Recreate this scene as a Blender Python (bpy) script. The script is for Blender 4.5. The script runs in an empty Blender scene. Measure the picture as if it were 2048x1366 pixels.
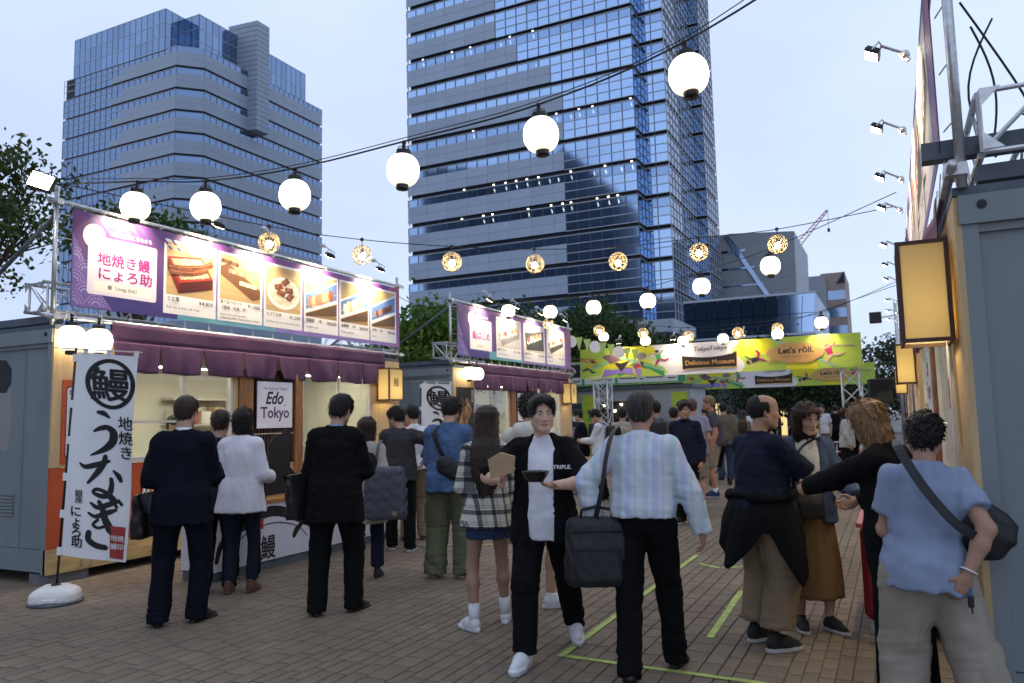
import bpy, math, random
import numpy as np
from mathutils import Vector, Matrix
R = math.radians
SC = bpy.context.scene
COL = SC.collection
rng = random.Random(7)

# ------------------------------------------------------------------ camera
# world axes: +Y runs along the market street, +X to the row of stalls on the right, camera at the origin
YAW, PITCH, ROLL, EYE = R(26), R(5.7), R(1.3), 1.55
_f = np.array([-math.sin(YAW)*math.cos(PITCH), math.cos(YAW)*math.cos(PITCH), math.sin(PITCH)])
_r = np.array([math.cos(YAW), math.sin(YAW), 0.0])
_u = np.cross(_r, _f)
CAM_R = _r*math.cos(ROLL) - _u*math.sin(ROLL)
CAM_U = _u*math.cos(ROLL) + _r*math.sin(ROLL)
cam_d = bpy.data.cameras.new('camera'); cam = bpy.data.objects.new('camera', cam_d); COL.objects.link(cam)
cam.matrix_world = Matrix(((CAM_R[0], CAM_U[0], -_f[0], 0), (CAM_R[1], CAM_U[1], -_f[1], 0), (CAM_R[2], CAM_U[2], -_f[2], EYE), (0, 0, 0, 1)))
cam_d.sensor_width = 36; cam_d.lens = 36*1550/2048
cam_d.clip_start = 0.05; cam_d.clip_end = 2000
cam_d.dof.use_dof = True; cam_d.dof.focus_distance = 5.2; cam_d.dof.aperture_fstop = 4.0
SC.camera = cam

# ------------------------------------------------------------------ world: hazy dusk sky with thin cloud
SUN_EL, SUN_AZ = R(4), R(200)
world = bpy.data.worlds.new('World'); SC.world = world; world.use_nodes = True
nt = world.node_tree; nt.nodes.clear(); N = nt.nodes.new; L = nt.links.new
out = N('ShaderNodeOutputWorld'); bg = N('ShaderNodeBackground'); bg.inputs[1].default_value = 0.10
sky = N('ShaderNodeTexSky'); sky.sky_type = 'NISHITA'; sky.sun_disc = False
sky.sun_elevation = SUN_EL; sky.sun_rotation = SUN_AZ; sky.air_density = 1.0; sky.dust_density = 1.5; sky.ozone_density = 3.0
tc = N('ShaderNodeTexCoord'); mp = N('ShaderNodeMapping'); mp.inputs['Scale'].default_value = (1.2, 1.2, 3.0)
mp.inputs['Location'].default_value = (0.35, 0.1, 0.2)
noi = N('ShaderNodeTexNoise'); noi.inputs['Scale'].default_value = 1.1; noi.inputs['Detail'].default_value = 4; noi.inputs['Roughness'].default_value = 0.5
rmp = N('ShaderNodeValToRGB'); rmp.color_ramp.elements[0].position = 0.36; rmp.color_ramp.elements[1].position = 0.66
rmp.color_ramp.elements[0].color = (6.3, 7.6, 10.6, 1); rmp.color_ramp.elements[1].color = (7.9, 9.2, 11.9, 1)
mix = N('ShaderNodeMix'); mix.data_type = 'RGBA'; mix.inputs[0].default_value = 0.88
L(tc.outputs['Generated'], mp.inputs[0]); L(mp.outputs[0], noi.inputs[0]); L(noi.outputs[0], rmp.inputs[0])
L(sky.outputs[0], mix.inputs[6]); L(rmp.outputs[0], mix.inputs[7]); L(mix.outputs[2], bg.inputs[0]); L(bg.outputs[0], out.inputs[0])
sun_d = bpy.data.lights.new('sun', 'SUN'); sun_d.energy = 0.25; sun_d.angle = R(25); sun_d.color = (0.92, 0.95, 1.0)
sun = bpy.data.objects.new('sun', sun_d); COL.objects.link(sun)
sun.rotation_euler = (R(35), 0, R(200))
SC.view_settings.view_transform = 'Standard'; SC.view_settings.look = 'None'
SC.view_settings.exposure = 0.12; SC.view_settings.gamma = 1.0; SC.view_settings.use_curve_mapping = False
SC.render.engine = 'CYCLES'
SC.cycles.use_denoising = True; SC.cycles.max_bounces = 5; SC.cycles.diffuse_bounces = 3; SC.cycles.glossy_bounces = 3
SC.cycles.transparent_max_bounces = 6; SC.cycles.sample_clamp_indirect = 6.0; SC.cycles.caustics_reflective = False; SC.cycles.caustics_refractive = False

# ------------------------------------------------------------------ materials
MATS = {}
def node_mat(name):
    m = bpy.data.materials.new(name); m.use_nodes = True
    t = m.node_tree; b = t.nodes['Principled BSDF']
    MATS[name] = m
    return m, t, b
def mat(name, col, rough=0.6, metal=0.0, var=0.12, scale=8.0, bump=0.0, bscale=60.0, spec=0.4, stretch=None, emit=None, estr=0.0, coat=0.0, obj_var=0.0):
    """Principled material with a noise-varied base colour, optional bump and per-object brightness change."""
    if name in MATS: return MATS[name]
    m, t, b = node_mat(name)
    N = t.nodes.new; L = t.links.new
    b.inputs['Roughness'].default_value = rough; b.inputs['Metallic'].default_value = metal
    b.inputs['Specular IOR Level'].default_value = spec; b.inputs['Coat Weight'].default_value = coat
    tc = N('ShaderNodeTexCoord'); vec = tc.outputs['Object']
    if stretch:
        mp = N('ShaderNodeMapping'); mp.inputs['Scale'].default_value = stretch; L(vec, mp.inputs[0]); vec = mp.outputs[0]
    no = N('ShaderNodeTexNoise'); no.inputs['Scale'].default_value = scale; no.inputs['Detail'].default_value = 4; L(vec, no.inputs[0])
    r = N('ShaderNodeValToRGB'); r.color_ramp.elements[0].position = 0.3; r.color_ramp.elements[1].position = 0.7
    lo = [max(0, c*(1-var)) for c in col[:3]]; hi = [min(1, c*(1+var)) for c in col[:3]]
    r.color_ramp.elements[0].color = (*lo, 1); r.color_ramp.elements[1].color = (*hi, 1)
    L(no.outputs[0], r.inputs[0]); cout = r.outputs[0]
    if obj_var:
        oi = N('ShaderNodeObjectInfo'); mr = N('ShaderNodeMapRange'); mr.inputs[3].default_value = 1-obj_var; mr.inputs[4].default_value = 1+obj_var
        L(oi.outputs['Random'], mr.inputs[0]); hs = N('ShaderNodeHueSaturation'); L(mr.outputs[0], hs.inputs['Value']); L(cout, hs.inputs['Color']); cout = hs.outputs[0]
    L(cout, b.inputs['Base Color'])
    if bump:
        n2 = N('ShaderNodeTexNoise'); n2.inputs['Scale'].default_value = bscale; n2.inputs['Detail'].default_value = 3; L(vec, n2.inputs[0])
        bp = N('ShaderNodeBump'); bp.inputs['Strength'].default_value = bump; bp.inputs['Distance'].default_value = 0.01
        L(n2.outputs[0], bp.inputs['Height']); L(bp.outputs[0], b.inputs['Normal'])
    if emit:
        b.inputs['Emission Color'].default_value = (*emit, 1); b.inputs['Emission Strength'].default_value = estr
    return m
def attr_mat(name, rough=0.6, spec=0.35, bump=0.0, bscale=40.0, sss=0.0, var=0.0, vscale=20.0, emit=0.0, speck=0.0):
    """Base colour read from the mesh colour attribute 'Col' (printed sheets, pavers, skin)."""
    if name in MATS: return MATS[name]
    m, t, b = node_mat(name); N = t.nodes.new; L = t.links.new
    a = N('ShaderNodeVertexColor'); a.layer_name = 'Col'; cout = a.outputs[0]
    if var:
        tc = N('ShaderNodeTexCoord'); no = N('ShaderNodeTexNoise'); no.inputs['Scale'].default_value = vscale; no.inputs['Detail'].default_value = 5
        L(tc.outputs['Object'], no.inputs[0]); mr = N('ShaderNodeMapRange'); mr.inputs[1].default_value = 0.3; mr.inputs[2].default_value = 0.7
        mr.inputs[3].default_value = 1-var; mr.inputs[4].default_value = 1+var
        hs = N('ShaderNodeHueSaturation'); L(no.outputs[0], mr.inputs[0]); L(mr.outputs[0], hs.inputs['Value']); L(cout, hs.inputs['Color']); cout = hs.outputs[0]
    if speck:
        ge = N('ShaderNodeNewGeometry')
        for sc_, am in ((170.0, speck), (0.35, 0.16)):
            no = N('ShaderNodeTexNoise'); no.inputs['Scale'].default_value = sc_; no.inputs['Detail'].default_value = 3; L(ge.outputs['Position'], no.inputs[0]); mr = N('ShaderNodeMapRange'); mr.inputs[1].default_value = 0.3; mr.inputs[2].default_value = 0.7; mr.inputs[3].default_value = 1-am; mr.inputs[4].default_value = 1+am
            hs = N('ShaderNodeHueSaturation'); L(no.outputs[0], mr.inputs[0]); L(mr.outputs[0], hs.inputs['Value']); L(cout, hs.inputs['Color']); cout = hs.outputs[0]
    L(cout, b.inputs['Base Color']); b.inputs['Roughness'].default_value = rough; b.inputs['Specular IOR Level'].default_value = spec
    if sss:
        b.inputs['Subsurface Weight'].default_value = sss; b.inputs['Subsurface Radius'].default_value = (0.012, 0.005, 0.003); b.inputs['Subsurface Scale'].default_value = 1.0
    if bump:
        tc = N('ShaderNodeTexCoord'); n2 = N('ShaderNodeTexNoise'); n2.inputs['Scale'].default_value = bscale; n2.inputs['Detail'].default_value = 4; L(tc.outputs['Object'], n2.inputs[0])
        bp = N('ShaderNodeBump'); bp.inputs['Strength'].default_value = bump; bp.inputs['Distance'].default_value = 0.01
        L(n2.outputs[0], bp.inputs['Height']); L(bp.outputs[0], b.inputs['Normal'])
    return m
def glow(name, col, strength, facing=0.0, paper=None):
    """A lamp surface: gives off light."""
    if name in MATS: return MATS[name]
    m, t, b = node_mat(name)
    b.inputs['Base Color'].default_value = (*(paper or col), 1); b.inputs['Roughness'].default_value = 0.7
    b.inputs['Emission Color'].default_value = (*col, 1); b.inputs['Emission Strength'].default_value = strength
    return m

M_print = attr_mat('printed_sheet', rough=0.5, spec=0.3, bump=0.25, bscale=5.0)
M_paver = attr_mat('paver_stone', rough=0.85, spec=0.2, bump=0.5, bscale=120.0, var=0.15, vscale=1.3, speck=0.28)
M_skin = attr_mat('skin', rough=0.55, spec=0.2, sss=0.05, var=0.06, vscale=30)
M_steel = mat('galvanised_steel', (0.55, 0.55, 0.55), rough=0.38, metal=0.85, var=0.18, scale=25)
M_alu = mat('truss_aluminium', (0.62, 0.62, 0.62), rough=0.42, metal=0.8, var=0.15, scale=20)
M_dark_steel = mat('dark_steel', (0.10, 0.11, 0.13), rough=0.5, metal=0.4, var=0.2)
M_black = mat('black_plastic', (0.012, 0.012, 0.013), rough=0.45, var=0.2)
M_white_pl = mat('white_plastic', (0.72, 0.70, 0.66), rough=0.45, var=0.05, scale=4)
M_container = mat('painted_container', (0.215, 0.245, 0.255), rough=0.45, var=0.10, scale=2.2, stretch=(1, 1, 0.35), bump=0.06, bscale=5)
M_container_d = mat('painted_container_grey', (0.33, 0.35, 0.37), rough=0.5, var=0.05, scale=1.5)
M_ply = mat('plywood', (0.58, 0.40, 0.20), rough=0.6, var=0.16, scale=3, stretch=(7, 7, 0.7), bump=0.05)
M_beam = mat('yellow_timber', (0.52, 0.36, 0.15), rough=0.65, var=0.25, scale=3, stretch=(8, 1, 8), bump=0.1)
M_brownwood = mat('stained_timber', (0.26, 0.115, 0.04), rough=0.5, var=0.35, scale=4, stretch=(9, 9, 1.2), bump=0.1)
M_darkwood = mat('dark_slat', (0.045, 0.022, 0.012), rough=0.5, var=0.3, scale=5, stretch=(9, 9, 1))
M_lampframe = mat('lamp_frame_wood', (0.075, 0.036, 0.022), rough=0.55, var=0.3, scale=6, stretch=(9, 9, 2))
M_alum_frame = mat('window_aluminium', (0.60, 0.57, 0.55), rough=0.4, metal=0.3, var=0.08)
M_interior = mat('interior_panel', (0.62, 0.61, 0.54), rough=0.7, var=0.06, scale=2)
M_lantern = glow('lit_paper', (1.0, 0.88, 0.66), 7.0, paper=(0.85, 0.82, 0.74))
def lantern_falloff(m):
    """the bulb sits in the belly of the lantern, so the paper glows less towards its top and bottom"""
    t = m.node_tree; N = t.nodes.new; L = t.links.new; b = t.nodes['Principled BSDF']; tc = N('ShaderNodeTexCoord'); sp = N('ShaderNodeSeparateXYZ'); L(tc.outputs['Object'], sp.inputs[0])
    a = N('ShaderNodeMath'); a.operation = 'ABSOLUTE'; L(sp.outputs['Z'], a.inputs[0]); r = N('ShaderNodeMapRange'); r.interpolation_type = 'SMOOTHSTEP'; r.inputs[1].default_value = 0.02; r.inputs[2].default_value = 0.13; r.inputs[3].default_value = 9.0; r.inputs[4].default_value = 1.1; L(a.outputs[0], r.inputs[0]); L(r.outputs[0], b.inputs['Emission Strength'])
lantern_falloff(M_lantern); M_floorlamp = glow('lit_floor_paper', (1.0, 0.86, 0.6), 3.0)
M_bulb = glow('lit_bulb', (1.0, 0.82, 0.5), 60.0)
M_led = glow('lit_led', (1.0, 0.83, 0.52), 60.0)
M_wicker = mat('wicker', (0.80, 0.62, 0.36), rough=0.6, var=0.15)
M_noren = mat('purple_cotton', (0.082, 0.033, 0.080), rough=0.85, var=0.1, scale=14, bump=0.15, bscale=220)
M_flag = mat('flag_cloth', (0.80, 0.80, 0.80), rough=0.8, var=0.04, scale=3)
M_ink = mat('black_ink', (0.012, 0.011, 0.012), rough=0.6, var=0.05)
M_redink = mat('red_ink', (0.33, 0.035, 0.03), rough=0.6, var=0.1)
M_cable = mat('cable_rubber', (0.015, 0.015, 0.016), rough=0.6, var=0.1)
M_zip = mat('cable_tie', (0.75, 0.74, 0.70), rough=0.5, var=0.05)

# ------------------------------------------------------------------ mesh collector
class MB:
    def __init__(self): self.v = []; self.f = []; self.c = []; self.mi = []; self.col = (0.5, 0.5, 0.5); self.m = 0
    def add(self, vs, fs, col=None, m=None):
        n = len(self.v); self.v += [tuple(map(float, p)) for p in vs]
        c = col or self.col; k = self.m if m is None else m
        for f in fs: self.f.append([i+n for i in f]); self.c.append(c); self.mi.append(k)
    def quad(self, a, b, c, d, col=None, m=None): self.add([a, b, c, d], [(0, 1, 2, 3)], col, m)
    def box(self, lo, hi, col=None, m=None):
        x0, y0, z0 = lo; x1, y1, z1 = hi
        self.add([(x0,y0,z0),(x1,y0,z0),(x1,y1,z0),(x0,y1,z0),(x0,y0,z1),(x1,y0,z1),(x1,y1,z1),(x0,y1,z1)],
                 [(3,2,1,0),(4,5,6,7),(0,1,5,4),(1,2,6,5),(2,3,7,6),(3,0,4,7)], col, m)
    def bbox(self, lo, hi, b, col=None, m=None):
        """box with chamfered edges"""
        x0,y0,z0 = lo; x1,y1,z1 = hi; n = len(self.v); V = []
        for z, zz in ((z0, z0+b), (z1, z1-b)):
            V += [(x0+b,y0+b,z),(x1-b,y0+b,z),(x1-b,y1-b,z),(x0+b,y1-b,z)]
            V += [(x0+b,y0,zz),(x1-b,y0,zz),(x1,y0+b,zz),(x1,y1-b,zz),(x1-b,y1,zz),(x0+b,y1,zz),(x0,y1-b,zz),(x0,y0+b,zz)]
        F = [(3,2,1,0),(12,13,14,15)]
        for o, s in ((0, 1), (12, -1)):
            R8 = [o+4+i for i in range(8)]
            q = [(o+0,o+1,R8[1],R8[0]),(o+1,R8[2],R8[1]),(o+1,o+2,R8[3],R8[2]),(o+2,R8[4],R8[3]),(o+2,o+3,R8[5],R8[4]),(o+3,R8[6],R8[5]),(o+3,o+0,R8[7],R8[6]),(o+0,R8[0],R8[7])]
            F += [t if s > 0 else t[::-1] for t in q]
        for i in range(8):
            j = (i+1) % 8; F.append((4+i, 4+j, 16+j, 16+i))
        F = [f if k != 0 else f for k, f in enumerate(F)]
        for o in (0,):
            pass
        self.add(V, F, col, m)
    def cyl(self, p0, p1, r0, r1=None, n=10, caps=True, col=None, m=None):
        r1 = r0 if r1 is None else r1
        p0 = Vector(p0); p1 = Vector(p1); d = (p1-p0)
        if d.length < 1e-7: return
        d.normalize(); a = d.orthogonal().normalized(); b = d.cross(a)
        V = []
        for p, r in ((p0, r0), (p1, r1)):
            for i in range(n):
                t = 2*math.pi*i/n; V.append(p+a*(r*math.cos(t))+b*(r*math.sin(t)))
        F = [(i, (i+1) % n, n+(i+1) % n, n+i) for i in range(n)]
        if caps: F += [tuple(range(n))[::-1], tuple(range(n, 2*n))]
        self.add(V, F, col, m)
    def tube(self, pts, r, n=6, col=None, m=None, radii=None):
        pts = [Vector(p) for p in pts]; V = []; k = len(pts); a = None
        for i, p in enumerate(pts):
            d = (pts[min(i+1, k-1)]-pts[max(i-1, 0)]).normalized()
            a = d.orthogonal().normalized() if a is None else (a-d*a.dot(d)).normalized()
            b = d.cross(a); rr = radii[i] if radii else r
            for j in range(n):
                t = 2*math.pi*j/n; V.append(p+a*(rr*math.cos(t))+b*(rr*math.sin(t)))
        F = []
        for i in range(k-1):
            for j in range(n): F.append((i*n+j, i*n+(j+1) % n, (i+1)*n+(j+1) % n, (i+1)*n+j))
        F += [tuple(range(n))[::-1], tuple(range((k-1)*n, k*n))]
        self.add(V, F, col, m)
    def lathe(self, prof, n=20, c=(0,0,0), col=None, m=None, axis=None):
        V = []; F = []; k = len(prof)
        for r, z in prof:
            for j in range(n):
                t = 2*math.pi*j/n; V.append((c[0]+r*math.cos(t), c[1]+r*math.sin(t), c[2]+z))
        for i in range(k-1):
            for j in range(n): F.append((i*n+j, i*n+(j+1) % n, (i+1)*n+(j+1) % n, (i+1)*n+j))
        F += [tuple(range(n))[::-1], tuple(range((k-1)*n, k*n))]
        self.add(V, F, col, m)
    def poly(self, pts, col=None, m=None): self.add(pts, [tuple(range(len(pts)))], col, m)
    def prism(self, pts, d, col=None, m=None):
        """polygon pts (3-D) extruded by vector d"""
        n = len(pts); d = Vector(d); P = [Vector(p) for p in pts]
        self.add(P+[p+d for p in P], [tuple(range(n))[::-1], tuple(range(n, 2*n))]+[(i, (i+1) % n, n+(i+1) % n, n+i) for i in range(n)], col, m)
    def sphere(self, c, r, n=12, k=8, col=None, m=None, sc=(1,1,1)):
        prof = [(max(1e-4, math.sin(math.pi*i/k)), -math.cos(math.pi*i/k)) for i in range(k+1)]
        V = []; F = []
        for a, z in prof:
            for j in range(n):
                t = 2*math.pi*j/n; V.append((c[0]+r*sc[0]*a*math.cos(t), c[1]+r*sc[1]*a*math.sin(t), c[2]+r*sc[2]*z))
        for i in range(k):
            for j in range(n): F.append((i*n+j, i*n+(j+1) % n, (i+1)*n+(j+1) % n, (i+1)*n+j))
        self.add(V, F, col, m)
    def grid(self, fn, nu, nv, col=None, m=None):
        """welded sheet: fn(u, v) -> point, u and v from 0 to 1; col may be a function of the cell centre"""
        n = len(self.v)
        for j in range(nv+1):
            for i in range(nu+1): self.v.append(tuple(map(float, fn(i/nu, j/nv))))
        for j in range(nv):
            for i in range(nu):
                a = n+j*(nu+1)+i; self.f.append([a, a+1, a+nu+2, a+nu+1]); self.c.append(col((i+0.5)/nu, (j+0.5)/nv) if callable(col) else (col or self.col)); self.mi.append(self.m if m is None else m)
    def mesh(self, name, mats, smooth=False):
        me = bpy.data.meshes.new(name); me.from_pydata(self.v, [], self.f)
        for mm in (mats if isinstance(mats, (list, tuple)) else [mats]): me.materials.append(mm)
        me.polygons.foreach_set('material_index', self.mi)
        if smooth: me.polygons.foreach_set('use_smooth', [True]*len(self.f))
        at = me.color_attributes.new('Col', 'FLOAT_COLOR', 'CORNER')
        arr = np.empty((len(me.loops), 4), np.float32); k = 0
        cnt = [len(f) for f in self.f]
        arr[:, :3] = np.repeat(np.array(self.c, np.float32).reshape(-1, 3), cnt, axis=0); arr[:, 3] = 1
        at.data.foreach_set('color', arr.ravel())
        me.validate(); me.update()
        return me
    def build(self, name, mats, parent=None, smooth=False, loc=None):
        return link(name, self.mesh(name, mats, smooth), parent, loc)
def link(name, me, parent=None, loc=None, rot=None):
    o = bpy.data.objects.new(name, me); COL.objects.link(o)
    if parent is not None: o.parent = parent
    if loc is not None: o.location = loc
    if rot is not None: o.rotation_euler = rot
    return o
def empty(name, loc=(0,0,0), rz=0.0, label=None, cat=None, group=None, kind=None):
    o = link(name, None, None, loc, (0, 0, rz)); o.empty_display_size = 0.1
    return tag(o, label, cat, group, kind)
def tag(o, label=None, cat=None, group=None, kind=None):
    for k, v in (('label', label), ('category', cat), ('group', group), ('kind', kind)):
        if v: o[k] = v
    return o
def copy_tree(o, parent=None):
    c = o.copy(); COL.objects.link(c); c.parent = parent
    for ch in o.children: copy_tree(ch, c)
    return c
def set_shade_auto(me, ang=35):
    try: me.set_sharp_from_angle(angle=R(ang))
    except Exception: pass
def slack(p, q, sag, n=14):
    p = Vector(p); q = Vector(q)
    return [p.lerp(q, i/n)+Vector((0, 0, -4*sag*(i/n)*(1-i/n))) for i in range(n+1)]

# ------------------------------------------------------------------ lettering (flat print cut from the built-in typeface)
def text_mesh(s, bold=0.0, shear=0.0, spacing=1.0, line=1.0, align='LEFT'):
    cu = bpy.data.curves.new('lettering', 'FONT'); cu.body = s; cu.size = 1.0; cu.offset = bold; cu.shear = shear
    cu.space_character = spacing; cu.space_line = line; cu.align_x = align; cu.resolution_u = 3
    ob = bpy.data.objects.new('lettering', cu); me = bpy.data.meshes.new_from_object(ob)
    bpy.data.objects.remove(ob); bpy.data.curves.remove(cu)
    return me
def lettering(s, o, xd, yd, size, m, parent=None, bold=0.0, shear=0.0, width=None, align='LEFT', spacing=1.0, line=1.0, name='lettering', sx=1.0, fat=0.0):
    """Text s laid in the plane spanned by xd (reading direction) and yd (up), baseline start at o, in metres."""
    me = text_mesh(s, bold, shear, spacing, line, align)
    n = len(me.vertices)
    if n == 0: return None
    co = np.empty(n*3); me.vertices.foreach_get('co', co); co = co.reshape(-1, 3)
    w = co[:, 0].max()-co[:, 0].min()
    k = sx
    if width: k = width/(w*size)
    xd = np.array(xd, float); yd = np.array(yd, float); o = np.array(o, float)
    P = o+np.outer(co[:, 0]*size*k, xd)+np.outer(co[:, 1]*size, yd)
    me = fatten(me, P, [(np.array(xd)*a+np.array(yd)*b)*fat*size+np.cross(xd, yd)/max(1e-9, np.linalg.norm(np.cross(xd, yd)))*1e-4*i for i, (a, b) in enumerate(((0, 0), (1, 0), (-1, 0), (0, 1), (0, -1), (.7, .7), (-.7, -.7), (.7, -.7), (-.7, .7)))] if fat else [np.zeros(3)])
    me.materials.append(m)
    return link(name, me, parent)
def fatten(me, P, offs):
    """heavier lettering: the same glyphs laid several times a hair apart"""
    F = [tuple(p.vertices) for p in me.polygons]; n = len(P); V = []; Q = []
    for i, of in enumerate(offs): V.append(P+of); Q += [tuple(v+i*n for v in f) for f in F]
    bpy.data.meshes.remove(me); out = bpy.data.meshes.new('lettering'); out.from_pydata(np.concatenate(V).tolist(), [], Q); out.update(); return out
def ink(name, col): return mat('ink_'+name, col, rough=0.6, var=0.02)
def brush(mb, strokes, f, col=None, m=None):
    """Brush strokes: each a list of (x, y, halfwidth); f maps (x, y, lift) to 3-D. Every stroke lies a hair above the last."""
    for si, st in enumerate(strokes):
        h = 0.0002*si; P = np.array(st, float); out = []; n = len(P)
        for i in range(n-1):
            p0 = P[max(i-1,0)]; p1 = P[i]; p2 = P[i+1]; p3 = P[min(i+2,n-1)]
            for t in np.linspace(0, 1, 7, endpoint=False):
                out.append(0.5*((2*p1)+(-p0+p2)*t+(2*p0-5*p1+4*p2-p3)*t*t+(-p0+3*p1-3*p2+p3)*t**3))
        out.append(P[-1]); Q = np.array(out); Lp = []; Rp = []
        for i in range(len(Q)):
            d = Q[min(i+1,len(Q)-1), :2]-Q[max(i-1,0), :2]; d = d/(np.linalg.norm(d)+1e-9); nn = np.array([-d[1], d[0]]); w = max(1e-4, Q[i, 2])
            Lp.append(Q[i, :2]+nn*w); Rp.append(Q[i, :2]-nn*w)
        for i in range(len(Q)-1):
            mb.add([f(*Lp[i], h), f(*Rp[i], h), f(*Rp[i+1], h), f(*Lp[i+1], h)], [(0,1,2,3)], col, m)
        for e in (0, len(Q)-1):
            c = Q[e, :2]; w = max(1e-4, Q[e, 2])*0.98
            mb.poly([f(c[0]+w*math.cos(2*math.pi*k/10), c[1]+w*math.sin(2*math.pi*k/10), h+0.0001) for k in range(10)], col, m)
# ------------------------------------------------------------------ people: smooth distance-field figures
def unit(v): v = np.asarray(v, float); return v/(np.linalg.norm(v)+1e-12)
def rotz(a): c, s = math.cos(a), math.sin(a); return np.array([[c,-s,0],[s,c,0],[0,0,1.]])
def rotx(a): c, s = math.cos(a), math.sin(a); return np.array([[1.,0,0],[0,c,-s],[0,s,c]])
def roty(a): c, s = math.cos(a), math.sin(a); return np.array([[c,0,s],[0,1.,0],[-s,0,c]])
def sminf(a, b, k):
    h = np.clip(0.5+0.5*(b-a)/k, 0, 1); return b*(1-h)+a*h-k*h*(1-h)
class Field:
    def __init__(s, lo, hi, h):
        s.h = h; s.lo = np.array(lo, float)-2*h; n = np.ceil((np.array(hi)-s.lo)/h).astype(int)+3
        s.ax = [(s.lo[i]+h*np.arange(n[i])).astype(np.float32) for i in range(3)]; s.d = np.full(n, 0.3, np.float32)
    def sl(s, lo, hi):
        q = []
        for i in range(3):
            a = int(max(0, math.floor((lo[i]-s.lo[i])/s.h))); b = int(min(len(s.ax[i]), math.ceil((hi[i]-s.lo[i])/s.h)+1)); q.append(slice(a, max(a, b)))
        return tuple(q)
    def grid(s, q=None):
        q = q or (slice(None),)*3
        return s.ax[0][q[0]][:, None, None], s.ax[1][q[1]][None, :, None], s.ax[2][q[2]][None, None, :]
    def put(s, fn, lo, hi, k=0.02, op='add'):
        m = 3*s.h+k*1.5+0.01; q = s.sl(np.array(lo)-m, np.array(hi)+m)
        if any(a.stop <= a.start for a in q): return
        v = fn(*s.grid(q)).astype(np.float32); c = s.d[q]
        s.d[q] = sminf(c, v, k) if op == 'add' else -sminf(-c, v, k)
    def cone(s, a, b, ra, rb, k=0.02, op='add', cut=None, flat=None):
        a = np.asarray(a, float); b = np.asarray(b, float); r = max(ra, rb)
        lo = np.minimum(a, b)-r; hi = np.maximum(a, b)+r; d = b-a; L2 = max(d@d, 1e-9)
        def fn(x, y, z):
            t = np.clip(((x-a[0])*d[0]+(y-a[1])*d[1]+(z-a[2])*d[2])/L2, 0, 1)
            v = np.sqrt((x-a[0]-t*d[0])**2+(y-a[1]-t*d[1])**2+(z-a[2]-t*d[2])**2)-(ra+(rb-ra)*t)
            if cut is not None:
                for (p, n) in cut: v = np.maximum(v, (x-p[0])*n[0]+(y-p[1])*n[1]+(z-p[2])*n[2])
            return v
        s.put(fn, lo, hi, k, op)
    def ell(s, c, r, k=0.02, op='add', M=None):
        c = np.asarray(c, float); r = np.asarray(r, float); R0 = r.max()
        def fn(x, y, z):
            dx, dy, dz = x-c[0], y-c[1], z-c[2]
            if M is not None:
                dx, dy, dz = (M[0,0]*dx+M[1,0]*dy+M[2,0]*dz), (M[0,1]*dx+M[1,1]*dy+M[2,1]*dz), (M[0,2]*dx+M[1,2]*dy+M[2,2]*dz)
            k0 = np.sqrt((dx/r[0])**2+(dy/r[1])**2+(dz/r[2])**2); k1 = np.sqrt((dx/r[0]**2)**2+(dy/r[1]**2)**2+(dz/r[2]**2)**2)
            return k0*(k0-1)/np.maximum(k1, 1e-6)
        s.put(fn, c-(R0 if M is not None else r), c+(R0 if M is not None else r), k, op)
    def loft(s, prof, k=0.02, e=2.3):
        """prof: rows (z, cx, cy, rx, ry): elliptical tube along z"""
        P = np.array(sorted(prof)); zz = P[:, 0]
        lo = [(P[:,1]-P[:,3]).min(), (P[:,2]-P[:,4]).min(), zz[0]]; hi = [(P[:,1]+P[:,3]).max(), (P[:,2]+P[:,4]).max(), zz[-1]]
        def fn(x, y, z):
            cx, cy, rx, ry = (np.interp(z, zz, P[:, j]).astype(np.float32) for j in (1, 2, 3, 4))
            u = (np.abs((x-cx)/rx)**e+np.abs((y-cy)/ry)**e)**(1/e)
            return np.maximum((u-1)*np.minimum(rx, ry), np.maximum(z-zz[-1], zz[0]-z))
        s.put(fn, lo, hi, k)
    def cutz(s, z0=None, z1=None):
        z = s.ax[2][None, None, :]
        if z0 is not None: s.d = np.maximum(s.d, z0-z)
        if z1 is not None: s.d = np.maximum(s.d, z-z1)
    def disp(s, fn):
        I = np.nonzero(np.abs(s.d) < 0.045)
        if len(I[0]): s.d[I] += fn(s.ax[0][I[0]], s.ax[1][I[1]], s.ax[2][I[2]])
    def nets(s):
        d = s.d; S = d < 0; n = np.array(d.shape)
        c = sum(S[i:n[0]-1+i, j:n[1]-1+j, k:n[2]-1+k].astype(np.int8) for i in (0,1) for j in (0,1) for k in (0,1))
        act = (c > 0) & (c < 8); idx = np.full(act.shape, -1, np.int32); I = np.argwhere(act)
        if len(I) == 0: return np.zeros((0,3)), np.zeros((0,4), int)
        idx[act] = np.arange(len(I)); acc = np.zeros((len(I), 3)); cnt = np.zeros(len(I))
        i, j, k = I.T
        for ax in range(3):
            o1, o2 = [a for a in range(3) if a != ax]
            for b1 in (0,1):
                for b2 in (0,1):
                    q = [i.copy(), j.copy(), k.copy()]; q[o1] += b1; q[o2] += b2
                    p = [a.copy() for a in q]; p[ax] += 1
                    va = d[tuple(q)]; vb = d[tuple(p)]; m = (va < 0) != (vb < 0); t = np.where(m, va/np.where(m, va-vb, 1), 0)
                    pos = np.zeros((len(I), 3)); pos[:, ax] = t; pos[:, o1] = b1; pos[:, o2] = b2
                    acc[m] += pos[m]; cnt[m] += 1
        V = s.lo+s.h*(I+acc/cnt[:, None]); Q = []
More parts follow.
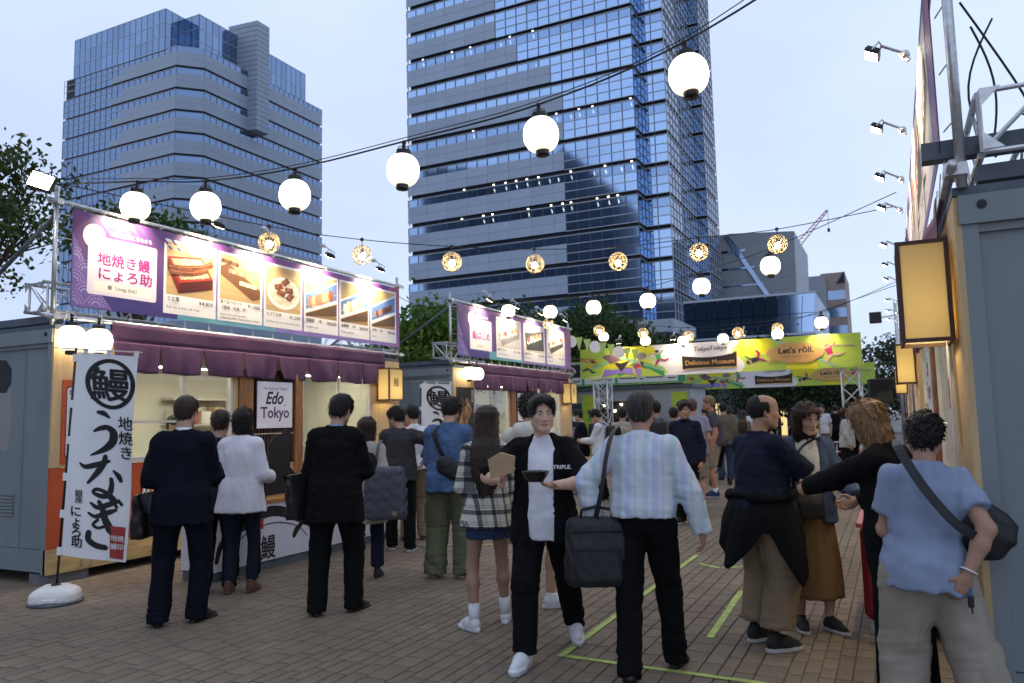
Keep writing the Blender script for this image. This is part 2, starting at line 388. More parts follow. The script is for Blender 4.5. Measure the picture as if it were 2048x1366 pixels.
        for ax in range(3):
            o1, o2 = (ax+1) % 3, (ax+2) % 3
            sa = [slice(None)]*3; sb = [slice(None)]*3; sa[ax] = slice(0, n[ax]-1); sb[ax] = slice(1, n[ax])
            E = S[tuple(sa)] != S[tuple(sb)]; e = np.argwhere(E)
            e = e[(e[:, o1] > 0) & (e[:, o2] > 0) & (e[:, o1] < n[o1]-1) & (e[:, o2] < n[o2]-1)]
            ins = S[tuple(e.T)]
            def cell(a, b):
                f = e.copy(); f[:, o1] -= a; f[:, o2] -= b; return idx[tuple(f.T)]
            q = np.stack([cell(0,0), cell(1,0), cell(1,1), cell(0,1)], 1)
            q[~ins] = q[~ins][:, ::-1]; Q.append(q)
        Q = np.concatenate(Q); Q = Q[(Q >= 0).all(1)]
        return V, Q
class Folds:
    """cheap warped-sine cloth folds"""
    def __init__(s, seed, f, n=5):
        r = np.random.RandomState(seed); s.k = r.normal(size=(n, 3))*np.array(f); s.p = r.uniform(0, 6.3, n); s.w = r.normal(size=(n, 3))*np.array(f)*0.35; s.n = n
    def __call__(s, x, y, z):
        t = 0
        for k, p, w in zip(s.k, s.p, s.w):
            t = t+1-2*np.abs(np.sin(k[0]*x+k[1]*y+k[2]*z+p+1.1*np.sin(w[0]*x+w[1]*y+w[2]*z+2*p)))
        return (t/s.n).astype(np.float32)
def np_mesh(name, V, Q, m, col=None, smooth=True):
    me = bpy.data.meshes.new(name); n = len(V); k = len(Q)
    me.vertices.add(n); me.vertices.foreach_set('co', np.asarray(V, np.float32).ravel())
    me.loops.add(k*4); me.loops.foreach_set('vertex_index', np.asarray(Q, np.int32).ravel())
    me.polygons.add(k); me.polygons.foreach_set('loop_start', np.arange(0, 4*k, 4, dtype=np.int32))
    me.polygons.foreach_set('use_smooth', np.full(k, smooth))
    me.materials.append(m); me.update(calc_edges=True)
    if col is not None:
        a = me.color_attributes.new('Col', 'FLOAT_COLOR', 'POINT'); c = np.ones((n, 4), np.float32); c[:, :3] = col; a.data.foreach_set('color', c.ravel())
    return me
def merge(parts):
    V = []; Q = []; C = []; n = 0
    for v, q, c in parts:
        if len(v) == 0: continue
        V.append(v); Q.append(q+n); C.append(np.broadcast_to(np.asarray(c, float), (len(v), 3))); n += len(v)
    return np.concatenate(V), np.concatenate(Q), np.concatenate(C)
def ik(S, T, a, b, pole):
    S = np.asarray(S, float); T = np.asarray(T, float); d = T-S; L = np.linalg.norm(d)
    if L > (a+b)*0.995: T = S+d/L*(a+b)*0.995; d = T-S; L = np.linalg.norm(d)
    x = (a*a-b*b+L*L)/(2*L); h = math.sqrt(max(0, a*a-x*x)); u = d/L; p = np.asarray(pole, float); p = unit(p-u*(p@u))
    return S+u*x+p*h, T
def hand(F, W, d, n, s, sc=1.0, curl=0.5, spread=1.0, thumb=0.6):
    """palm and five fingers in field F. d finger direction, n palm side (fingers bend towards it), s thumb side."""
    d = unit(d); n = unit(n-d*(np.asarray(n)@d)); s = unit(s-d*(np.asarray(s)@d)-n*(np.asarray(s)@n))
    M = np.stack([s, d, n], 1)
    F.ell(W+d*0.05*sc, np.array([0.041, 0.055, 0.017])*sc, 0.01, M=M); F.cone(W-d*0.02, W+d*0.03*sc, 0.026*sc, 0.024*sc, 0.012)
    base = [0.029, 0.0105, -0.0085, -0.027]; ln = [0.072, 0.080, 0.075, 0.058]
    for i in range(4):
        p = W+d*(0.088-(0.006 if i in (0, 3) else 0)-(0.006 if i == 3 else 0))*sc+s*base[i]*sc
        ang = 0.12; fd = unit(d+s*base[i]*2.2*spread)
        for j, fr in enumerate((0.45, 0.31, 0.24)):
            c = curl*(1+0.12*i); ang += c*(0.75, 1.0, 0.7)[j]
            q = p+(fd*math.cos(ang)+n*math.sin(ang))*ln[i]*fr*sc
            F.cone(p, q, (0.0088, 0.0082, 0.0075)[j]*sc, (0.0082, 0.0075, 0.0062)[j]*sc, 0.004); p = q
    p = W+d*0.022*sc+s*0.026*sc+n*0.006*sc; q = p+unit(d*0.7+s*0.75+n*0.35*thumb)*0.042*sc; F.cone(p, q, 0.0125*sc, 0.0105*sc, 0.008)
    r = q+unit(d*0.95+s*0.2+n*0.5*thumb)*0.034*sc; F.cone(q, r, 0.0102*sc, 0.0078*sc, 0.004)

HEADC = {}
def head_mesh(kind, h):
    """skin of a head in its own frame: origin at eye height between the ears, y forward. About 0.235 m chin to crown."""
    key = (kind, h)
    if key in HEADC: return HEADC[key]
    F = Field((-0.1, -0.13, -0.24), (0.1, 0.135, 0.135), h); wom = kind == 'w'; j = 0.88 if wom else 1.0
    F.ell((0, -0.014, 0.035), (0.076, 0.096, 0.088), 0.02); F.ell((0, 0.022, -0.028), (0.064*j, 0.072, 0.086), 0.03)
    F.ell((0, 0.036, 0.055), (0.058, 0.05, 0.05), 0.03)
    for s in (-1, 1):
        F.cone((s*0.052*j, -0.005, -0.055), (s*0.018, 0.062, -0.098), 0.026, 0.02, 0.03)
        F.ell((s*0.044, 0.056, -0.022), (0.022, 0.02, 0.02), 0.02)
    F.cone((-0.012, 0.068, -0.1), (0.012, 0.068, -0.1), 0.018, 0.018, 0.02)
    F.cone((0, -0.03, -0.05), (0, -0.045, -0.225), 0.054*(0.86 if wom else 1), 0.058*(0.84 if wom else 1), 0.03)
    if h <= 0.0065:
        F.cone((-0.036, 0.078, 0.021), (0.036, 0.078, 0.021), 0.011, 0.011, 0.014)
        for s in (-1, 1): F.ell((s*0.0315, 0.098, 0.002), (0.017, 0.012, 0.0115), 0.01, 'sub')
    F.cone((0, 0.088, 0.006), (0, 0.105, -0.034), 0.0075, 0.0125, 0.012)
    for s in (-1, 1): F.ell((s*0.0125, 0.097, -0.037), (0.0085, 0.010, 0.008), 0.008)
    F.ell((0, 0.089, -0.062), (0.026, 0.0115, 0.0065), 0.008); F.ell((0, 0.087, -0.0725), (0.021, 0.011, 0.0065), 0.006)
    if h <= 0.0065: F.ell((0, 0.1015, -0.0672), (0.024, 0.0045, 0.0016), 0.002, 'sub')
    for s in (-1, 1):
        F.ell((s*0.0765, -0.012, -0.006), (0.012, 0.021, 0.033), 0.006, M=rotz(s*0.35))
        if h <= 0.0065:
            F.ell((s*0.084, -0.006, -0.004), (0.008, 0.011, 0.018), 0.005, 'sub')
            F.ell((s*0.0315, 0.087, 0.001), (0.0145, 0.016, 0.0037), 0.003, 'sub')
    V, Q = F.nets(); x, y, z = V.T
    lip = np.exp(-(((x/0.025)**2+((z+0.067)/0.0085)**2)**2))*(y > 0.075)
    chk = np.exp(-(((np.abs(x)-0.043)/0.022)**2+((z+0.03)/0.022)**2))*(y > 0.02)*0.35
    ear = np.clip((np.abs(x)-0.076)/0.01, 0, 1)*0.5
    C = np.ones((len(V), 3)); C = C*(1-lip[:, None])+lip[:, None]*np.array([0.80, 0.52, 0.50] if not wom else [0.80, 0.42, 0.42])
    C *= 1-(chk+ear)[:, None]*np.array([0.0, 0.14, 0.16])
    if not wom:
        st = np.clip((-0.045-z)/0.02, 0, 1)*np.clip((y-0.02)/0.02, 0, 1)*np.clip((z+0.125)/0.02, 0, 1); C *= 1-0.07*st[:, None]*np.array([1.2, 1, .8])
    HEADC[key] = (V, Q, C); return HEADC[key]
def hair_mesh(style, h, seed):
    z0 = {'long': -0.62, 'shoulder': -0.25, 'bob': -0.17, 'mid': -0.2}.get(style, -0.12); r = 0.16
    F = Field((-r, -r-0.11, z0), (r, 0.15, 0.18), h)
    G = (F.grid()); x, y, z = G
    F.ell((0, -0.014, 0.038), (0.083, 0.104, 0.095), 0.02)
    cut = None
    if style in ('short', 'neat', 'spiky', 'side', 'curly'):
        v = {'short': 0.003, 'neat': -0.002, 'spiky': 0.010, 'side': 0.004, 'curly': 0.018}[style]
        F.ell((0, -0.005, 0.058), (0.082+v, 0.104+v*0.7, 0.082+v), 0.03)
        F.ell((0, -0.058, 0.0), (0.068+v*0.8, 0.056+v*0.5, 0.072), 0.025)
        if style == 'side': F.cone((-0.05, 0.06, 0.085), (0.045, 0.07, 0.095), 0.03, 0.024, 0.03); F.ell((0.03, 0.075, 0.068), (0.045, 0.02, 0.022), 0.02, M=roty(-0.35))
        if style in ('spiky', 'curly'): F.ell((0, 0.055, 0.088), (0.066, 0.045, 0.035), 0.03)
    elif style == 'bald':
        F.ell((0, -0.02, 0.03), (0.084, 0.104, 0.092), 0.02)
    elif style == 'grey':
        F.ell((0, -0.008, 0.055), (0.084, 0.104, 0.083), 0.03); F.ell((0, -0.06, -0.005), (0.07, 0.052, 0.07), 0.025)
    elif style in ('bob', 'mid', 'shoulder', 'long'):
        F.ell((0, -0.008, 0.052), (0.096, 0.113, 0.092), 0.03)
        if style == 'bob': F.loft([(-0.135, 0, -0.03, 0.068, 0.058), (-0.1, 0, -0.03, 0.09, 0.078), (-0.02, 0, -0.018, 0.102, 0.105), (0.06, 0, -0.01, 0.095, 0.11)], 0.03, 2)
        elif style == 'mid': F.loft([(-0.17, 0, -0.04, 0.085, 0.07), (-0.08, 0, -0.03, 0.105, 0.09), (0.02, 0, -0.015, 0.108, 0.11), (0.08, 0, -0.01, 0.095, 0.11)], 0.03, 2)
        elif style == 'shoulder': F.loft([(-0.24, 0, -0.06, 0.08, 0.05), (-0.12, 0, -0.045, 0.098, 0.075), (0.02, 0, -0.02, 0.1, 0.1), (0.08, 0, -0.01, 0.092, 0.11)], 0.03, 2)
        else: F.loft([(-0.6, 0.0, -0.215, 0.05, 0.02), (-0.45, 0, -0.215, 0.105, 0.03), (-0.3, 0, -0.2, 0.122, 0.04), (-0.2, 0, -0.155, 0.12, 0.055), (-0.13, 0, -0.09, 0.112, 0.075), (0.02, 0, -0.025, 0.103, 0.103), (0.08, 0, -0.01, 0.092, 0.11)], 0.03, 2)
    # trim away the face, ears and neck
    if style in ('short', 'neat', 'spiky', 'side', 'curly', 'grey', 'bald'):
        top = {'side': 0.078, 'bald': 0.155, 'grey': 0.078}.get(style, 0.076); yf = {'bald': -0.005}.get(style, 0.052)
        face = np.minimum(y-yf-0.25*(np.abs(x)-0.04)+0.5*(z-0.03)*(z < 0.03), top-3.5*x*x*3-z)   # >0 in the face region
        F.d = np.maximum(F.d, face*0.8)
        if style == 'bald': F.d = np.maximum(F.d, np.minimum(0.0+y+0.055+0*z, z-0.07+0.5*np.abs(x)*0)*0.8+0*x)
        sideburn = np.minimum(np.minimum(y+0.03-0.0*z, -0.0-z+0*y), np.abs(x)-0.03)
        F.d = np.maximum(F.d, sideburn*0.8)
        nape = -0.082+0.25*np.abs(x)-z; F.d = np.maximum(F.d, nape+0*y)
    else:
        face = np.minimum(np.minimum(y-0.03+0.0*z, 0.078-6.0*x*x-z), 0.078-np.abs(x)); F.d = np.maximum(F.d, face*0.9)
        F.d = np.maximum(F.d, np.minimum(np.minimum(y-0.05, 0.05-z), 0.2-np.abs(x)))
    amp, f = {'curly': (0.014, (70, 70, 70)), 'spiky': (0.008, (70, 60, 40)), 'long': (0.004, (150, 150, 6)), 'side': (0.005, (110, 40, 60))}.get(style, (0.0045, (110, 110, 18)))
    fo = Folds(seed, f, 5); F.disp(lambda x, y, z: amp*fo(x, y, z))
    V, Q = F.nets(); return V, Q
def shoe_mesh(style, h, L=0.27):
    F = Field((-0.07, -0.1, -0.01), (0.07, 0.22, 0.16), h); k = L/0.27
    up = 0.0
    if style == 'sneaker': sole = 0.032; wd = 0.049; ht = 0.055
    elif style == 'boot': sole = 0.03; wd = 0.043; ht = 0.05
    else: sole = 0.016; wd = 0.042; ht = 0.045
    F.cone((0, -0.035, sole+0.02), (0, 0.05, sole+0.02), wd*0.8, wd*0.92, 0.02); F.cone((0, 0.05, sole+0.015), (0.004, 0.145, sole+0.005), wd*0.92, wd*0.66, 0.03)
    F.cone((0, -0.03, sole+0.03), (0, -0.02, 0.11), 0.038, 0.036 if style != 'boot' else 0.042, 0.03); F.cone((0, 0.0, 0.085), (0, 0.09, sole+0.035), 0.032, 0.026, 0.03)
    def so(x, y, z):
        w = np.interp(y, [-0.085, -0.05, 0.03, 0.1, 0.17, 0.205], [0.012, 0.036, 0.041, 0.049, 0.038, 0.006]).astype(np.float32)*(wd/0.046)
        return np.maximum(np.maximum(np.abs(x)-w, z-sole), np.maximum(-0.088-y, y-0.205))
    F.put(so, (-0.06, -0.09, 0), (0.06, 0.21, sole), 0.008); F.cutz(z0=0.0)
    V, Q = F.nets(); V = V*np.array([k, k, k]); return V, Q, sole*k

SKIN = (0.46, 0.285, 0.195); HAIR_MAT = {}
def hair_mat(col):
    n = 'hair_%d_%d_%d' % tuple(int(1000*c) for c in col)
    return mat(n, col, rough=0.5, var=0.5, scale=70, stretch=(1.0, 1.0, 0.10), bump=0.5, bscale=140, spec=0.22)
def cloth(name, col, rough=0.88, var=0.08, bump=0.2, bscale=260, wr=1.0):
    """woven cloth: slight colour change, fine weave bump and broken crease bump"""
    n = 'cloth_'+name
    if n in MATS: return MATS[n]
    m, t, b = node_mat(n); N = t.nodes.new; L = t.links.new; b.inputs['Roughness'].default_value = rough; b.inputs['Specular IOR Level'].default_value = 0.10
    tc = N('ShaderNodeTexCoord'); no = N('ShaderNodeTexNoise'); no.inputs['Scale'].default_value = 9; no.inputs['Detail'].default_value = 4; L(tc.outputs['Object'], no.inputs[0])
    r = N('ShaderNodeValToRGB'); r.color_ramp.elements[0].position = 0.3; r.color_ramp.elements[1].position = 0.7; r.color_ramp.elements[0].color = (*[c*(1-var) for c in col], 1); r.color_ramp.elements[1].color = (*[c*(1+var) for c in col], 1); L(no.outputs[0], r.inputs[0]); L(r.outputs[0], b.inputs['Base Color'])
    b1 = crease_bump(t, tc, wr); n2 = N('ShaderNodeTexNoise'); n2.inputs['Scale'].default_value = bscale; L(tc.outputs['Object'], n2.inputs[0]); b2 = N('ShaderNodeBump'); b2.inputs['Strength'].default_value = bump; b2.inputs['Distance'].default_value = 0.004; L(n2.outputs[0], b2.inputs['Height']); L(b1, b2.inputs['Normal']); L(b2.outputs[0], b.inputs['Normal'])
    return m
def crease_bump(t, tc, wr=1.0):
    N = t.nodes.new; L = t.links.new
    mp = N('ShaderNodeMapping'); mp.inputs['Scale'].default_value = (1.5, 1.5, 0.6); mp.inputs['Rotation'].default_value = (0.2, 0.5, 0.3); L(tc.outputs['Object'], mp.inputs[0])
    w = N('ShaderNodeTexNoise'); w.inputs['Scale'].default_value = 4.2; w.inputs['Detail'].default_value = 1.5; w.inputs['Roughness'].default_value = 0.4; w.inputs['Distortion'].default_value = 0.9; L(mp.outputs[0], w.inputs[0])
    a = N('ShaderNodeMath'); a.operation = 'SUBTRACT'; a.inputs[1].default_value = 0.5; L(w.outputs[0], a.inputs[0]); c = N('ShaderNodeMath'); c.operation = 'ABSOLUTE'; L(a.outputs[0], c.inputs[0])
    p = N('ShaderNodeMath'); p.operation = 'POWER'; p.inputs[1].default_value = 0.85; L(c.outputs[0], p.inputs[0])
    b = N('ShaderNodeBump'); b.inputs['Strength'].default_value = 0.5*wr; b.inputs['Distance'].default_value = 0.03; L(p.outputs[0], b.inputs['Height']); return b.outputs[0]
def person(label, x, y, face, H=1.7, w=1.0, lod=0, group=None, sex='m', lean=0, side=0, twist=0, head=(0, 0, 0), feet=None, hands=None, poles=None,
           palms=None, curl=(0.45, 0.45), top=None, jacket=None, legs=None, shoes=('dress', None), hair=('short', (0.012, 0.010, 0.009)), skin=SKIN, seed=1, drop=0.0, eyes=False,
           socks=None, hand_frames=None, show_hands=(True, True), shoulder_up=(0, 0)):
    """face: heading in degrees, 0 = along +Y (away up the street), 90 = towards -X."""
    root = empty('person', (x, y, 0), R(face), label, 'person', group)
    s = H/1.7; h = (0.0125, 0.019, 0.026)[lod]; sd = seed*17
    LA, LF = 0.285*s, 0.25*s; th, sh = 0.415*s, 0.41*s
    hipz = 0.895*s-drop; pel = np.array([0, 0, hipz+0.06*s])
    Mt = rotz(R(twist))@roty(R(side))@rotx(-R(lean)); M0 = rotz(R(twist*0.3))
    def T(p): return pel+Mt@(np.array(p, float)*s)          # torso frame, origin at the pelvis
    neck = T((0, -0.005, 0.50)); jw = 0.155*w if sex == 'm' else 0.142*w; Sh = [T((-jw, -0.01, 0.418+shoulder_up[0])), T((jw, -0.01, 0.418+shoulder_up[1]))]
    Mh = Mt@rotz(R(head[0]))@rotx(R(head[1]))@roty(R(head[2])) if True else None
    hc = neck+Mt@np.array([0, 0.022, 0.015])*s+Mh@np.array([0, 0.03, 0.135])*s
    feet = feet or [(-0.11, 0, 8), (0.11, 0, -8)]
    Hip = [pel+M0@np.array([-0.09*w, 0, -0.06])*s, pel+M0@np.array([0.09*w, 0, -0.06])*s]
    An = []; Kn = []
    for i, ft in enumerate(feet):
        fx, fy, fa = ft[:3]; lift = ft[3] if len(ft) > 3 else 0; pit = ft[4] if len(ft) > 4 else 0
        Mf = rotz(R(fa))@rotx(R(pit)); A = np.array([fx, fy, lift])+Mf@np.array([0, -0.02, 0.085])*s
        fd = Mf@np.array([0, 1, 0]); kn, A2 = ik(Hip[i], A, th, sh, fd+np.array([0, 0.3, 0])); An.append(A2); Kn.append(kn)
    Hd = []; El = []
    for i in (0, 1):
        sg = -1 if i == 0 else 1
        tgt = (hands or [None, None])[i]; pole = (poles or [None, None])[i]
        if tgt is None: tgt = Sh[i]+np.array([sg*0.065, 0.02, -0.515])*s; pole = pole or (sg*0.3, -1, 0)
        else: tgt = np.array(tgt, float)*s
        e, t2 = ik(Sh[i], tgt, LA, LF, pole or (sg*0.22, -0.75, -0.85)); El.append(e); Hd.append(t2)
    skin = np.array(skin)
    parts = []
    # body under the clothes, kept inside them
    pb = np.array([Sh[0], Sh[1], El[0], El[1], Hd[0], Hd[1], An[0], An[1], Kn[0], Kn[1], neck, pel]); F = Field(pb.min(0)-0.14, pb.max(0)+0.14, 0.032)
    F.cone(T((0, 0, 0.0)), T((0, 0, 0.2)), 0.10*w*s, 0.10*w*s, 0.05); F.cone(T((-0.06, 0, 0.3)), T((0.06, 0, 0.3)), 0.09*w*s, 0.09*w*s, 0.05)
    F.cone(T((0, 0, 0.1)), T((0, 0, 0.38)), 0.09*w*s, 0.09*s, 0.05); F.cone(T((0, 0, 0.4)), neck, 0.05*s, 0.045*s, 0.03)
    for i in (0, 1):
        F.cone(Sh[i], El[i], 0.042*s, 0.034*s, 0.03); F.cone(El[i], Hd[i], 0.034*s, 0.024*s, 0.02)
        F.cone(Hip[i], Kn[i], 0.06*s, 0.04*s, 0.03) if (legs or {}).get('type') != 'skirt' else F.cone(Hip[i], An[i], 0.05*s, 0.03*s, 0.03); F.cone(Kn[i], An[i], 0.04*s, 0.03*s, 0.03) if (legs or {}).get('type') != 'skirt' else None
    F.cone(Sh[0], Sh[1], 0.045*s, 0.045*s, 0.03)
    v, q = F.nets(); parts.append((v, q, skin))
    hh = {0: 0.006, 1: 0.009, 2: 0.012}[lod]
    if eyes: hh = 0.0035
    hs = s*0.98*(1.0 if sex == 'm' else 0.95)
    v, q, c = head_mesh(sex, hh); parts.append((hc+(v*hs)@Mh.T, q, c*skin))
    # bare arms and hands
    for i in (0, 1):
        sg = -1 if i == 0 else 1
        slv = (top or {}).get('sleeve', 'long'); slv = (jacket or {}).get('sleeve', slv) if jacket else slv
        d = unit(Hd[i]-El[i])
        bare = slv in ('short', 'half', 'none')
        if not show_hands[i] and not bare: continue
        fr = (hand_frames or [None, None])[i]
        dd, nn, ss = fr if fr else (d, np.array([-sg, 0.1, 0.0]), np.array([0, 1, 0.0]))
        dd, nn, ss = (np.array(a, float) for a in (dd, nn, ss))
        lo = np.minimum(Hd[i]-0.05, Hd[i]+unit(dd)*0.2); hi = np.maximum(Hd[i]+0.05, Hd[i]+unit(dd)*0.2)
        lo -= 0.07; hi += 0.07
        G = Field(lo, hi, {0: 0.0055, 1: 0.009, 2: 0.014}[lod]); hand(G, Hd[i], dd, nn, ss, s*(1.0 if sex == 'm' else 0.9), curl[i])
        v, q = G.nets(); parts.append((v, q, skin*np.array([1.0, 0.97, 0.95])))
        if bare:
            a = El[i]+(Sh[i]-El[i])*0.6
            G = Field(np.minimum(np.minimum(a, El[i]), Hd[i])-0.08, np.maximum(np.maximum(a, El[i]), Hd[i])+0.08, {0: 0.009, 1: 0.014, 2: 0.02}[lod])
            g = 1.0 if sex == 'm' else 0.85; g *= (0.6+0.4*w)
            G.cone(a, El[i], 0.05*s*g, 0.042*s*g, 0.02); G.cone(El[i], El[i]*0.65+Hd[i]*0.35, 0.042*s*g, 0.042*s*g, 0.02); G.cone(El[i]*0.65+Hd[i]*0.35, Hd[i]+unit(dd)*0.01, 0.042*s*g, 0.0265*s*g, 0.02)
            v, q = G.nets(); parts.append((v, q, skin))
    lt = (legs or {}).get('type', 'trousers')
    if lt in ('shorts', 'skirt', 'mini'):
        for i in (0, 1):
            G = Field(np.minimum(np.minimum(Hip[i], Kn[i]), An[i])-0.1, np.maximum(np.maximum(Hip[i], Kn[i]), An[i])+0.1, {0: 0.012, 1: 0.016, 2: 0.024}[lod])
            g = 1.0 if sex == 'm' else 0.92; mid = Kn[i]*0.68+An[i]*0.32-unit(np.array([0, 1.0, 0]))*0.012*s
            if lt != 'skirt': G.cone(Hip[i]*0.7+Kn[i]*0.3, Kn[i], 0.078*s*g, 0.052*s*g, 0.03); G.cone(Kn[i], mid, 0.05*s*g, 0.055*s*g, 0.03)
            G.cone(mid, An[i], 0.053*s*g, 0.034*s*g, 0.03); G.cone(An[i], An[i]-np.array([0,0,0.05]), 0.034*s*g, 0.036*s*g, 0.02)
            v, q = G.nets(); parts.append((v, q, skin))
    V, Q, C = merge(parts); link('body', np_mesh('body', V, Q, M_skin, C), root)
    if eyes:
        for sg in (-1, 1):
            mb = MB(); mb.sphere((0,0,0), 0.0125*hs, 14, 10, col=(0.62, 0.60, 0.57)); mb.sphere((0, 0.0052*hs, 0), 0.0082*hs, 12, 8, col=(0.012, 0.008, 0.006))
            me = mb.mesh('eye', M_eye, True); o = link('eye', me, root, tuple(hc+Mh@(np.array([sg*0.0315, 0.0775, 0.002])*hs)))
            o.rotation_euler = Matrix(Mh.tolist()).to_euler()
            mb = MB(); pts = [hc+Mh@(np.array([sg*a, b, c])*hs) for a, b, c in ((0.013, 0.0945, 0.020), (0.026, 0.0935, 0.0245), (0.04, 0.086, 0.0245), (0.05, 0.075, 0.020))]
            mb.tube(pts, 0.002, 6, radii=[0.0026*hs, 0.0036*hs, 0.003*hs, 0.0012*hs]); mb.build('eyebrow', hair_mat(hair[1]), root, True)
            mb = MB(); pts = [hc+Mh@(np.array([sg*a, b, c])*hs) for a, b, c in ((0.0175, 0.0885, 0.002), (0.025, 0.0915, 0.005), (0.034, 0.0905, 0.0054), (0.0445, 0.082, 0.003))]
            mb.tube(pts, 0.0013*hs, 5); mb.build('eyelash', M_ink, root, True)
    # hair
    if hair:
        v, q = hair_mesh(hair[0], {0: 0.0065, 1: 0.009, 2: 0.013}[lod], sd); v = v*hs
        if hair[0] in ('long', 'shoulder') :                      # long hair falls straight down whatever the head does
            vv = hc+v@Mh.T; t = np.clip((-v[:, 2]-0.1)/0.2, 0, 1)[:, None]; vd = hc+v@Mt.T; v = vv*(1-t)+vd*t
        else: v = hc+v@Mh.T
        if lod < 2:                                               # loose locks break up the outline
            r_ = np.random.RandomState(sd+1); nt_ = {0: 800, 1: 260}[lod]; hc_ = hc+Mh@np.array([0, -0.014, 0.03])*hs
            lc = (v-hc)@Mh/hs; ok = np.nonzero((lc[:, 1] < 0.10))[0]; I = r_.choice(ok, min(nt_, len(ok)), replace=False); p = v[I]; n_ = p-hc_; n_ /= np.linalg.norm(n_, axis=1)[:, None]
            sty = {'spiky': (0.30, 0.75, 0.024), 'curly': (0.55, 0.4, 0.022), 'side': (0.06, 0.7, 0.026), 'bald': (0.15, 0.9, 0.012), 'neat': (0.2, 0.9, 0.016), 'grey': (0.15, 0.9, 0.014)}.get(hair[0], (0.18, 1.0, 0.034))
            rd = r_.normal(size=p.shape); dn = -Mh[:, 2]; fw_ = Mh[:, 1]*(-0.5 if hair[0] != 'side' else 0.6); dr = n_*sty[0]+(dn+fw_*np.clip(lc[I, 2:3]*12, 0, 1))*sty[1]+rd*(0.12 if hair[0] in ('side', 'neat', 'grey', 'bald') else 0.22); dr -= n_*np.minimum(0, (dr*n_).sum(1))[:, None]*1.0; dr += n_*0.12; dr /= np.linalg.norm(dr, axis=1)[:, None]
            sd_ = np.cross(dr, n_); sd_ /= np.linalg.norm(sd_, axis=1)[:, None]+1e-9; L_ = (sty[2]*r_.uniform(0.6, 1.3, len(I)))[:, None]; wd_ = 0.0055; b0 = p-n_*0.004
            tv = np.stack([b0-sd_*wd_, b0+sd_*wd_, b0+dr*L_*0.6+sd_*wd_*0.6+n_*0.004, b0+dr*L_], 1).reshape(-1, 3); tq = np.arange(len(tv)).reshape(-1, 4)+len(v); v = np.concatenate([v, tv]); q = np.concatenate([q, tq])
        link('hair', np_mesh('hair', v, q, hair_mat(hair[1])), root)
    # legwear
    if legs:
        e = legs.get('loose', 0.0); hem = legs.get('hem', 0.05)*s; pb = np.array([Hip[0], Hip[1], Kn[0], Kn[1], An[0], An[1], T((-0.15*w, -0.12*w, 0.15)), T((0.15*w, 0.15*w, 0.15))]+([np.array([-0.24, -0.2, 0]), np.array([0.24, 0.2, 0])] if lt in ('skirt', 'mini') else []))
        F = Field(np.append((pb.min(0)-0.11-e)[:2], 0.0), pb.max(0)+0.09+e, h); fa = legs.get('fold', 1.0)
        wz = legs.get('waist', 0.14)
        P = [T((0, 0, wz)), T((0, 0, 0.0))]
        F.cone(T((-0.045*w, 0, wz-0.02)), T((0.045*w, 0, wz-0.02)), (0.100*w+e*0.25)*s, (0.100*w+e*0.25)*s, 0.03)
        F.cone(pel+M0@np.array([-0.05*w, -0.012, -0.01])*s, pel+M0@np.array([0.05*w, -0.012, -0.01])*s, (0.112*w+e*0.35)*s, (0.112*w+e*0.35)*s, 0.03)
        if lt in ('skirt', 'mini'):
            F.loft([(hem, 0, 0.0, (0.23+e)*s, (0.19+e)*s), (hem+0.3*s, 0, 0, (0.205+e*0.7)*s, (0.165+e*0.7)*s), (hipz, 0, 0, 0.175*w*s, 0.14*w*s), (hipz+0.12*s, 0, 0, 0.15*w*s, 0.115*w*s)], 0.04, 2)
        else:
            for i in (0, 1):
                kr = legs.get('knee', 0.072); ar = legs.get('ankle', 0.06); cut = None
                F.cone(Hip[i], Kn[i], (0.102*(0.55+0.45*w)+e)*s, (kr+e)*s, 0.025)
                A = An[i].copy(); A2 = A-np.array([0, 0, 0.07*s]) if len(feet[i]) < 4 else A+(A-Kn[i])*0.12
                n = unit(A-Kn[i]); pz = Kn[i]+(A2-Kn[i])*legs.get('cut', 1.0)
                F.cone(Kn[i], A2, (kr+e)*s, (ar+e)*s, 0.015, cut=[(pz, n)])
        F.cutz(z0=hem, z1=None)
        F.put(lambda x, y, z: (z-(T((0, 0, wz))[2]))+0*x+0*y, (-0.4, -0.4, T((0, 0, wz))[2]), (0.4, 0.4, hipz+0.3), 0.004, op='add') if False else F.cutz(z1=T((0, 0, wz))[2])
        f1 = Folds(sd+3, (18, 18, 9), 5); f2 = Folds(sd+4, (9, 9, 55), 5); kz = (Kn[0][2]+Kn[1][2])/2
        if lt in ('skirt', 'mini'):
            f3 = Folds(sd+5, (34, 34, 2.0), 4); F.disp(lambda x, y, z: 0.012*f3(x, y, z)*np.clip((hipz-z)/0.3, 0.1, 1))
        else:
            F.disp(lambda x, y, z: fa*(0.007*f1(x, y, z)+0.012*f2(x, y, z)*(np.exp(-((z-0.13*s)/0.12)**2)+0.7*np.exp(-((z-kz)/0.11)**2)+0.5*np.exp(-((z-hipz+0.05)/0.1)**2))))
        v, q = F.nets(); link(legs.get('name', 'trousers'), np_mesh('legwear', v, q, legs['mat']), root)
        if legs.get('belt'):
            mb = MB(); zc = wz-0.01; n = 24; pts = [T((0.16*w*math.cos(t), 0.117*w*math.sin(t), zc)) for t in np.linspace(0, 2*math.pi, n+1)]
            V = []
            for p in pts:
                c = T((0, 0, zc)); o = unit(p-c); V += [p+o*0.008+np.array([0,0,-0.018]), p+o*0.008+np.array([0,0,0.018])]
            mb.add(V, [(2*i, 2*i+2, 2*i+3, 2*i+1) for i in range(n)]); mb.build('belt', legs['belt'], root, True)
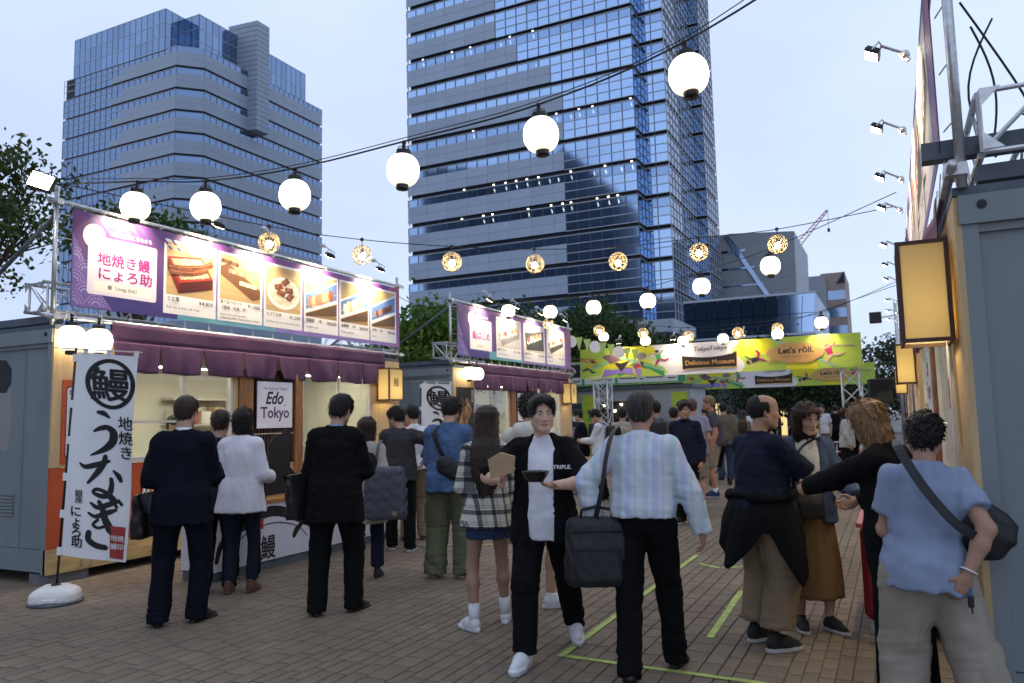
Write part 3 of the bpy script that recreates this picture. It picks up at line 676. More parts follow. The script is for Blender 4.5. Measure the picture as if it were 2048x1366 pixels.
    # tops: an inner top and, if any, an open or closed jacket
    for g, nm in ((top, 'shirt'), (jacket, 'jacket')):
        if not g: continue
        e = g.get('loose', 0.012)+(0.014 if g is jacket else 0); hem = g.get('hem', -0.02); pb = np.array([Sh[0], Sh[1], El[0], El[1], Hd[0], Hd[1], T((-0.2*w, -0.16*w, hem)), T((0.2*w, 0.18*w, hem)), T((-0.2, -0.15, 0.0)), T((0.2, 0.2, 0.1)), neck])
        F = Field(pb.min(0)-0.10-e, pb.max(0)+0.10+e, h); fa = g.get('fold', 1.0)
        A = g.get('belly', 0.0)
        fw = 0.93 if sex == 'w' else 1.0
        lx_ = max(0.0, (legs or {}).get('loose', 0.0))*0.5+(0.012 if lt == 'trousers' else 0.008)
        if hem > 0.03: lx_ = 0.0
        rows = [(hem, 0, -0.006, 0.158*w+e*1.0+lx_+g.get('flare', 0), 0.122*w+e*1.0+lx_+g.get('flare', 0)+A*0.5), (0.0, 0, -0.006, 0.158*w+e*0.9+lx_, 0.124*w+e*0.9+lx_+A), (0.13, 0, 0.004, (0.136 if e < 0.028 else 0.150)*w*fw+e*1.1, (0.100 if e < 0.028 else 0.110)*w*fw+e*1.1+A), (0.28, 0, 0.0, 0.146*w*fw+e*0.9, 0.106*w+e*0.9+A*0.4), (0.36, 0, -0.006, 0.146*w*fw+e*0.7, 0.098*w+e*0.8), (0.42, 0, -0.012, 0.110*w*fw+e*0.6, 0.074*w+e*0.7), (0.462, 0, -0.012, 0.070+e*0.5, 0.060+e*0.6), (0.51, 0, -0.005, 0.050+e*0.4, 0.054+e*0.4)]
        Mi = Mt.T
        def torso(x, y, z):
            dx, dy, dz = (x-pel[0])/s, (y-pel[1])/s, (z-pel[2])/s
            lx = Mi[0,0]*dx+Mi[0,1]*dy+Mi[0,2]*dz; ly = Mi[1,0]*dx+Mi[1,1]*dy+Mi[1,2]*dz; lz = Mi[2,0]*dx+Mi[2,1]*dy+Mi[2,2]*dz
            P = np.array(sorted(rows)); zz = P[:, 0]; i_ = lambda j: np.interp(lz, zz, P[:, j]).astype(np.float32)
            cx, cy, rx, ry = i_(1), i_(2), i_(3), i_(4); u = (np.abs((lx-cx)/rx)**2.35+np.abs((ly-cy)/ry)**2.35)**(1/2.35)
            t = np.maximum((u-1)*np.minimum(rx, ry), np.maximum(lz-zz[-1], zz[0]-lz))
            return t*s
        F.put(torso, T((0,0,0.25))-0.75*s, T((0,0,0.25))+0.75*s, 0.02)
        for i in (0, 1):
            sl = g.get('sleeve', 'long'); k = 0.03; gs = (0.6+0.4*w)*(1.0 if sex == 'm' else 0.9); ra, rb, rc = 0.054*gs+e*0.65, 0.045*gs+e*0.65, 0.034*gs+e*0.65
            if sl == 'none': F.cone(Sh[i]*0.85+neck*0.15, Sh[i], 0.05*s, 0.05*s, 0.04); continue
            F.cone(T((0.05*(1 if i else -1), -0.012, 0.462)), Sh[i], (0.03+e*0.5)*s, (0.052*gs+e*0.6)*s, 0.03)
            if sl in ('short', 'half'):
                fr = 0.62 if sl == 'short' else 1.0; p = Sh[i]+(El[i]-Sh[i])*fr; n = unit(El[i]-Sh[i]); rb2 = (rb+0.014) if sl == 'short' else rb+0.012
                F.cone(Sh[i], Sh[i]+(El[i]-Sh[i])*1.15, ra*s, rb2*s, 0.016, cut=[(p, n)])
            else:
                n = unit(Hd[i]-El[i]); p = Hd[i]-n*g.get('cuff', 0.012); F.cone(Sh[i], El[i], ra*s, rb*s, k); F.cone(El[i], Hd[i]+n*0.03, rb*s, rc*s, 0.015, cut=[(p, n)])
        if g.get('collar'):
            F.put(lambda x, y, z: np.abs(np.sqrt(((x-neck[0])/1.0)**2+((y-neck[1]-0.005)/1.05)**2)-0.062*s-0.3*(neck[2]+0.03-z)*0)-0.007+np.maximum(np.abs(z-neck[2]-0.004*s)-0.018*s, 0)*2, neck-0.12, neck+0.12, 0.012)
        if g.get('open'):                                    # open front: a wedge cut away
            ow = g['open']
            def wedge(x, y, z):
                dx, dy, dz = (x-pel[0])/s, (y-pel[1])/s, (z-pel[2])/s
                lx = Mi[0,0]*dx+Mi[0,1]*dy+Mi[0,2]*dz; ly = Mi[1,0]*dx+Mi[1,1]*dy+Mi[1,2]*dz; lz = Mi[2,0]*dx+Mi[2,1]*dy+Mi[2,2]*dz
                return -np.minimum(np.minimum(ow*(1.0-0.0*lz)-np.abs(lx-g.get('open_x', 0)), ly-0.03), 0.7-lz)*s
            F.d = np.maximum(F.d, -wedge(*F.grid()))
        f1 = Folds(sd+7, (22, 22, 6), 4); f2 = Folds(sd+8, (20, 20, 34), 5); f3 = Folds(sd+9, (12, 12, 44), 4)
        mids = [El[0], El[1]]
        def dsp(x, y, z):
            el = sum(np.exp(-((x-p[0])**2+(y-p[1])**2+(z-p[2])**2)/0.013) for p in mids); wst = np.exp(-((z-(pel[2]+0.06))/0.09)**2)
            return fa*(0.010*f1(x, y, z)+0.005*f2(x, y, z)+0.011*f3(x, y, z)*(el+0.5*wst))
        F.disp(dsp)
        v, q = F.nets(); o = link(g.get('name', nm), np_mesh(nm, v, q, g['mat']), root)
        if g.get('collar_mat'):
            mb = MB(); n = 20; ring = []
            for rr, zz in ((0.066, -0.03), (0.060, 0.028), (0.056, 0.028)):
                ring.append([neck+Mt@np.array([rr*s*math.cos(t), -0.002+rr*1.05*s*math.sin(t), zz*s-0.006*math.sin(t)]) for t in np.linspace(0, 2*math.pi, n, endpoint=False)])
            V = sum([list(r_) for r_ in ring], []); mb.add(V, [(a*n+i, a*n+(i+1) % n, (a+1)*n+(i+1) % n, (a+1)*n+i) for a in range(2) for i in range(n)]); mb.build('collar', g['collar_mat'], root, True)
    # shoes, socks
    st, sm = shoes[:2]
    for i, ft in enumerate(feet):
        if st is None: break
        fx, fy, fa = ft[:3]; lift = ft[3] if len(ft) > 3 else 0; pit = ft[4] if len(ft) > 4 else 0
        v, q, so = shoe_mesh(st, {0: 0.0075, 1: 0.012, 2: 0.02}[lod], 0.27*s*(1 if sex == 'm' else 0.92)); Mf = rotz(R(fa))@rotx(R(pit)); vv = v@Mf.T
        vv = vv+np.array([fx, fy, lift]); vv[:, 2] -= min(0, vv[:, 2].min())
        me = np_mesh('shoe', vv, q, sm)
        if len(shoes) > 2 and shoes[2]:
            me.materials.append(shoes[2]); zc = v[q].mean(1)[:, 2]; me.polygons.foreach_set('material_index', (zc < so*0.97).astype(np.int32))
        link('shoe', me, root)
        if socks:
            mb = MB(); mb.cyl(An[i]-np.array([0,0,0.03]), An[i]+(Kn[i]-An[i])*socks[1], 0.041*s, 0.044*s, 14); mb.build('sock', socks[0], root, True)
    return dict(root=root, T=T, neck=neck, Sh=Sh, El=El, Hd=Hd, hc=hc, Mh=Mh, Mt=Mt, s=s, pel=pel, w=w, An=An, Kn=Kn, face=face, x=x, y=y, hs=hs)
def to_world(P, p):
    a = R(P['face']); c, s_ = math.cos(a), math.sin(a)
    return np.array([P['x']+c*p[0]-s_*p[1], P['y']+s_*p[0]+c*p[1], p[2]])
M_eye = attr_mat('eye', rough=0.4, spec=0.2)
# ------------------------------------------------------------------ ground and pavers
g = MB(); g.box((-900, -500, -0.4), (900, 1300, -0.012)); M_ground = mat('plaza_concrete', (0.20, 0.18, 0.165), rough=0.85, var=0.18, scale=0.6, bump=0.1, bscale=30)
ground = g.build('ground', M_ground); tag(ground, 'grey plaza ground under the market', 'ground', kind='structure')
PCOL = [tuple(a*b for a, b in zip(c, (1.14, 1.05, 0.94))) for c in [tuple(0.45*q_+0.55*b_ for q_, b_ in zip(p_, (0.164, 0.140, 0.115))) for p_ in [(0.168, 0.140, 0.112), (0.155, 0.130, 0.106), (0.182, 0.152, 0.122), (0.145, 0.124, 0.104), (0.172, 0.148, 0.124), (0.160, 0.132, 0.104), (0.132, 0.117, 0.104), (0.196, 0.168, 0.138)]]]
def in_view(p, m=30):
    d = np.array(p, float)-np.array([0, 0, EYE]); z = d@_f
    if z < 0.2: return None
    x = 1024+1550*(d@CAM_R)/z; y = 683-1550*(d@CAM_U)/z
    return (x, y, z) if -m < x < 2048+m and -m < y < 1366+m else None
pr = random.Random(3); pav = []; xx = -14.0
while xx < 5.0:                                                  # courses of mixed width run along the street
    w_ = pr.choice((0.09, 0.12, 0.12, 0.17)); yy = 1.6+pr.uniform(0, 0.3)
    while yy < 34:
        l_ = pr.choice((0.18, 0.22, 0.22, 0.27)); q = in_view((xx+w_/2, yy+l_/2, 0), 60)
        if q: pav.append((q[2], xx+w_/2, yy+l_/2, w_, l_))
        yy += l_
    xx += w_
pav.sort()
def paver_geo(mb, cx, cy, w_, l_, col, dz=0.0, g=0.0025):
    a, b = w_/2-g, l_/2-g; t = 0.004
    x0, x1, y0, y1 = cx-a, cx+a, cy-b, cy+b
    mb.add([(x0,y0,-0.011),(x1,y0,-0.011),(x1,y1,-0.011),(x0,y1,-0.011),(x0+t,y0+t,dz),(x1-t,y0+t,dz),(x1-t,y1-t,dz),(x0+t,y1-t,dz)],
           [(4,5,6,7),(0,1,5,4),(1,2,6,5),(2,3,7,6),(3,0,4,7)], col)
pm = {}; rest = MB()
for k, (z, cx, cy, w_, l_) in enumerate(pav):
    ci = min(7, int(abs(pr.gauss(0, 2.4)))) if pr.random() < 0.8 else pr.randrange(8)
    if k < 300:
        if (ci, w_, l_) not in pm: mb = MB(); paver_geo(mb, 0, 0, w_, l_, PCOL[ci]); pm[(ci, w_, l_)] = mb.mesh('paver', M_paver)
        link('paver', pm[(ci, w_, l_)], ground, (cx, cy, pr.uniform(-0.0015, 0.001)))
    else: paver_geo(rest, cx, cy, w_, l_, PCOL[ci], pr.uniform(-0.0015, 0.001))
o = rest.build('paving', M_paver, ground); o['kind'] = 'stuff'
# green marking tape on the paving
def tape(pts, label, w=0.05):
    mb = MB(); pts = [Vector((*p, 0.0035)) for p in pts]
    for a, b in zip(pts, pts[1:]):
        d = (b-a).normalized(); n = Vector((-d.y, d.x, 0))*w/2
        mb.prism([a+n, a-n, b-n, b+n], (0, 0, 0.0008))
    tag(mb.build('marking_tape', M_tape), label, 'tape', 'queue marking tapes on the paving')
M_tape = mat('green_tape', (0.33, 0.42, 0.10), rough=0.7, var=0.3, scale=14, bump=0.3, bscale=40)
tape([(-2.05, 4.815), (-2.06, 8.75)], 'long green tape line running past the black trouser legs up the paving')
tape([(-2.02, 4.84), (-0.75, 4.78)], 'green tape line across the paving at the bottom edge of the picture')
tape([(-1.25, 5.6), (-1.30, 7.15)], 'short green tape strip beside the man with the tied jacket')
tape([(-1.93, 8.3), (-1.67, 8.1), (-1.45, 8.3)], 'small green tape chevron beyond the short tape strip')
tape([(-5.5, 8.4), (-4.4, 8.75)], 'faint green tape strip near the counter end', 0.04)
tape([(-5.5, 10.0), (-3.6, 10.6)], 'faint green tape strip between counter and queueing man', 0.04)

# ------------------------------------------------------------------ printed pictures for menus
def disc(c, rx, ry=None, n=20, a=0.0):
    ry = ry or rx
    return [(c[0]+rx*math.cos(t)*math.cos(a)-ry*math.sin(t)*math.sin(a), c[1]+rx*math.cos(t)*math.sin(a)+ry*math.sin(t)*math.cos(a)) for t in np.linspace(0, 2*math.pi, n, endpoint=False)]
class Print:
    """Flat print built up in 0.3 mm layers on a plane: o origin, xd reading direction, yd up, nd towards the reader."""
    def __init__(s, o, xd, yd, nd, lift=0.0): s.o, s.x, s.y, s.n = (Vector(a) for a in (o, xd, yd, nd)); s.h = lift; s.mb = MB()
    def P(s, x, y, h=None): return s.o+s.x*x+s.y*y+s.n*(s.h if h is None else h)
    def poly(s, pts, col):
        s.h += 0.0003; s.mb.poly([s.P(*p) for p in pts], col)
    def rect(s, x0, y0, x1, y1, col): s.poly([(x0,y0),(x1,y0),(x1,y1),(x0,y1)], col)
    def rrect(s, x0, y0, x1, y1, r, col):
        pts = []
        for cx, cy, a in ((x1-r, y0+r, -90), (x1-r, y1-r, 0), (x0+r, y1-r, 90), (x0+r, y0+r, 180)):
            pts += [(cx+r*math.cos(R(a+t)), cy+r*math.sin(R(a+t))) for t in (0, 30, 60, 90)]
        s.poly(pts, col)
    def grad(s, x0, y0, x1, y1, c0, c1, n=8, vert=True):
        s.h += 0.0003
        for i in range(n):
            t = i/(n-1); c = tuple(a+(b-a)*t for a, b in zip(c0, c1))
            if vert: ya, yb = y0+(y1-y0)*i/n, y0+(y1-y0)*(i+1)/n; q = [(x0,ya),(x1,ya),(x1,yb),(x0,yb)]
            else: xa, xb = x0+(x1-x0)*i/n, x0+(x1-x0)*(i+1)/n; q = [(xa,y0),(xb,y0),(xb,y1),(xa,y1)]
            s.mb.poly([s.P(*p) for p in q], c)
    def speck(s, r, n, box, size, cols, shape=None):
        x0, y0, x1, y1 = box
        s.h += 0.0003
        for i in range(n):
            c = (r.uniform(x0, x1), r.uniform(y0, y1))
            if shape and not shape(*c): continue
            s.h += 0.00002; a = r.uniform(0, 3); z = size*r.uniform(0.5, 1.4)
            s.mb.poly([s.P(*p) for p in disc(c, z, z*0.55, 6, a)], r.choice(cols))
    def text(s, t, x, y, size, m, parent, **k):
        s.h += 0.0003
        return lettering(t, s.P(x, y), s.x, s.y, size, m, parent, **k)
    def build(s, name, parent=None): return s.mb.build(name, M_print, parent)
I_mag, I_blk, I_pur, I_wht, I_brn, I_org = ink('magenta', (0.36, 0.02, 0.22)), ink('black', (0.02, 0.018, 0.018)), ink('purple', (0.09, 0.03, 0.11)), ink('white', (0.8, 0.8, 0.8)), ink('brown', (0.22, 0.09, 0.02)), ink('gold', (0.62, 0.33, 0.12))
WOOD = [(0.46, 0.31, 0.15), (0.40, 0.26, 0.12), (0.52, 0.36, 0.19)]
def wood_bg(p, x0, y0, x1, y1, r):
    p.rect(x0, y0, x1, y1, WOOD[0]); n = 9
    for i in range(n):
        y = y0+(y1-y0)*(i+0.3*r.random())/n; p.rect(x0, y, x1, y+(y1-y0)*0.03, r.choice(WOOD))
def eel_strip(p, pts, w, r, cols):
    for i in range(len(pts)-1):
        a, b = np.array(pts[i]), np.array(pts[i+1]); d = (b-a)/np.linalg.norm(b-a); n = np.array([-d[1], d[0]])*w
        p.poly([tuple(a-n), tuple(b-n), tuple(b+n), tuple(a+n)], r.choice(cols))
        p.poly([tuple(a+n*0.2), tuple(b+n*0.1), tuple(b+n*0.5), tuple(a+n*0.6)], (0.30, 0.12, 0.06))
EEL = [(0.13, 0.035, 0.018), (0.17, 0.05, 0.025), (0.10, 0.028, 0.016)]
def food(p, kind, x0, y0, x1, y1, r):
    w, h = x1-x0, y1-y0; f = lambda u, v: (x0+w*u, y0+h*v); cl = lambda L: [f(*q) for q in L]
    if kind in (0, 1, 2): wood_bg(p, x0, y0, x1, y1, r)
    if kind == 0:      # lacquer box
        p.poly(cl([(0.02,0.72),(0.72,0.82),(0.97,0.42),(0.25,0.24)]), (0.36, 0.03, 0.02)); p.poly(cl([(0.02,0.72),(0.25,0.24),(0.25,0.04),(0.02,0.5)]), (0.16, 0.012, 0.01)); p.poly(cl([(0.25,0.24),(0.97,0.42),(0.97,0.22),(0.25,0.04)]), (0.07, 0.01, 0.01))
        p.poly(cl([(0.09,0.69),(0.70,0.77),(0.90,0.45),(0.29,0.31)]), (0.55, 0.42, 0.22)); p.speck(r, 90, (*f(0.2,0.34), *f(0.8,0.72)), w*0.022, [(0.75,0.68,0.55),(0.68,0.58,0.42)])
        eel_strip(p, cl([(0.04,0.52),(0.25,0.53),(0.5,0.57),(0.75,0.63),(0.96,0.74)]), h*0.055, r, EEL); eel_strip(p, cl([(0.06,0.44),(0.3,0.44),(0.55,0.48),(0.85,0.60)]), h*0.05, r, EEL)
    elif kind == 1:    # board with three skewers
        p.poly(cl([(0.0,0.72),(0.18,0.82),(1.0,0.32),(0.98,0.12),(0.8,0.06),(0.0,0.55)]), (0.14, 0.06, 0.03))
        for (a, b), cs in (((0.12,0.86),[(0.09,0.03,0.02),(0.16,0.08,0.05)]), ((0.30,0.66),[(0.42,0.2,0.12),(0.55,0.35,0.25)]), ((0.56,0.42),[(0.75,0.66,0.45),(0.66,0.5,0.28)])):
            for i in range(5): p.poly([f(a-0.06+0.085*i+dx, b+dy-0.01*i) for dx, dy in ((-0.045,-0.05),(0.05,-0.045),(0.04,0.05),(-0.04,0.045))], cs[i % 2])
    elif kind == 2:    # bowl
        p.poly(disc(f(0.5,0.42), w*0.46, h*0.36, 28), (0.78, 0.74, 0.66)); p.poly(disc(f(0.5,0.44), w*0.40, h*0.29, 28), (0.62, 0.52, 0.36)); p.speck(r, 150, (*f(0.12,0.18), *f(0.88,0.7)), w*0.02, [(0.8,0.76,0.66),(0.72,0.66,0.52)], lambda x, y: ((x-x0)/w-0.5)**2/0.15+((y-y0)/h-0.44)**2/0.075 < 1)
        for a, b, an in ((0.35,0.55,0.3),(0.55,0.68,0.8),(0.65,0.5,0.1),(0.42,0.42,-0.3),(0.68,0.36,0.9)):
            q = [f(a+0.14*math.cos(an+t), b+0.11*math.sin(an+t)) for t in (0.6, 2.5, 3.7, 5.7)]; p.poly(q, r.choice(EEL)); p.poly([f(a+0.09*math.cos(an+t), b+0.07*math.sin(an+t)) for t in (0.6, 2.2, 3.7)], (0.3, 0.11, 0.06))
    elif kind in (3, 4, 5):   # skewers on a blue and white dish
        p.rect(x0, y0, x1, y1, (0.5, 0.36, 0.17)); p.poly(cl([(0,0.08),(1,0.42),(1,0.95),(0,0.55)]), (0.72, 0.74, 0.78)); p.poly(cl([(0,0.16),(1,0.5),(1,0.9),(0,0.5)]), (0.12, 0.22, 0.48)); p.poly(cl([(0,0.0),(0.7,0.0),(1,0.12),(1,0.40),(0,0.06)]), (0.10, 0.055, 0.03)); p.poly(cl([(0,0.0),(1,0.0),(1,0.1)]), (0.3, 0.19, 0.08))
        cs = {3: [(0.40,0.18,0.10),(0.60,0.36,0.24),(0.30,0.10,0.05)], 4: [(0.80,0.70,0.48),(0.70,0.54,0.28),(0.82,0.76,0.6)], 5: [(0.14,0.06,0.04),(0.40,0.25,0.18),(0.08,0.03,0.02)]}[kind]
        p.poly([f(0.02,0.26), f(0.98,0.62), f(0.98,0.64), f(0.02,0.28)], (0.6, 0.45, 0.22))
        n = 7 if kind != 5 else 9
        for i in range(n):
            t = 0.16+0.74*i/n; sz = 0.13 if kind != 5 else 0.085
            for k in range(2): p.poly([f(t+sz*r.uniform(0.7,1.1)*math.cos(a)*0.75, 0.28+0.37*t+sz*1.15*r.uniform(0.75,1.15)*math.sin(a)) for a in np.linspace(0, 6.28, 8, endpoint=False)], r.choice(cs))
    else:              # sushi on slate
        base = {6: (0.55,0.5,0.48), 7: (0.6,0.55,0.5), 8: (0.62,0.57,0.5)}[kind]; p.rect(x0, y0, x1, y1, base); p.poly(cl([(0.05,0.45),(0.9,0.75),(0.95,0.42),(0.2,0.05)] if kind != 7 else [(0.02,0.7),(0.95,0.85),(0.98,0.1),(0.1,0.05)]), (0.25,0.24,0.24) if kind == 6 else (0.05,0.05,0.05))
        for i in range(5):
            c = (0.2+0.15*i, 0.42+0.06*i)
            p.poly(disc(f(c[0], c[1]-0.04), w*0.07, h*0.10, 12, 0.4), (0.82,0.80,0.76)); p.poly(disc(f(c[0], c[1]+0.02), w*0.06, h*0.11, 12, 0.5), [(0.75,0.32,0.2),(0.8,0.55,0.45),(0.55,0.08,0.06),(0.82,0.7,0.6),(0.7,0.2,0.12)][(i+kind) % 5])
    return p
BANNER1 = [(1.28, 2.07, 0, ['うな重', '¥4,800', 'Eel on a box of rice', '']), (2.10, 2.88, 1, ['食べ比べセット', '¥1,500', 'Assorted eel skewers\n(Glaze-grilled, Plain grilled, Liver)', '（蒲焼、白焼、肝）']), (2.91, 3.68, 2, ['ちびうな丼', '¥1,200', 'Grilled eel on rice(small size)', '']),
           (3.72, 4.50, 3, ['蒲焼串　1本', '¥600', 'Grilled eel', '']), (4.53, 5.30, 4, ['白焼串　1本', '¥600', 'Plain grilled', '']), (5.33, 6.07, 5, ['肝串　1本', '¥500', 'Liver', ''])]
BANNER2 = [(1.82, 3.07, 6, ['特選にぎりセット', '¥1,200', 'Select Sushi & Pieces', '']), (3.22, 4.44, 7, ['特選 寿司５カン', '¥1,000', 'Sushi 5 Pieces', '']), (4.56, 5.73, 8, ['特選のり巻', '¥2,200', 'Rolled sushi', ''])]
def menu_banner(root_m, which, label, group):
    """printed sheet 6.1 x 1.05 m in the stall frame (y along the facade, z up, facing +x)"""
    o = empty('menu_banner', (0, 0, 0), 0, label, 'banner', group); o.matrix_world = root_m
    mb = MB(); n = 40
    X = lambda y, z: 0.012*math.sin(2.1*y+0.7)+0.008*math.sin(7*y+z*3)
    y0, y1, z0, z1 = 0.13, 6.17, 2.83, 3.87
    C = lambda a, b, t: tuple(p+(q-p)*t for p, q in zip(a, b))
    for i in range(n):
        for j in range(6):
            ya, yb = y0+(y1-y0)*i/n, y0+(y1-y0)*(i+1)/n; za, zb = z0+(z1-z0)*j/6, z0+(z1-z0)*(j+1)/6; t = i/n
            base = C((0.045, 0.035, 0.17), (0.12, 0.035, 0.16), j/5) if t < 0.3 else C((0.22, 0.16, 0.42), (0.14, 0.045, 0.22), j/5)
            if t > 0.93: base = C(base, (0.42, 0.10, 0.10), 0.6 if j > 3 else 0.25)
            if 0.2 < t < 0.5 and j == 0: base = C(base, (0.10, 0.34, 0.38), 0.8)
            mb.quad((0.005, ya, za), (0.005, yb, za), (0.005, yb, zb), (0.005, ya, zb), base)
    mb.add([(0.0, y0, z0), (0.0, y1, z0), (0.0, y1, z1), (0.0, y0, z1)], [(3, 2, 1, 0)], (0.6, 0.6, 0.62))
    mb.build('sheet', M_print, o); rr = random.Random(5+which)
    p = Print((0.0055, 0, 0), (0, 1, 0), (0, 0, 1), (1, 0, 0))
    # wave-scale corner and stripes
    p.poly([(y0+0.01, z0+0.01), (0.62, z0+0.01), (0.36, 3.15), (0.22, 3.45), (y0+0.01, 3.62)], (0.15, 0.10, 0.32))
    for cy, cz in ((0.16, 2.86), (0.42, 2.86), (0.29, 2.98), (0.16, 3.10), (0.29, 3.22), (0.17, 3.34)):
        for rd in (0.12, 0.085, 0.05):
            for t in range(7, 174, 14):
                q = (cy+rd*math.cos(R(t)), cz+rd*math.sin(R(t)))
                if q[0] > y0+0.02 and q[0]+0.6*(q[1]-2.83) < 0.60 and q[1] < 3.6: p.h += 0.00001; p.mb.poly([p.P(*a) for a in disc(q, 0.006, 0.006, 6)], (0.5, 0.46, 0.68))
    p.h += 0.0003
    for k in range(9):
        a = 0.25+0.13*k; p.mb.poly([p.P(*q) for q in ((a, 3.86), (a+0.045, 3.86), (a+0.25, 3.66), (a+0.2, 3.66))], (0.06, 0.06, 0.24))
    PX0, PX1 = (0.31, 1.18) if which == 1 else (0.64, 1.6)
    p.rrect(PX0, 2.99, PX1, 3.63, 0.03, (0.76, 0.66, 0.74)); p.poly(disc((PX0+0.07, 3.62), 0.135, 0.135, 30), (0.80, 0.76, 0.76)); p.rrect(PX0+0.07, 3.03, PX1-0.07, 3.14, 0.02, (0.80, 0.76, 0.70))
    p.text('お品書きはこちらから', PX0+0.25, 3.67, 0.055, I_wht, o, fat=0.008)
    if which == 1:
        p.text('unagi NYOROSUKE', 0.55, 3.51, 0.075, I_mag, o, width=0.54); p.text('地焼き鰻', 0.42, 3.335, 0.155, I_mag, o, fat=0.022, width=0.66); p.text('にょろ助', 0.42, 3.175, 0.15, I_mag, o, fat=0.022, width=0.67); p.text('鰻（Unagi (Eel)）', 0.55, 3.065, 0.055, I_blk, o, bold=0.005)
    else:
        p.text('sushi Hajime', 0.95, 3.45, 0.07, I_mag, o); p.text('鮨はじめ', 0.74, 3.22, 0.20, I_mag, o, fat=0.02, width=0.76); p.text('鮨（Sushi）', 0.95, 3.06, 0.06, I_blk, o)
    p.build('shop_panel', o)
    for k, (a, b, kind, tx) in enumerate(BANNER1 if which == 1 else BANNER2):
        q = Print((0.0062+0.0002, 0, 0), (0, 1, 0), (0, 0, 1), (1, 0, 0)); q.rrect(a, 2.89, b, 3.785, 0.012, (0.76, 0.73, 0.73))
        food(q, kind, a+0.035, 3.12 if kind != 1 else 3.17, b-0.035, 3.755, rr); c = q.build('menu_card', o)
        zt = 3.05 if kind != 1 else 3.115; W = b-a
        q.text(tx[0], a+0.035, zt, 0.058, I_blk, c, fat=0.012, width=min(0.47*W, 0.06*len(tx[0])*0.98)); q.text(tx[1], b-0.04-0.30*W, zt-0.012, 0.07, I_blk, c, bold=0.008, width=0.29*W)
        if tx[3]: q.text(tx[3], a+0.03, zt-0.075, 0.055, I_blk, c, fat=0.01)
        q.text(tx[2], a+0.035, 2.955 if kind != 1 else 2.96, 0.045, I_blk, c, width=min(W*0.86, 0.024*len(tx[2])) if '\n' not in tx[2] else W*0.88, line=0.95)
    return o

# ------------------------------------------------------------------ stall parts shared by all stalls
def lantern_meshes():
    mb = MB(); k = 14; prof = []
    for i in range(k+1):
        t = math.pi*(0.13+0.74*i/k); rr = 0.135*(math.sin(t)**0.72); prof.append((rr, -0.135*math.cos(t)*1.02))
    fine = []
    for (r0, z0), (r1, z1) in zip(prof, prof[1:]): fine += [(r0, z0), ((r0+r1)/2*1.006, (z0+z1)/2)]
    fine.append(prof[-1]); mb.lathe(fine, 24); paper = mb.mesh('paper_shade', M_lantern, True)
    def ring(z, r, hh):
        m = MB(); m.lathe([(r*0.98, z), (r, z+0.004), (r, z+hh-0.004), (r*0.98, z+hh)], 20); m.lathe([(r*0.85, z-0.002), (r*0.85, z+hh+0.002)], 16)
        for a in range(6): m.cyl((r*1.0*math.cos(a*1.05), r*1.0*math.sin(a*1.05), z+hh*0.5-0.004), (r*1.02*math.cos(a*1.05), r*1.02*math.sin(a*1.05), z+hh*0.5-0.004), 0.004, n=6)
        return m.mesh('ring', M_black, True)
    top = ring(0.122, 0.062, 0.048); bot = ring(-0.165, 0.052, 0.045)
    m = MB(); m.tube([(-0.055, 0, 0.165), (-0.04, 0, 0.20), (0, 0, 0.215), (0.04, 0, 0.20), (0.055, 0, 0.165)], 0.004); m.cyl((0, 0, 0.17), (0, 0, 0.235), 0.018, 0.014, 8); m.sphere((0, 0, 0.24), 0.02, 8, 6)
    return paper, top, bot, m.mesh('hanger', M_black, True)
LM = lantern_meshes()
def lantern(loc, label, group, s=1.0, rot=None):
    r = empty('paper_lantern', loc, rng.uniform(0, 6), label, 'lantern', group)
    for n, me in zip(('paper_shade', 'top_ring', 'bottom_ring', 'hanger'), LM): link(n, me, r)
    r.scale = (s, s, s)
    if rot: r.rotation_euler = rot
    return r
def ball_meshes():
    mb = MB(); r = random.Random(11); pts = []
    for i in range(46):
        z = 1-2*(i+0.5)/46; t = i*2.399963; q = math.sqrt(1-z*z); pts.append(Vector((q*math.cos(t), q*math.sin(t), z)))
    for i in range(46):
        near = sorted(range(46), key=lambda j: (pts[i]-pts[j]).length)[1:6]
        for j in near:
            if j > i:
                a, b = pts[i], pts[j]; mb.tube([(a.lerp(b, t)).normalized()*0.125 for t in (0, 0.33, 0.66, 1)], 0.0034, 4)
    for a in range(5):
        n = Vector((r.gauss(0,1), r.gauss(0,1), r.gauss(0,1))).normalized(); u = n.orthogonal().normalized(); v = n.cross(u)
        mb.tube([(u*math.cos(t)+v*math.sin(t))*0.126 for t in np.linspace(0, 6.283, 25)], 0.0032, 4)
    cage = mb.mesh('wicker_cage', M_wicker, True)
    m = MB(); m.sphere((0, 0, -0.02), 0.038, 14, 10, sc=(1, 1, 1.15)); bulb = m.mesh('bulb', M_bulb, True)
    m = MB(); m.cyl((0, 0, 0.02), (0, 0, 0.075), 0.022, 0.018, 10); m.cyl((0, 0, 0.075), (0, 0, 0.2), 0.005, n=6); m.sphere((0, 0, 0.2), 0.026, 8, 6); sock = m.mesh('socket', M_black, True)
    return cage, bulb, sock
BM = ball_meshes()
def ball_lamp(loc, label, group):
    r = empty('wicker_ball_lamp', loc, rng.uniform(0, 6), label, 'lamp', group)
    for n, me in zip(('wicker_cage', 'bulb', 'socket'), BM): link(n, me, r)
    return r
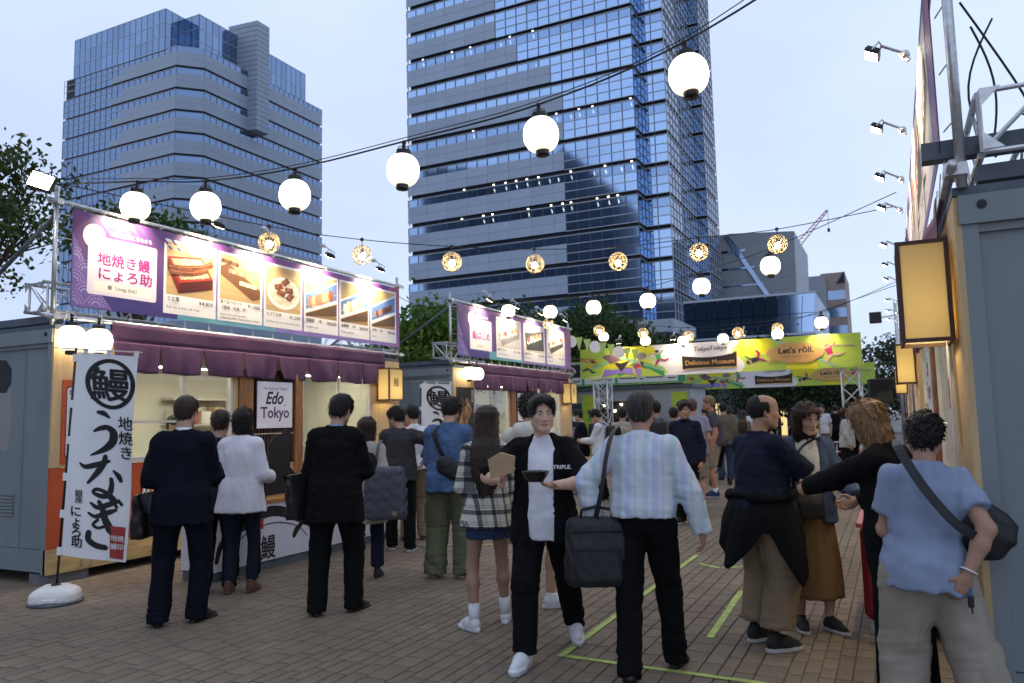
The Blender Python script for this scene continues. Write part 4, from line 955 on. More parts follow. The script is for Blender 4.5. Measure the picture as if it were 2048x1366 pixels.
def flood_meshes():
    m = MB(); m.bbox((-0.075, -0.05, -0.016), (0.075, 0.05, 0.016), 0.006)
    for i in range(7): m.box((-0.065+i*0.02, -0.045, 0.016), (-0.06+i*0.02, 0.045, 0.03))
    body = m.mesh('housing', M_black)
    m = MB(); m.box((-0.066, -0.042, -0.0185), (0.066, 0.042, -0.0165)); lens = m.mesh('led_panel', M_led)
    m = MB(); m.tube([(-0.08, 0, 0), (-0.085, 0.02, 0.06), (0.0, 0.03, 0.075), (0.085, 0.02, 0.06), (0.08, 0, 0)], 0.006, 6); m.cyl((0, 0.03, 0.07), (0, 0.20, 0.06), 0.011, n=8); m.sphere((0, 0.2, 0.05), 0.035, 8, 6); m.cyl((0, 0.17, 0.06), (0, 0.24, 0.02), 0.02, n=8)
    return body, lens, m.mesh('bracket', M_steel)
FM = flood_meshes()
def floodlight(M, loc, tilt, label, group, power=60.0, yaw=0.0, spot=True):
    """M: frame matrix of the stall (x out, y along). The lamp hangs out in front of the top bar and shines back on the banner."""
    r = empty('floodlight', (0, 0, 0), 0, label, 'floodlight', group)
    r.matrix_world = M @ Matrix.Translation(loc) @ Matrix.Rotation(R(90), 4, 'Z') @ Matrix.Rotation(R(tilt), 4, 'X')
    for n, me in zip(('housing', 'led_panel', 'bracket'), FM): link(n, me, r)
    if spot:
        d = bpy.data.lights.new('flood_beam', 'SPOT'); d.energy = power; d.color = (1.0, 0.80, 0.50); d.spot_size = R(118); d.spot_blend = 0.6; d.shadow_soft_size = 0.05
        lo = bpy.data.objects.new('flood_beam', d); COL.objects.link(lo); lo.parent = r; lo.location = (0, 0, -0.03); lo.rotation_euler = (R(40-tilt), 0, 0)
    return r
def truss_frame(M, label, group, y0=0.0, y1=6.22, flip=False):
    """tube frame that carries the banner, with two short box trusses on the roof and back braces"""
    r = empty('banner_frame', (0,0,0), 0, label, 'frame', group); r.matrix_world = M
    for y in (y0, y1):
        m = MB(); m.cyl((-0.045, y, 2.62), (-0.045, y, 4.08), 0.0243, n=14); m.build('post', M_steel, r, True)
    for z in (2.71, 3.92):
        m = MB(); m.cyl((0.0, y0-0.12, z), (0.0, y1+0.12, z), 0.0243, n=14); m.cyl((0.0, y0-0.121, z), (0.0, y0-0.119, z), 0.020, n=14); m.build('rail', M_steel, r, True)
    for y in (y0, y1):
        for z in (2.71, 3.92):
            m = MB(); m.box((-0.07, y-0.035, z-0.03), (0.028, y+0.035, z+0.03)); m.cyl((-0.02, y-0.06, z), (-0.02, y+0.06, z), 0.009, n=6); m.build('clamp', M_steel, r)
    for y, dy in ((y0, 0.0), (y1, 0.0)):
        m = MB(); s = 0.30; x0 = -0.14; za, zb = 2.78, 3.08
        for xx in (x0, x0-s):
            for zz in (za, zb): m.cyl((xx, y-0.05, zz), (xx, y+1.6 if y == y0 else y-1.6, zz), 0.018, n=8)
        e = y-0.05 if y == y0 else y+0.05
        for a, b in (((x0, za), (x0-s, za)), ((x0-s, za), (x0-s, zb)), ((x0-s, zb), (x0, zb)), ((x0, zb), (x0, za)), ((x0, za), (x0-s, zb))): m.cyl((a[0], y, a[1]), (b[0], y, b[1]), 0.013, n=6)
        for xx, zz in ((x0, za), (x0-s, za), (x0-s, zb), (x0, zb)):
            sx = 1 if xx < x0-0.1 else -1; sz = 1 if zz < 2.9 else -1
            m.prism([(xx, e, zz), (xx+sx*0.09, e, zz), (xx, e, zz+sz*0.09)], (0, 0.006, 0))
        for k in range(5):
            ya = y+(0.3*k if y == y0 else -0.3*k); yb = ya+(0.3 if y == y0 else -0.3)
            m.cyl((x0, ya, za), (x0, yb, zb), 0.009, n=5); m.cyl((x0-s, ya, zb), (x0-s, yb, za), 0.009, n=5)
        m.build('roof_truss', M_alu, r)
        m = MB(); m.cyl((-0.07, y, 3.78), (-1.9, y, 2.74), 0.0243, n=10); m.build('brace', M_dark_steel if y == y0 else M_steel, r, True)
    m = MB(); k = 0
    for i in range(17):
        y = y0+0.12+i*(y1-y0-0.24)/16
        for za, zb in ((3.92, 3.865), (2.71, 2.835)):
            m.tube([(0.026, y-0.02, za), (0.01, y, zb), (0.026, y+0.02, za)], 0.0035, 4); m.tube([(0.026, y-0.02, za), (0, y-0.02, za+0.028*(1 if za > 3 else -1)), (-0.02, y, za)], 0.0035, 4)
    for z in (2.95, 3.25, 3.55, 3.8):
        for y, yb in ((y0, 0.16), (y1, 6.13)): m.tube([(-0.02, y, z), (0.008, yb, z-0.01)], 0.004, 4)
    m.build('cable_ties', M_zip, r)
    return r
def noren(M, label, y0=0.6, y1=5.72, n=8):
    r = empty('noren_curtain', (0,0,0), 0, label, 'curtain', 'purple curtains over the stall fronts'); r.matrix_world = M
    w = (y1-y0)/n; rr = random.Random(int(y0*10)+n)
    def X(y, z, ph): return 0.06+0.02*math.sin(3.1*y+ph)+0.028*(2.70-z)*math.sin(9*y+ph*2)+0.012*math.sin(17*y+3*z)
    m = MB(); Xh = lambda y, z: 0.05+0.016*math.sin(3.1*y)+0.010*math.sin(7.3*y+4*z)+0.02*(2.71-z)*math.sin(11*y)
    m.grid(lambda u, v: (Xh(y0+(y1-y0)*u, 2.50+0.21*v), y0+(y1-y0)*u, 2.50+0.21*v-0.012*math.sin(u*math.pi*n)**2*(v > 0.9)), 90, 4); o = m.build('header', M_noren, r, True); sol(o, 0.003)
    for k in range(n):
        m = MB(); ph = rr.uniform(0, 6); A = y0+w*k+0.003; B = y0+w*(k+1)-0.003; ca = rr.uniform(0.0, 0.13); cb = rr.uniform(0.0, 0.07); tw = rr.uniform(-0.05, 0.05)
        def P(t, v):
            u = 1-v; ya = A+ca*u**1.5; yb = B-cb*u**1.5; y = ya+(yb-ya)*t; z = 2.50-0.335*u+0.008*math.sin(5*t+ph)*u
            return (Xh(y, 2.50)+0.004+u*(0.02*math.sin(6*t+ph)+0.014*math.sin(13*t+2*ph)+tw*(t-0.5))+0.03*math.sin(u*2.2)*math.exp(-((t-0.5)/0.3)**2), y, z)
        m.grid(P, 18, 12); o = m.build('flap', M_noren, r, True); sol(o, 0.003)
    return r
def sol(o, t):
    md = o.modifiers.new('thickness', 'SOLIDIFY'); md.thickness = t; md.offset = 0
def lampbox(M, label, ch, group):
    """square wooden lamp box: 0.25 x 0.42 x 0.52 m"""
    r = empty('lamp_box', (0,0,0), 0, label, 'lamp', group); r.matrix_world = M @ Matrix.Translation((0.015, 5.53, 1.90))
    w, d, h, t = 0.25, 0.42, 0.54, 0.022
    m = MB()
    for x in (0, w-t):
        for y in (0, d-t): m.box((x, y, 0), (x+t, y+t, h))
    for z in (0.0, h-t):
        for y in (0, d-t): m.box((t, y+0.001, z+0.001), (w-t, y+t-0.001, z+t-0.001))
        for x in (0, w-t): m.box((x+0.001, t, z+0.001), (x+t-0.001, d-t, z+t-0.001))
    m.box((t, t, h-t), (w-t, d-t, h-0.006)); m.build('frame', M_lampframe, r)
    m = MB(); e = 0.008
    m.box((e, t, t), (e+0.003, d-t, h-t)); m.box((w-e-0.003, t, t), (w-e, d-t, h-t)); m.box((t, e, t), (w-t, e+0.003, h-t)); m.box((t, d-e-0.003, t), (w-t, d-e, h-t)); m.build('paper_panel', M_lbox, r)
    if ch:
        c = '\n'.join(ch); k = 0.17/max(1, len(ch)*0.62)
        lettering(c, (w-e+0.0015, d/2, h*0.45+(0.06 if len(ch) > 1 else 0.0)), (0, 1, 0), (0, 0, 1), 0.155 if len(ch) == 1 else k, I_blk, r, bold=0.004, align='CENTER', line=0.72)
    d_ = bpy.data.lights.new('box_bulb', 'POINT'); d_.energy = 6.5; d_.color = (1.0, 0.82, 0.48); d_.shadow_soft_size = 0.035
    lo = bpy.data.objects.new('box_bulb', d_); COL.objects.link(lo); lo.parent = r; lo.location = (w/2, d/2, 0.16)
    return r
def paper_mat():
    m, t, b = node_mat('lamp_paper'); N = t.nodes.new; L = t.links.new
    b.inputs['Base Color'].default_value = (0.85, 0.80, 0.62, 1); b.inputs['Roughness'].default_value = 0.8
    tr = N('ShaderNodeBsdfTranslucent'); tr.inputs[0].default_value = (1.0, 0.88, 0.56, 1); mx = N('ShaderNodeMixShader'); mx.inputs[0].default_value = 0.72
    L(b.outputs[0], mx.inputs[1]); L(tr.outputs[0], mx.inputs[2]); L(mx.outputs[0], t.nodes['Material Output'].inputs[0]); return m
M_lbox = paper_mat()
M_glass = None
def glass_mat():
    m, t, b = node_mat('window_glass'); N = t.nodes.new; L = t.links.new
    gl = N('ShaderNodeBsdfGlossy'); gl.inputs['Roughness'].default_value = 0.03; gl.inputs[0].default_value = (0.8, 0.85, 0.9, 1)
    tr = N('ShaderNodeBsdfTransparent'); tr.inputs[0].default_value = (0.86, 0.88, 0.86, 1); lw = N('ShaderNodeLayerWeight'); lw.inputs[0].default_value = 0.5; pw = N('ShaderNodeMath'); pw.operation = 'POWER'; pw.inputs[1].default_value = 3.5; L(lw.outputs['Facing'], pw.inputs[0]); fr = N('ShaderNodeMath'); fr.operation = 'MULTIPLY_ADD'; fr.inputs[1].default_value = 0.6; fr.inputs[2].default_value = 0.04; L(pw.outputs[0], fr.inputs[0])
    mx = N('ShaderNodeMixShader'); L(fr.outputs[0], mx.inputs[0]); L(tr.outputs[0], mx.inputs[1]); L(gl.outputs[0], mx.inputs[2]); L(mx.outputs[0], t.nodes['Material Output'].inputs[0]); return m
M_glass = glass_mat()
M_orange = mat('orange_board', (0.50, 0.085, 0.025), rough=0.55, var=0.06, scale=4); M_ventgrey = mat('vent_grey', (0.24, 0.29, 0.32), rough=0.5)
M_signwhite = mat('sign_white', (0.68, 0.66, 0.72), rough=0.5, var=0.03); M_darkroof = mat('roof_rail_grey', (0.10, 0.12, 0.15), rough=0.5, var=0.15)
M_stone = mat('foot_block', (0.16, 0.16, 0.17), rough=0.9, var=0.2, scale=12)
M_lightpanel = glow('ceiling_tube', (1.0, 0.92, 0.74), 26.0)
def stall(M, label, group, lower='ply', D=2.35, menu='red', interior=True, W=6.2, vent=True):
    r = empty('food_stall', (0,0,0), 0, label, 'stall', group); r.matrix_world = M; y_beam = [0.05, 0.17, W-0.17, W-0.05]
    def part(name, m, mt, parent=r, smooth=False): return m.build(name, mt, parent, smooth)
    # end walls with corner posts, recessed panel and base rail
    for y, s in ((0.0, 1), (W, -1)):
        m = MB(); a = lambda t: y+s*t
        def bx(x0, x1, t0, t1, z0, z1): m.box((x0, min(a(t0), a(t1)), z0), (x1, max(a(t0), a(t1)), z1))
        bx(-0.10, -0.03, 0.0, 0.12, 0.10, 2.44); bx(-D, -D+0.12, 0, 0.12, 0.10, 2.44); bx(-D+0.12, -0.10, 0.035, 0.07, 0.34, 2.40); bx(-D+0.12, -0.10, 0.0, 0.10, 0.12, 0.335); bx(-D-0.02, -0.02, -0.015, 0.13, 2.441, 2.585)
        bx(-D+0.12, -0.10, 0.012, 0.05, 2.40, 2.44)
        for xr_ in (-0.52, -1.05, -1.6): bx(xr_, xr_+0.012, 0.028, 0.04, 0.36, 2.39)
        if vent:
            for k in range(7): bx(-0.95, -0.62, 0.018, 0.036, 0.66+0.035*k, 0.682+0.035*k)
        part('end_wall', m, M_container)
        m = MB(); m.cyl((-0.12, a(-0.016), 2.53), (-0.12, a(-0.021), 2.53), 0.022, n=14); m.cyl((-0.12, a(-0.021), 2.53), (-0.12, a(-0.024), 2.53), 0.012, n=12); part('rivet', m, M_black)
    m = MB(); m.box((-D, 0.13, 0.12), (-D+0.06, W-0.13, 2.44)); part('back_wall', m, M_interior)
    for y in (0.14, W-0.15): m = MB(); m.box((-D+0.07, y, 0.2), (-0.11, y+0.01, 2.36)); part('lining', m, M_interior)
    m = MB(); m.box((-D, 0.0, 2.59), (-0.0, W, 2.63)); part('roof', m, M_darkroof)
    [part('roof_beam', bm_, M_darkroof) for bm_ in [MB(), MB()] if bm_.box((-D-0.05, y_beam.pop(0), 2.66), (-0.12, y_beam.pop(0), 2.74)) is None]
    m = MB(); m.box((-D+0.1, 0.13, 0.12), (-0.05, W-0.13, 0.2)); part('floor', m, M_interior)
    m = MB(); m.box((-D+0.07, 0.13, 2.36), (-0.06, W-0.13, 2.40)); part('ceiling', m, M_interior)
    # timber front
    def wall(y0, y1, z0, z1, mt=M_ply, name='timber_panel', x0=-0.03, x1=0.0):
        m = MB(); m.box((x0, y0, z0), (x1, y1, z1)); return part(name, m, mt)
    wall(0.0, 0.84, 1.16, 2.58); wall(0.842, 5.36, 2.30, 2.58); wall(5.362, W, 0.36, 2.58)
    wall(0.0, W, 0.10, 0.225, M_beam, 'base_beam', -0.06, 0.02); wall(0.0, W, 0.227, 0.345, M_beam, 'base_beam', -0.06, 0.006)
    if lower == 'orange':
        wall(0.0, 2.50, 0.347, 1.155, M_orange, 'orange_board'); 
        for cy in (0.42, 1.35, 2.2): p = Print((0.001, 0, 0), (0, 1, 0), (0, 0, 1), (1, 0, 0)); p.poly(disc((cy, 0.78), 0.26, 0.26, 28), (0.72, 0.70, 0.68)); p.poly(disc((cy, 0.78), 0.18, 0.18, 24), (0.5, 0.085, 0.025)); part('ring_print', p.mb, M_print)
    else: wall(0.0, 2.50, 0.347, 1.155)
    wall(2.502, 5.36, 0.347, 0.98, M_ply)
    for y in (2.50, 3.56): wall(y, y+0.24 if y < 3 else y+0.15, 0.36, 2.29, M_brownwood, 'timber_post', -0.05, 0.035)
    wall(2.40, 2.498, 1.16, 2.3, M_ply)
    wall(2.742, 3.558, 0.98, 2.30, M_darkwood, 'dark_back', -0.05, -0.03)
    sl = MB(); sl.box((-0.028, 0, 0.99), (-0.004, 0.035, 2.29)); sm = sl.mesh('slat', M_darkwood)
    for k in range(14): link('slat', sm, r, (0, 2.75+k*0.058, 0))
    m = MB()
    for z in (1.42, 1.0): m.tube([(0.006, 2.75, z), (0.010, 3.1, z+0.006), (0.006, 3.55, z)], 0.007, 6)
    part('binding_cord', m, M_wicker)
    # windows: aluminium frame, sliding panes
    for (a, b, z0, z1) in ((0.845, 2.395, 1.16, 2.298), (3.715, 5.358, 0.985, 2.298)):
        mid = (a+b)/2; m = MB(); t = 0.035
        for y in (a, b-t): m.box((-0.06, y, z0), (0.012, y+t, z1))
        m.box((-0.062, a+t, z0), (0.014, b-t, z0+0.06)); m.box((-0.06, a+t, z1-t), (0.012, b-t, z1)); m.box((-0.03, mid-t/2, z0+0.06), (0.006, mid+t/2, z1-t)); m.box((-0.028, a+t, z0+0.44), (0.0, mid-t/2, z0+0.465))
        wf = part('window_frame', m, M_alum_frame)
        for k, (p, q) in enumerate(((a+t, mid-t/2), (mid+t/2, b-t))):
            m = MB(); m.box((-0.018-0.012*k, p+0.001, z0+0.061), (-0.013-0.012*k, q-0.001, z1-t-0.001)); part('pane', m, M_glass)
    # room behind
    m = MB(); m.box((-0.95, 0.5, 2.325), (-0.80, 5.7, 2.355)); part('ceiling_tube', m, M_lightpanel)
    m = MB(); m.box((-D+0.062, 1.6, 1.1), (-D+0.075, 2.6, 2.05)); part('back_window', m, mat('back_window_blue', (0.30, 0.42, 0.50), rough=0.2, var=0.2, scale=3))
    m = MB(); m.box((-0.95, 0.6, 0.85), (-0.35, 5.5, 0.92)); m.box((-0.9, 0.6, 0.2), (-0.86, 5.5, 0.85)); part('work_counter', m, M_alum_frame)
    m = MB(); m.box((-D+0.062, 0.75, 1.25), (-D+0.066, 1.2, 1.9)); part('paper_notice', m, mat('notice_paper', (0.62, 0.62, 0.58), rough=0.7))
    rr = random.Random(int(M[1][3]*10))
    for k in range(9):
        y = 0.9+0.5*k+rr.uniform(-0.1, 0.1); m = MB(); hh = rr.uniform(0.12, 0.3)
        if k % 3 == 0: m.lathe([(0.10, 0), (0.11, 0.02), (0.11, hh), (0.12, hh+0.01)], 18, (-0.6, y, 0.921))
        elif k % 3 == 1: m.bbox((-0.75, y-0.14, 0.921), (-0.45, y+0.14, 0.921+hh), 0.01)
        else: m.lathe([(0.035, 0), (0.04, 0.01), (0.04, hh*0.7), (0.015, hh*0.85), (0.015, hh)], 14, (-0.5, y, 0.921))
        part(('pot', 'crate', 'bottle')[k % 3], m, (M_steel, M_white_pl, M_darkwood)[k % 3], smooth=k % 3 != 1)
    m = MB(); m.box((-D+0.07, 3.2, 1.55), (-D+0.35, 5.4, 1.58)); m.box((-D+0.07, 3.2, 1.95), (-D+0.35, 5.4, 1.98)); part('shelf', m, M_alum_frame)
    for k in range(8): m = MB(); m.bbox((-D+0.1, 3.25+0.26*k, 1.581), (-D+0.3, 3.25+0.26*k+rr.uniform(0.12, 0.22), 1.581+rr.uniform(0.12, 0.3)), 0.008); part('carton', m, rr.choice((M_white_pl, M_ply, M_orange)))
    # sign board Edo Tokyo
    sg = MB(); sg.box((0.036, 2.80, 1.50), (0.048, 3.47, 2.13)); s = part('sign_board', sg, M_signwhite)
    lettering('The Spirit of Tokyo', (0.0486, 3.135, 2.02), (0,1,0), (0,0,1), 0.058, I_pur, s, bold=0.008, align='CENTER'); lettering('Edo', (0.0486, 3.11, 1.83), (0,1,0), (0,0,1), 0.235, I_blk, s, bold=0.028, shear=0.32, align='CENTER', sx=0.92)
    lettering('Tokyo', (0.0486, 3.135, 1.64), (0,1,0), (0,0,1), 0.21, I_pur, s, bold=0.022, align='CENTER'); m = MB(); m.box((0.0486, 3.315, 1.80), (0.0490, 3.335, 1.82)); m.build('red_seal', M_redink, s)
    # foot blocks and bolts
    for y in (0.02, 2.8, W-0.47):
        m = MB(); m.box((-0.30, y, 0.0), (-0.02, y+0.45, 0.099)); part('foot_block', m, M_stone)
    m = MB()
    for y in (0.36, 0.47):
        for z in (0.14, 0.19): m.cyl((0.02, y, z), (0.028, y, z), 0.014, n=8)
    part('bolt', m, M_steel)
    if menu == 'red':
        m = MB(); m.box((0.001, 0.10, 1.19), (0.012, 0.55, 2.06)); q = part('menu_board', m, M_orange); p = Print((0.0122, 0, 0), (0,1,0), (0,0,1), (1,0,0)); p.rrect(0.14, 1.25, 0.51, 1.99, 0.03, (0.10, 0.015, 0.06)); p.rrect(0.15, 1.26, 0.50, 1.98, 0.03, (0.70, 0.66, 0.66)); p.build('menu_sheet', q)
        p.text('地焼き鰻', 0.17, 1.90, 0.07, I_blk, q, fat=0.015)
        for k, t in enumerate(('うな重', '蒲焼串', '白焼串', '肝串', 'ちびうな丼')): p.text(t, 0.17, 1.80-0.09*k, 0.045, I_blk if k % 2 else I_mag, q)
    elif menu == 'poster':
        m = MB(); m.box((0.001, 0.12, 0.98), (0.01, 0.80, 2.2)); q = part('poster', m, M_ink); p = Print((0.0102, 0, 0), (0,1,0), (0,0,1), (1,0,0)); rr = random.Random(2)
        p.poly([(0.15, 1.2), (0.5, 1.45), (0.74, 1.75), (0.6, 1.95), (0.3, 1.7), (0.16, 1.5)], (0.26, 0.13, 0.05)); p.speck(rr, 60, (0.18, 1.15, 0.6, 2.0), 0.05, [(0.4,0.22,0.08),(0.16,0.07,0.03),(0.5,0.34,0.16),(0.08,0.04,0.03)]); p.build('poster_print', q); p.text('寿\n司\nは\nじ\nめ', 0.70, 2.1, 0.07, I_wht, q, line=0.7)
    return r
# ------------------------------------------------------------------ the two rows of stalls
S1 = Matrix.Translation((-7.69, 5.05, 0)); S2 = Matrix.Translation((-7.69, 13.1, 0))
RT180 = Matrix.Rotation(math.pi, 4, 'Z')
R1 = Matrix.Translation((0.325, 10.5, 0)) @ RT180; R2 = Matrix.Translation((0.325, 17.65, 0)) @ RT180; R3 = Matrix.Translation((0.325, 24.9, 0)) @ RT180
GS = 'container food stalls along the market street'
stall(S1, 'blue grey container food stall with orange board below its window', GS, 'orange', menu='red')
stall(S2, 'grey container sushi stall with a dark food poster on its front', GS, 'ply', menu='poster')
stall(R1, 'blue grey container stall filling the right edge of the picture', GS, 'ply', menu=None, vent=False)
stall(R2, 'second container stall of the right hand row, behind the first', GS, 'ply', menu=None)
stall(R3, 'third container stall of the right hand row, farthest up the street', GS, 'ply', menu=None)
GB = 'printed menu banners above the stalls'
menu_banner(S1 @ Matrix.Translation((0.03, 0, 0)), 1, 'purple eel menu banner with six food pictures and prices', GB)
menu_banner(S2 @ Matrix.Translation((0.03, 0, 0)), 2, 'purple sushi menu banner with three food pictures', GB)
for k, (M, t) in enumerate(((R1, 'nearest'), (R2, 'second'), (R3, 'third'))):
    menu_banner(M @ Matrix.Translation((0.03, 0, 0)), 2, 'purple menu banner seen edge on above the %s stall of the right row' % t, GB)
GF = 'tube frames that carry the banners'
truss_frame(S1, 'steel tube frame carrying the eel menu banner', GF); truss_frame(S2, 'steel tube frame carrying the sushi menu banner', GF)
for M, t in ((R1, 'nearest'), (R2, 'second'), (R3, 'third')): truss_frame(M, 'steel tube frame on the %s stall of the right row' % t, GF)
noren(S1, 'purple split curtain hanging over the eel stall window'); noren(S2, 'purple split curtain hanging over the sushi stall window', 0.65, 5.9, 8)
for M, t in ((R1, 'nearest'), (R2, 'second'), (R3, 'third')): noren(M, 'purple split curtain seen edge on at the %s stall of the right row' % t)
GL = 'wooden lamp boxes at the stall corners'
lampbox(S1, 'wooden lamp box lettered with an eel character beside the eel stall', ['鰻'], GL); lampbox(S2, 'wooden lamp box lettered with sushi characters beside the sushi stall', ['寿', '司'], GL)
lampbox(R1, 'big glowing wooden lamp box at the near corner of the right hand stall', None, GL); lampbox(R2, 'smaller glowing lamp box on the second stall of the right row', None, GL); lampbox(R3, 'farthest glowing lamp box of the right row', None, GL)
GFL = 'floodlights over the menu banners'
ordn = ['first', 'second', 'third', 'fourth', 'fifth', 'sixth']
for M, nm, ys in ((S1, 'eel menu banner', (0.75, 1.85, 2.75, 3.98, 5.25)), (S2, 'sushi menu banner', (1.05, 2.35, 3.7, 5.2)), (R1, 'near right banner', (4.7, 3.1, 1.5, 0.1)), (R2, 'second right banner', (4.85, 3.05, 1.4)), (R3, 'third right banner', (5.5, 3.4, 1.4))):
    for k, y in enumerate(ys):
        left = M in (S1, S2)
        floodlight(M, (0.30, y, 4.03), 40 if left else -28, 'floodlight over the %s, %s from the %s end' % (nm, ordn[k], 'left' if left else 'near'), GFL, 150.0 if M is S1 else 150.0)
# bright work lamp on the corner post of the eel stall, turned to the street
wl = empty('work_lamp', (-7.62, 4.92, 4.16), R(60), 'bright square work lamp on the corner post of the eel stall', 'floodlight')
m = MB(); m.bbox((-0.12, -0.04, -0.09), (0.12, 0.03, 0.09), 0.01); m.build('housing', M_black, wl); m = MB(); m.box((-0.105, -0.044, -0.075), (0.105, -0.0405, 0.075)); m.build('led_panel', M_led, wl)
m = MB(); m.tube([(-0.13, 0, 0), (-0.13, 0.09, 0.0), (0.13, 0.09, 0), (0.13, 0, 0)], 0.008, 6); m.cyl((0, 0.09, 0), (0, 0.2, -0.06), 0.012, n=8); m.build('bracket', M_steel, wl)
wl.location = (-7.66, 4.84, 4.06); wl.rotation_euler = (R(-12), R(18), R(35))
ld = bpy.data.lights.new('work_beam', 'SPOT'); ld.energy = 70; ld.color = (1.0, 0.82, 0.55); ld.spot_size = R(130); ld.spot_blend = 0.7; ld.shadow_soft_size = 0.08
lo = bpy.data.objects.new('work_beam', ld); COL.objects.link(lo); lo.parent = wl; lo.location = (0, -0.06, 0); lo.rotation_euler = (R(90), 0, 0)

# ------------------------------------------------------------------ lantern strings
def cable(pts, label, r=0.006, group='cables of the light strings'):
    m = MB(); m.tube(pts, r, 5); return tag(m.build('cable', M_cable, None, True), label, 'cable', group)
def spline(P, n=8):
    P = [Vector(p) for p in P]; out = []
    for i in range(len(P)-1):
        p0, p1, p2, p3 = P[max(i-1, 0)], P[i], P[i+1], P[min(i+2, len(P)-1)]
        for t in np.linspace(0, 1, n, endpoint=False): out.append(0.5*((2*p1)+(-p0+p2)*t+(2*p0-5*p1+4*p2-p3)*t*t+(-p0+3*p1-3*p2+p3)*t**3))
    return out+[P[-1]]
A1 = [(-6.46, 5.00, 3.68), (-5.63, 5.10, 3.58), (-4.63, 5.18, 3.56), (-3.54, 5.26, 3.63), (-2.28, 5.26, 3.70), (-1.11, 5.12, 3.86)]
names = ['string lantern nearest the eel stall corner post', 'string lantern second from the eel stall corner post', 'string lantern in front of the left office tower edge', 'string lantern against the left edge of the tall tower', 'string lantern before the middle of the tall tower', 'largest string lantern at the upper right, before the tower corner']
for p, nm in zip(A1, names): lantern(p, 'round white paper '+nm, 'paper lanterns strung over the street', 1.0, (R(rng.uniform(-4, 4)), R(rng.uniform(-4, 4)), rng.uniform(0, 6)))
lantern((-7.50, 5.10, 2.47), 'round white lantern at the corner of the eel stall, left of the pair', 'paper lanterns strung over the street'); lantern((-7.52, 5.42, 2.47), 'round white lantern at the corner of the eel stall, right of the pair', 'paper lanterns strung over the street')
lantern((-7.52, 13.45, 2.47), 'round white lantern at the corner of the sushi stall, left of the pair', 'paper lanterns strung over the street'); lantern((-7.52, 13.77, 2.47), 'round white lantern at the corner of the sushi stall, right of the pair', 'paper lanterns strung over the street')
up = lambda L, h=0.245: [(p[0], p[1], p[2]+h) for p in L]
cable(spline([(-7.72, 5.03, 4.10)]+up(A1)+[(0.25, 4.6, 4.35)]), 'black cable carrying the big lanterns across the street', 0.008)
cable(spline([(-7.72, 5.03, 4.16)]+up(A1, 0.275)+[(0.25, 4.6, 4.45)]), 'thin second cable twisted above the big lantern string', 0.004)
B1 = [(-7.05, 14.31, 3.78), (-6.1, 14.3, 3.68), (-4.9, 13.55, 3.58), (-3.72, 13.06, 3.54), (-2.62, 12.3, 3.58), (-1.44, 11.38, 3.63)]
for k, p in enumerate(B1): lantern(p, 'small white lantern of the middle string, %s from the sushi stall' % ordn[k], 'paper lanterns strung over the street')
cable(spline([(-7.72, 14.2, 4.0)]+up(B1)+[(0.2, 10.4, 4.2)]), 'black cable of the middle lantern string')
C1 = [(-6.97, 20.0, 3.72), (-5.72, 19.7, 3.50), (-4.78, 19.9, 3.46), (-3.78, 20.0, 3.46), (-2.33, 19.0, 3.39), (-1.23, 17.2, 3.39)]
for k, p in enumerate(C1): lantern(p, 'tiny white lantern of the far string before the green arch, %s from its left end' % ordn[k], 'paper lanterns strung over the street', 0.95)
cable(spline([(-7.72, 19.3, 3.95)]+up(C1)+[(0.2, 16.9, 4.0)]), 'black cable of the far lantern string')
GW = 'wicker ball lamps strung over the street'; o7 = ordn+['seventh']
W1 = [(-6.54, 6.88, 3.70), (-5.95, 7.9, 3.67), (-4.98, 8.5, 3.58), (-4.17, 9.3, 3.60), (-3.21, 9.9, 3.63), (-2.25, 10.5, 3.76), (-1.23, 10.56, 3.76)]
for k, p in enumerate(W1): ball_lamp(p, 'wicker ball lamp of the upper string, %s from the eel banner' % o7[k], GW)
cable(spline([(-7.72, 5.05, 4.12)]+up(W1, 0.2)+[(0.2, 10.9, 4.15)]), 'black cable carrying the upper wicker lamps')
W2 = [(-7.1, 16.5, 3.74), (-5.89, 16.6, 3.50), (-5.16, 17.6, 3.48), (-4.19, 18.0, 3.38), (-3.03, 17.8, 3.36), (-2.25, 18.4, 3.46), (-1.23, 17.3, 3.42)]
for k, p in enumerate(W2): ball_lamp(p, 'small wicker ball lamp of the far string, %s from the sushi banner' % o7[k], GW)
cable(spline([(-7.72, 16.2, 3.95)]+up(W2, 0.2)+[(0.2, 16.8, 4.05)]), 'black cable carrying the far wicker lamps')
cable(slack((-7.72, 11.3, 3.75), (-7.72, 13.1, 3.9), 0.15), 'slack cable between the two left stalls')
for k, (a, b, s) in enumerate((((0.60, 4.65, 3.6), (0.57, 4.65, 2.85), -0.1), ((0.45, 4.55, 3.68), (0.67, 4.6, 3.05), 0.12), ((0.50, 4.65, 3.58), (0.55, 4.65, 2.9), 0.05))):
    m = MB(); P = [Vector(a).lerp(Vector(b), t)+Vector((s*math.sin(t*3.1)*1.2, 0, -0.25*math.sin(t*3.14)*(k == 1))) for t in np.linspace(0, 1, 12)]; m.tube(P, 0.006, 5); tag(m.build('cable', M_cable, None, True), 'black cable looping down behind the near truss, strand %s' % ['nearest the post', 'in the middle', 'farthest from the post'][k], 'cable', 'loose cables by the near truss')

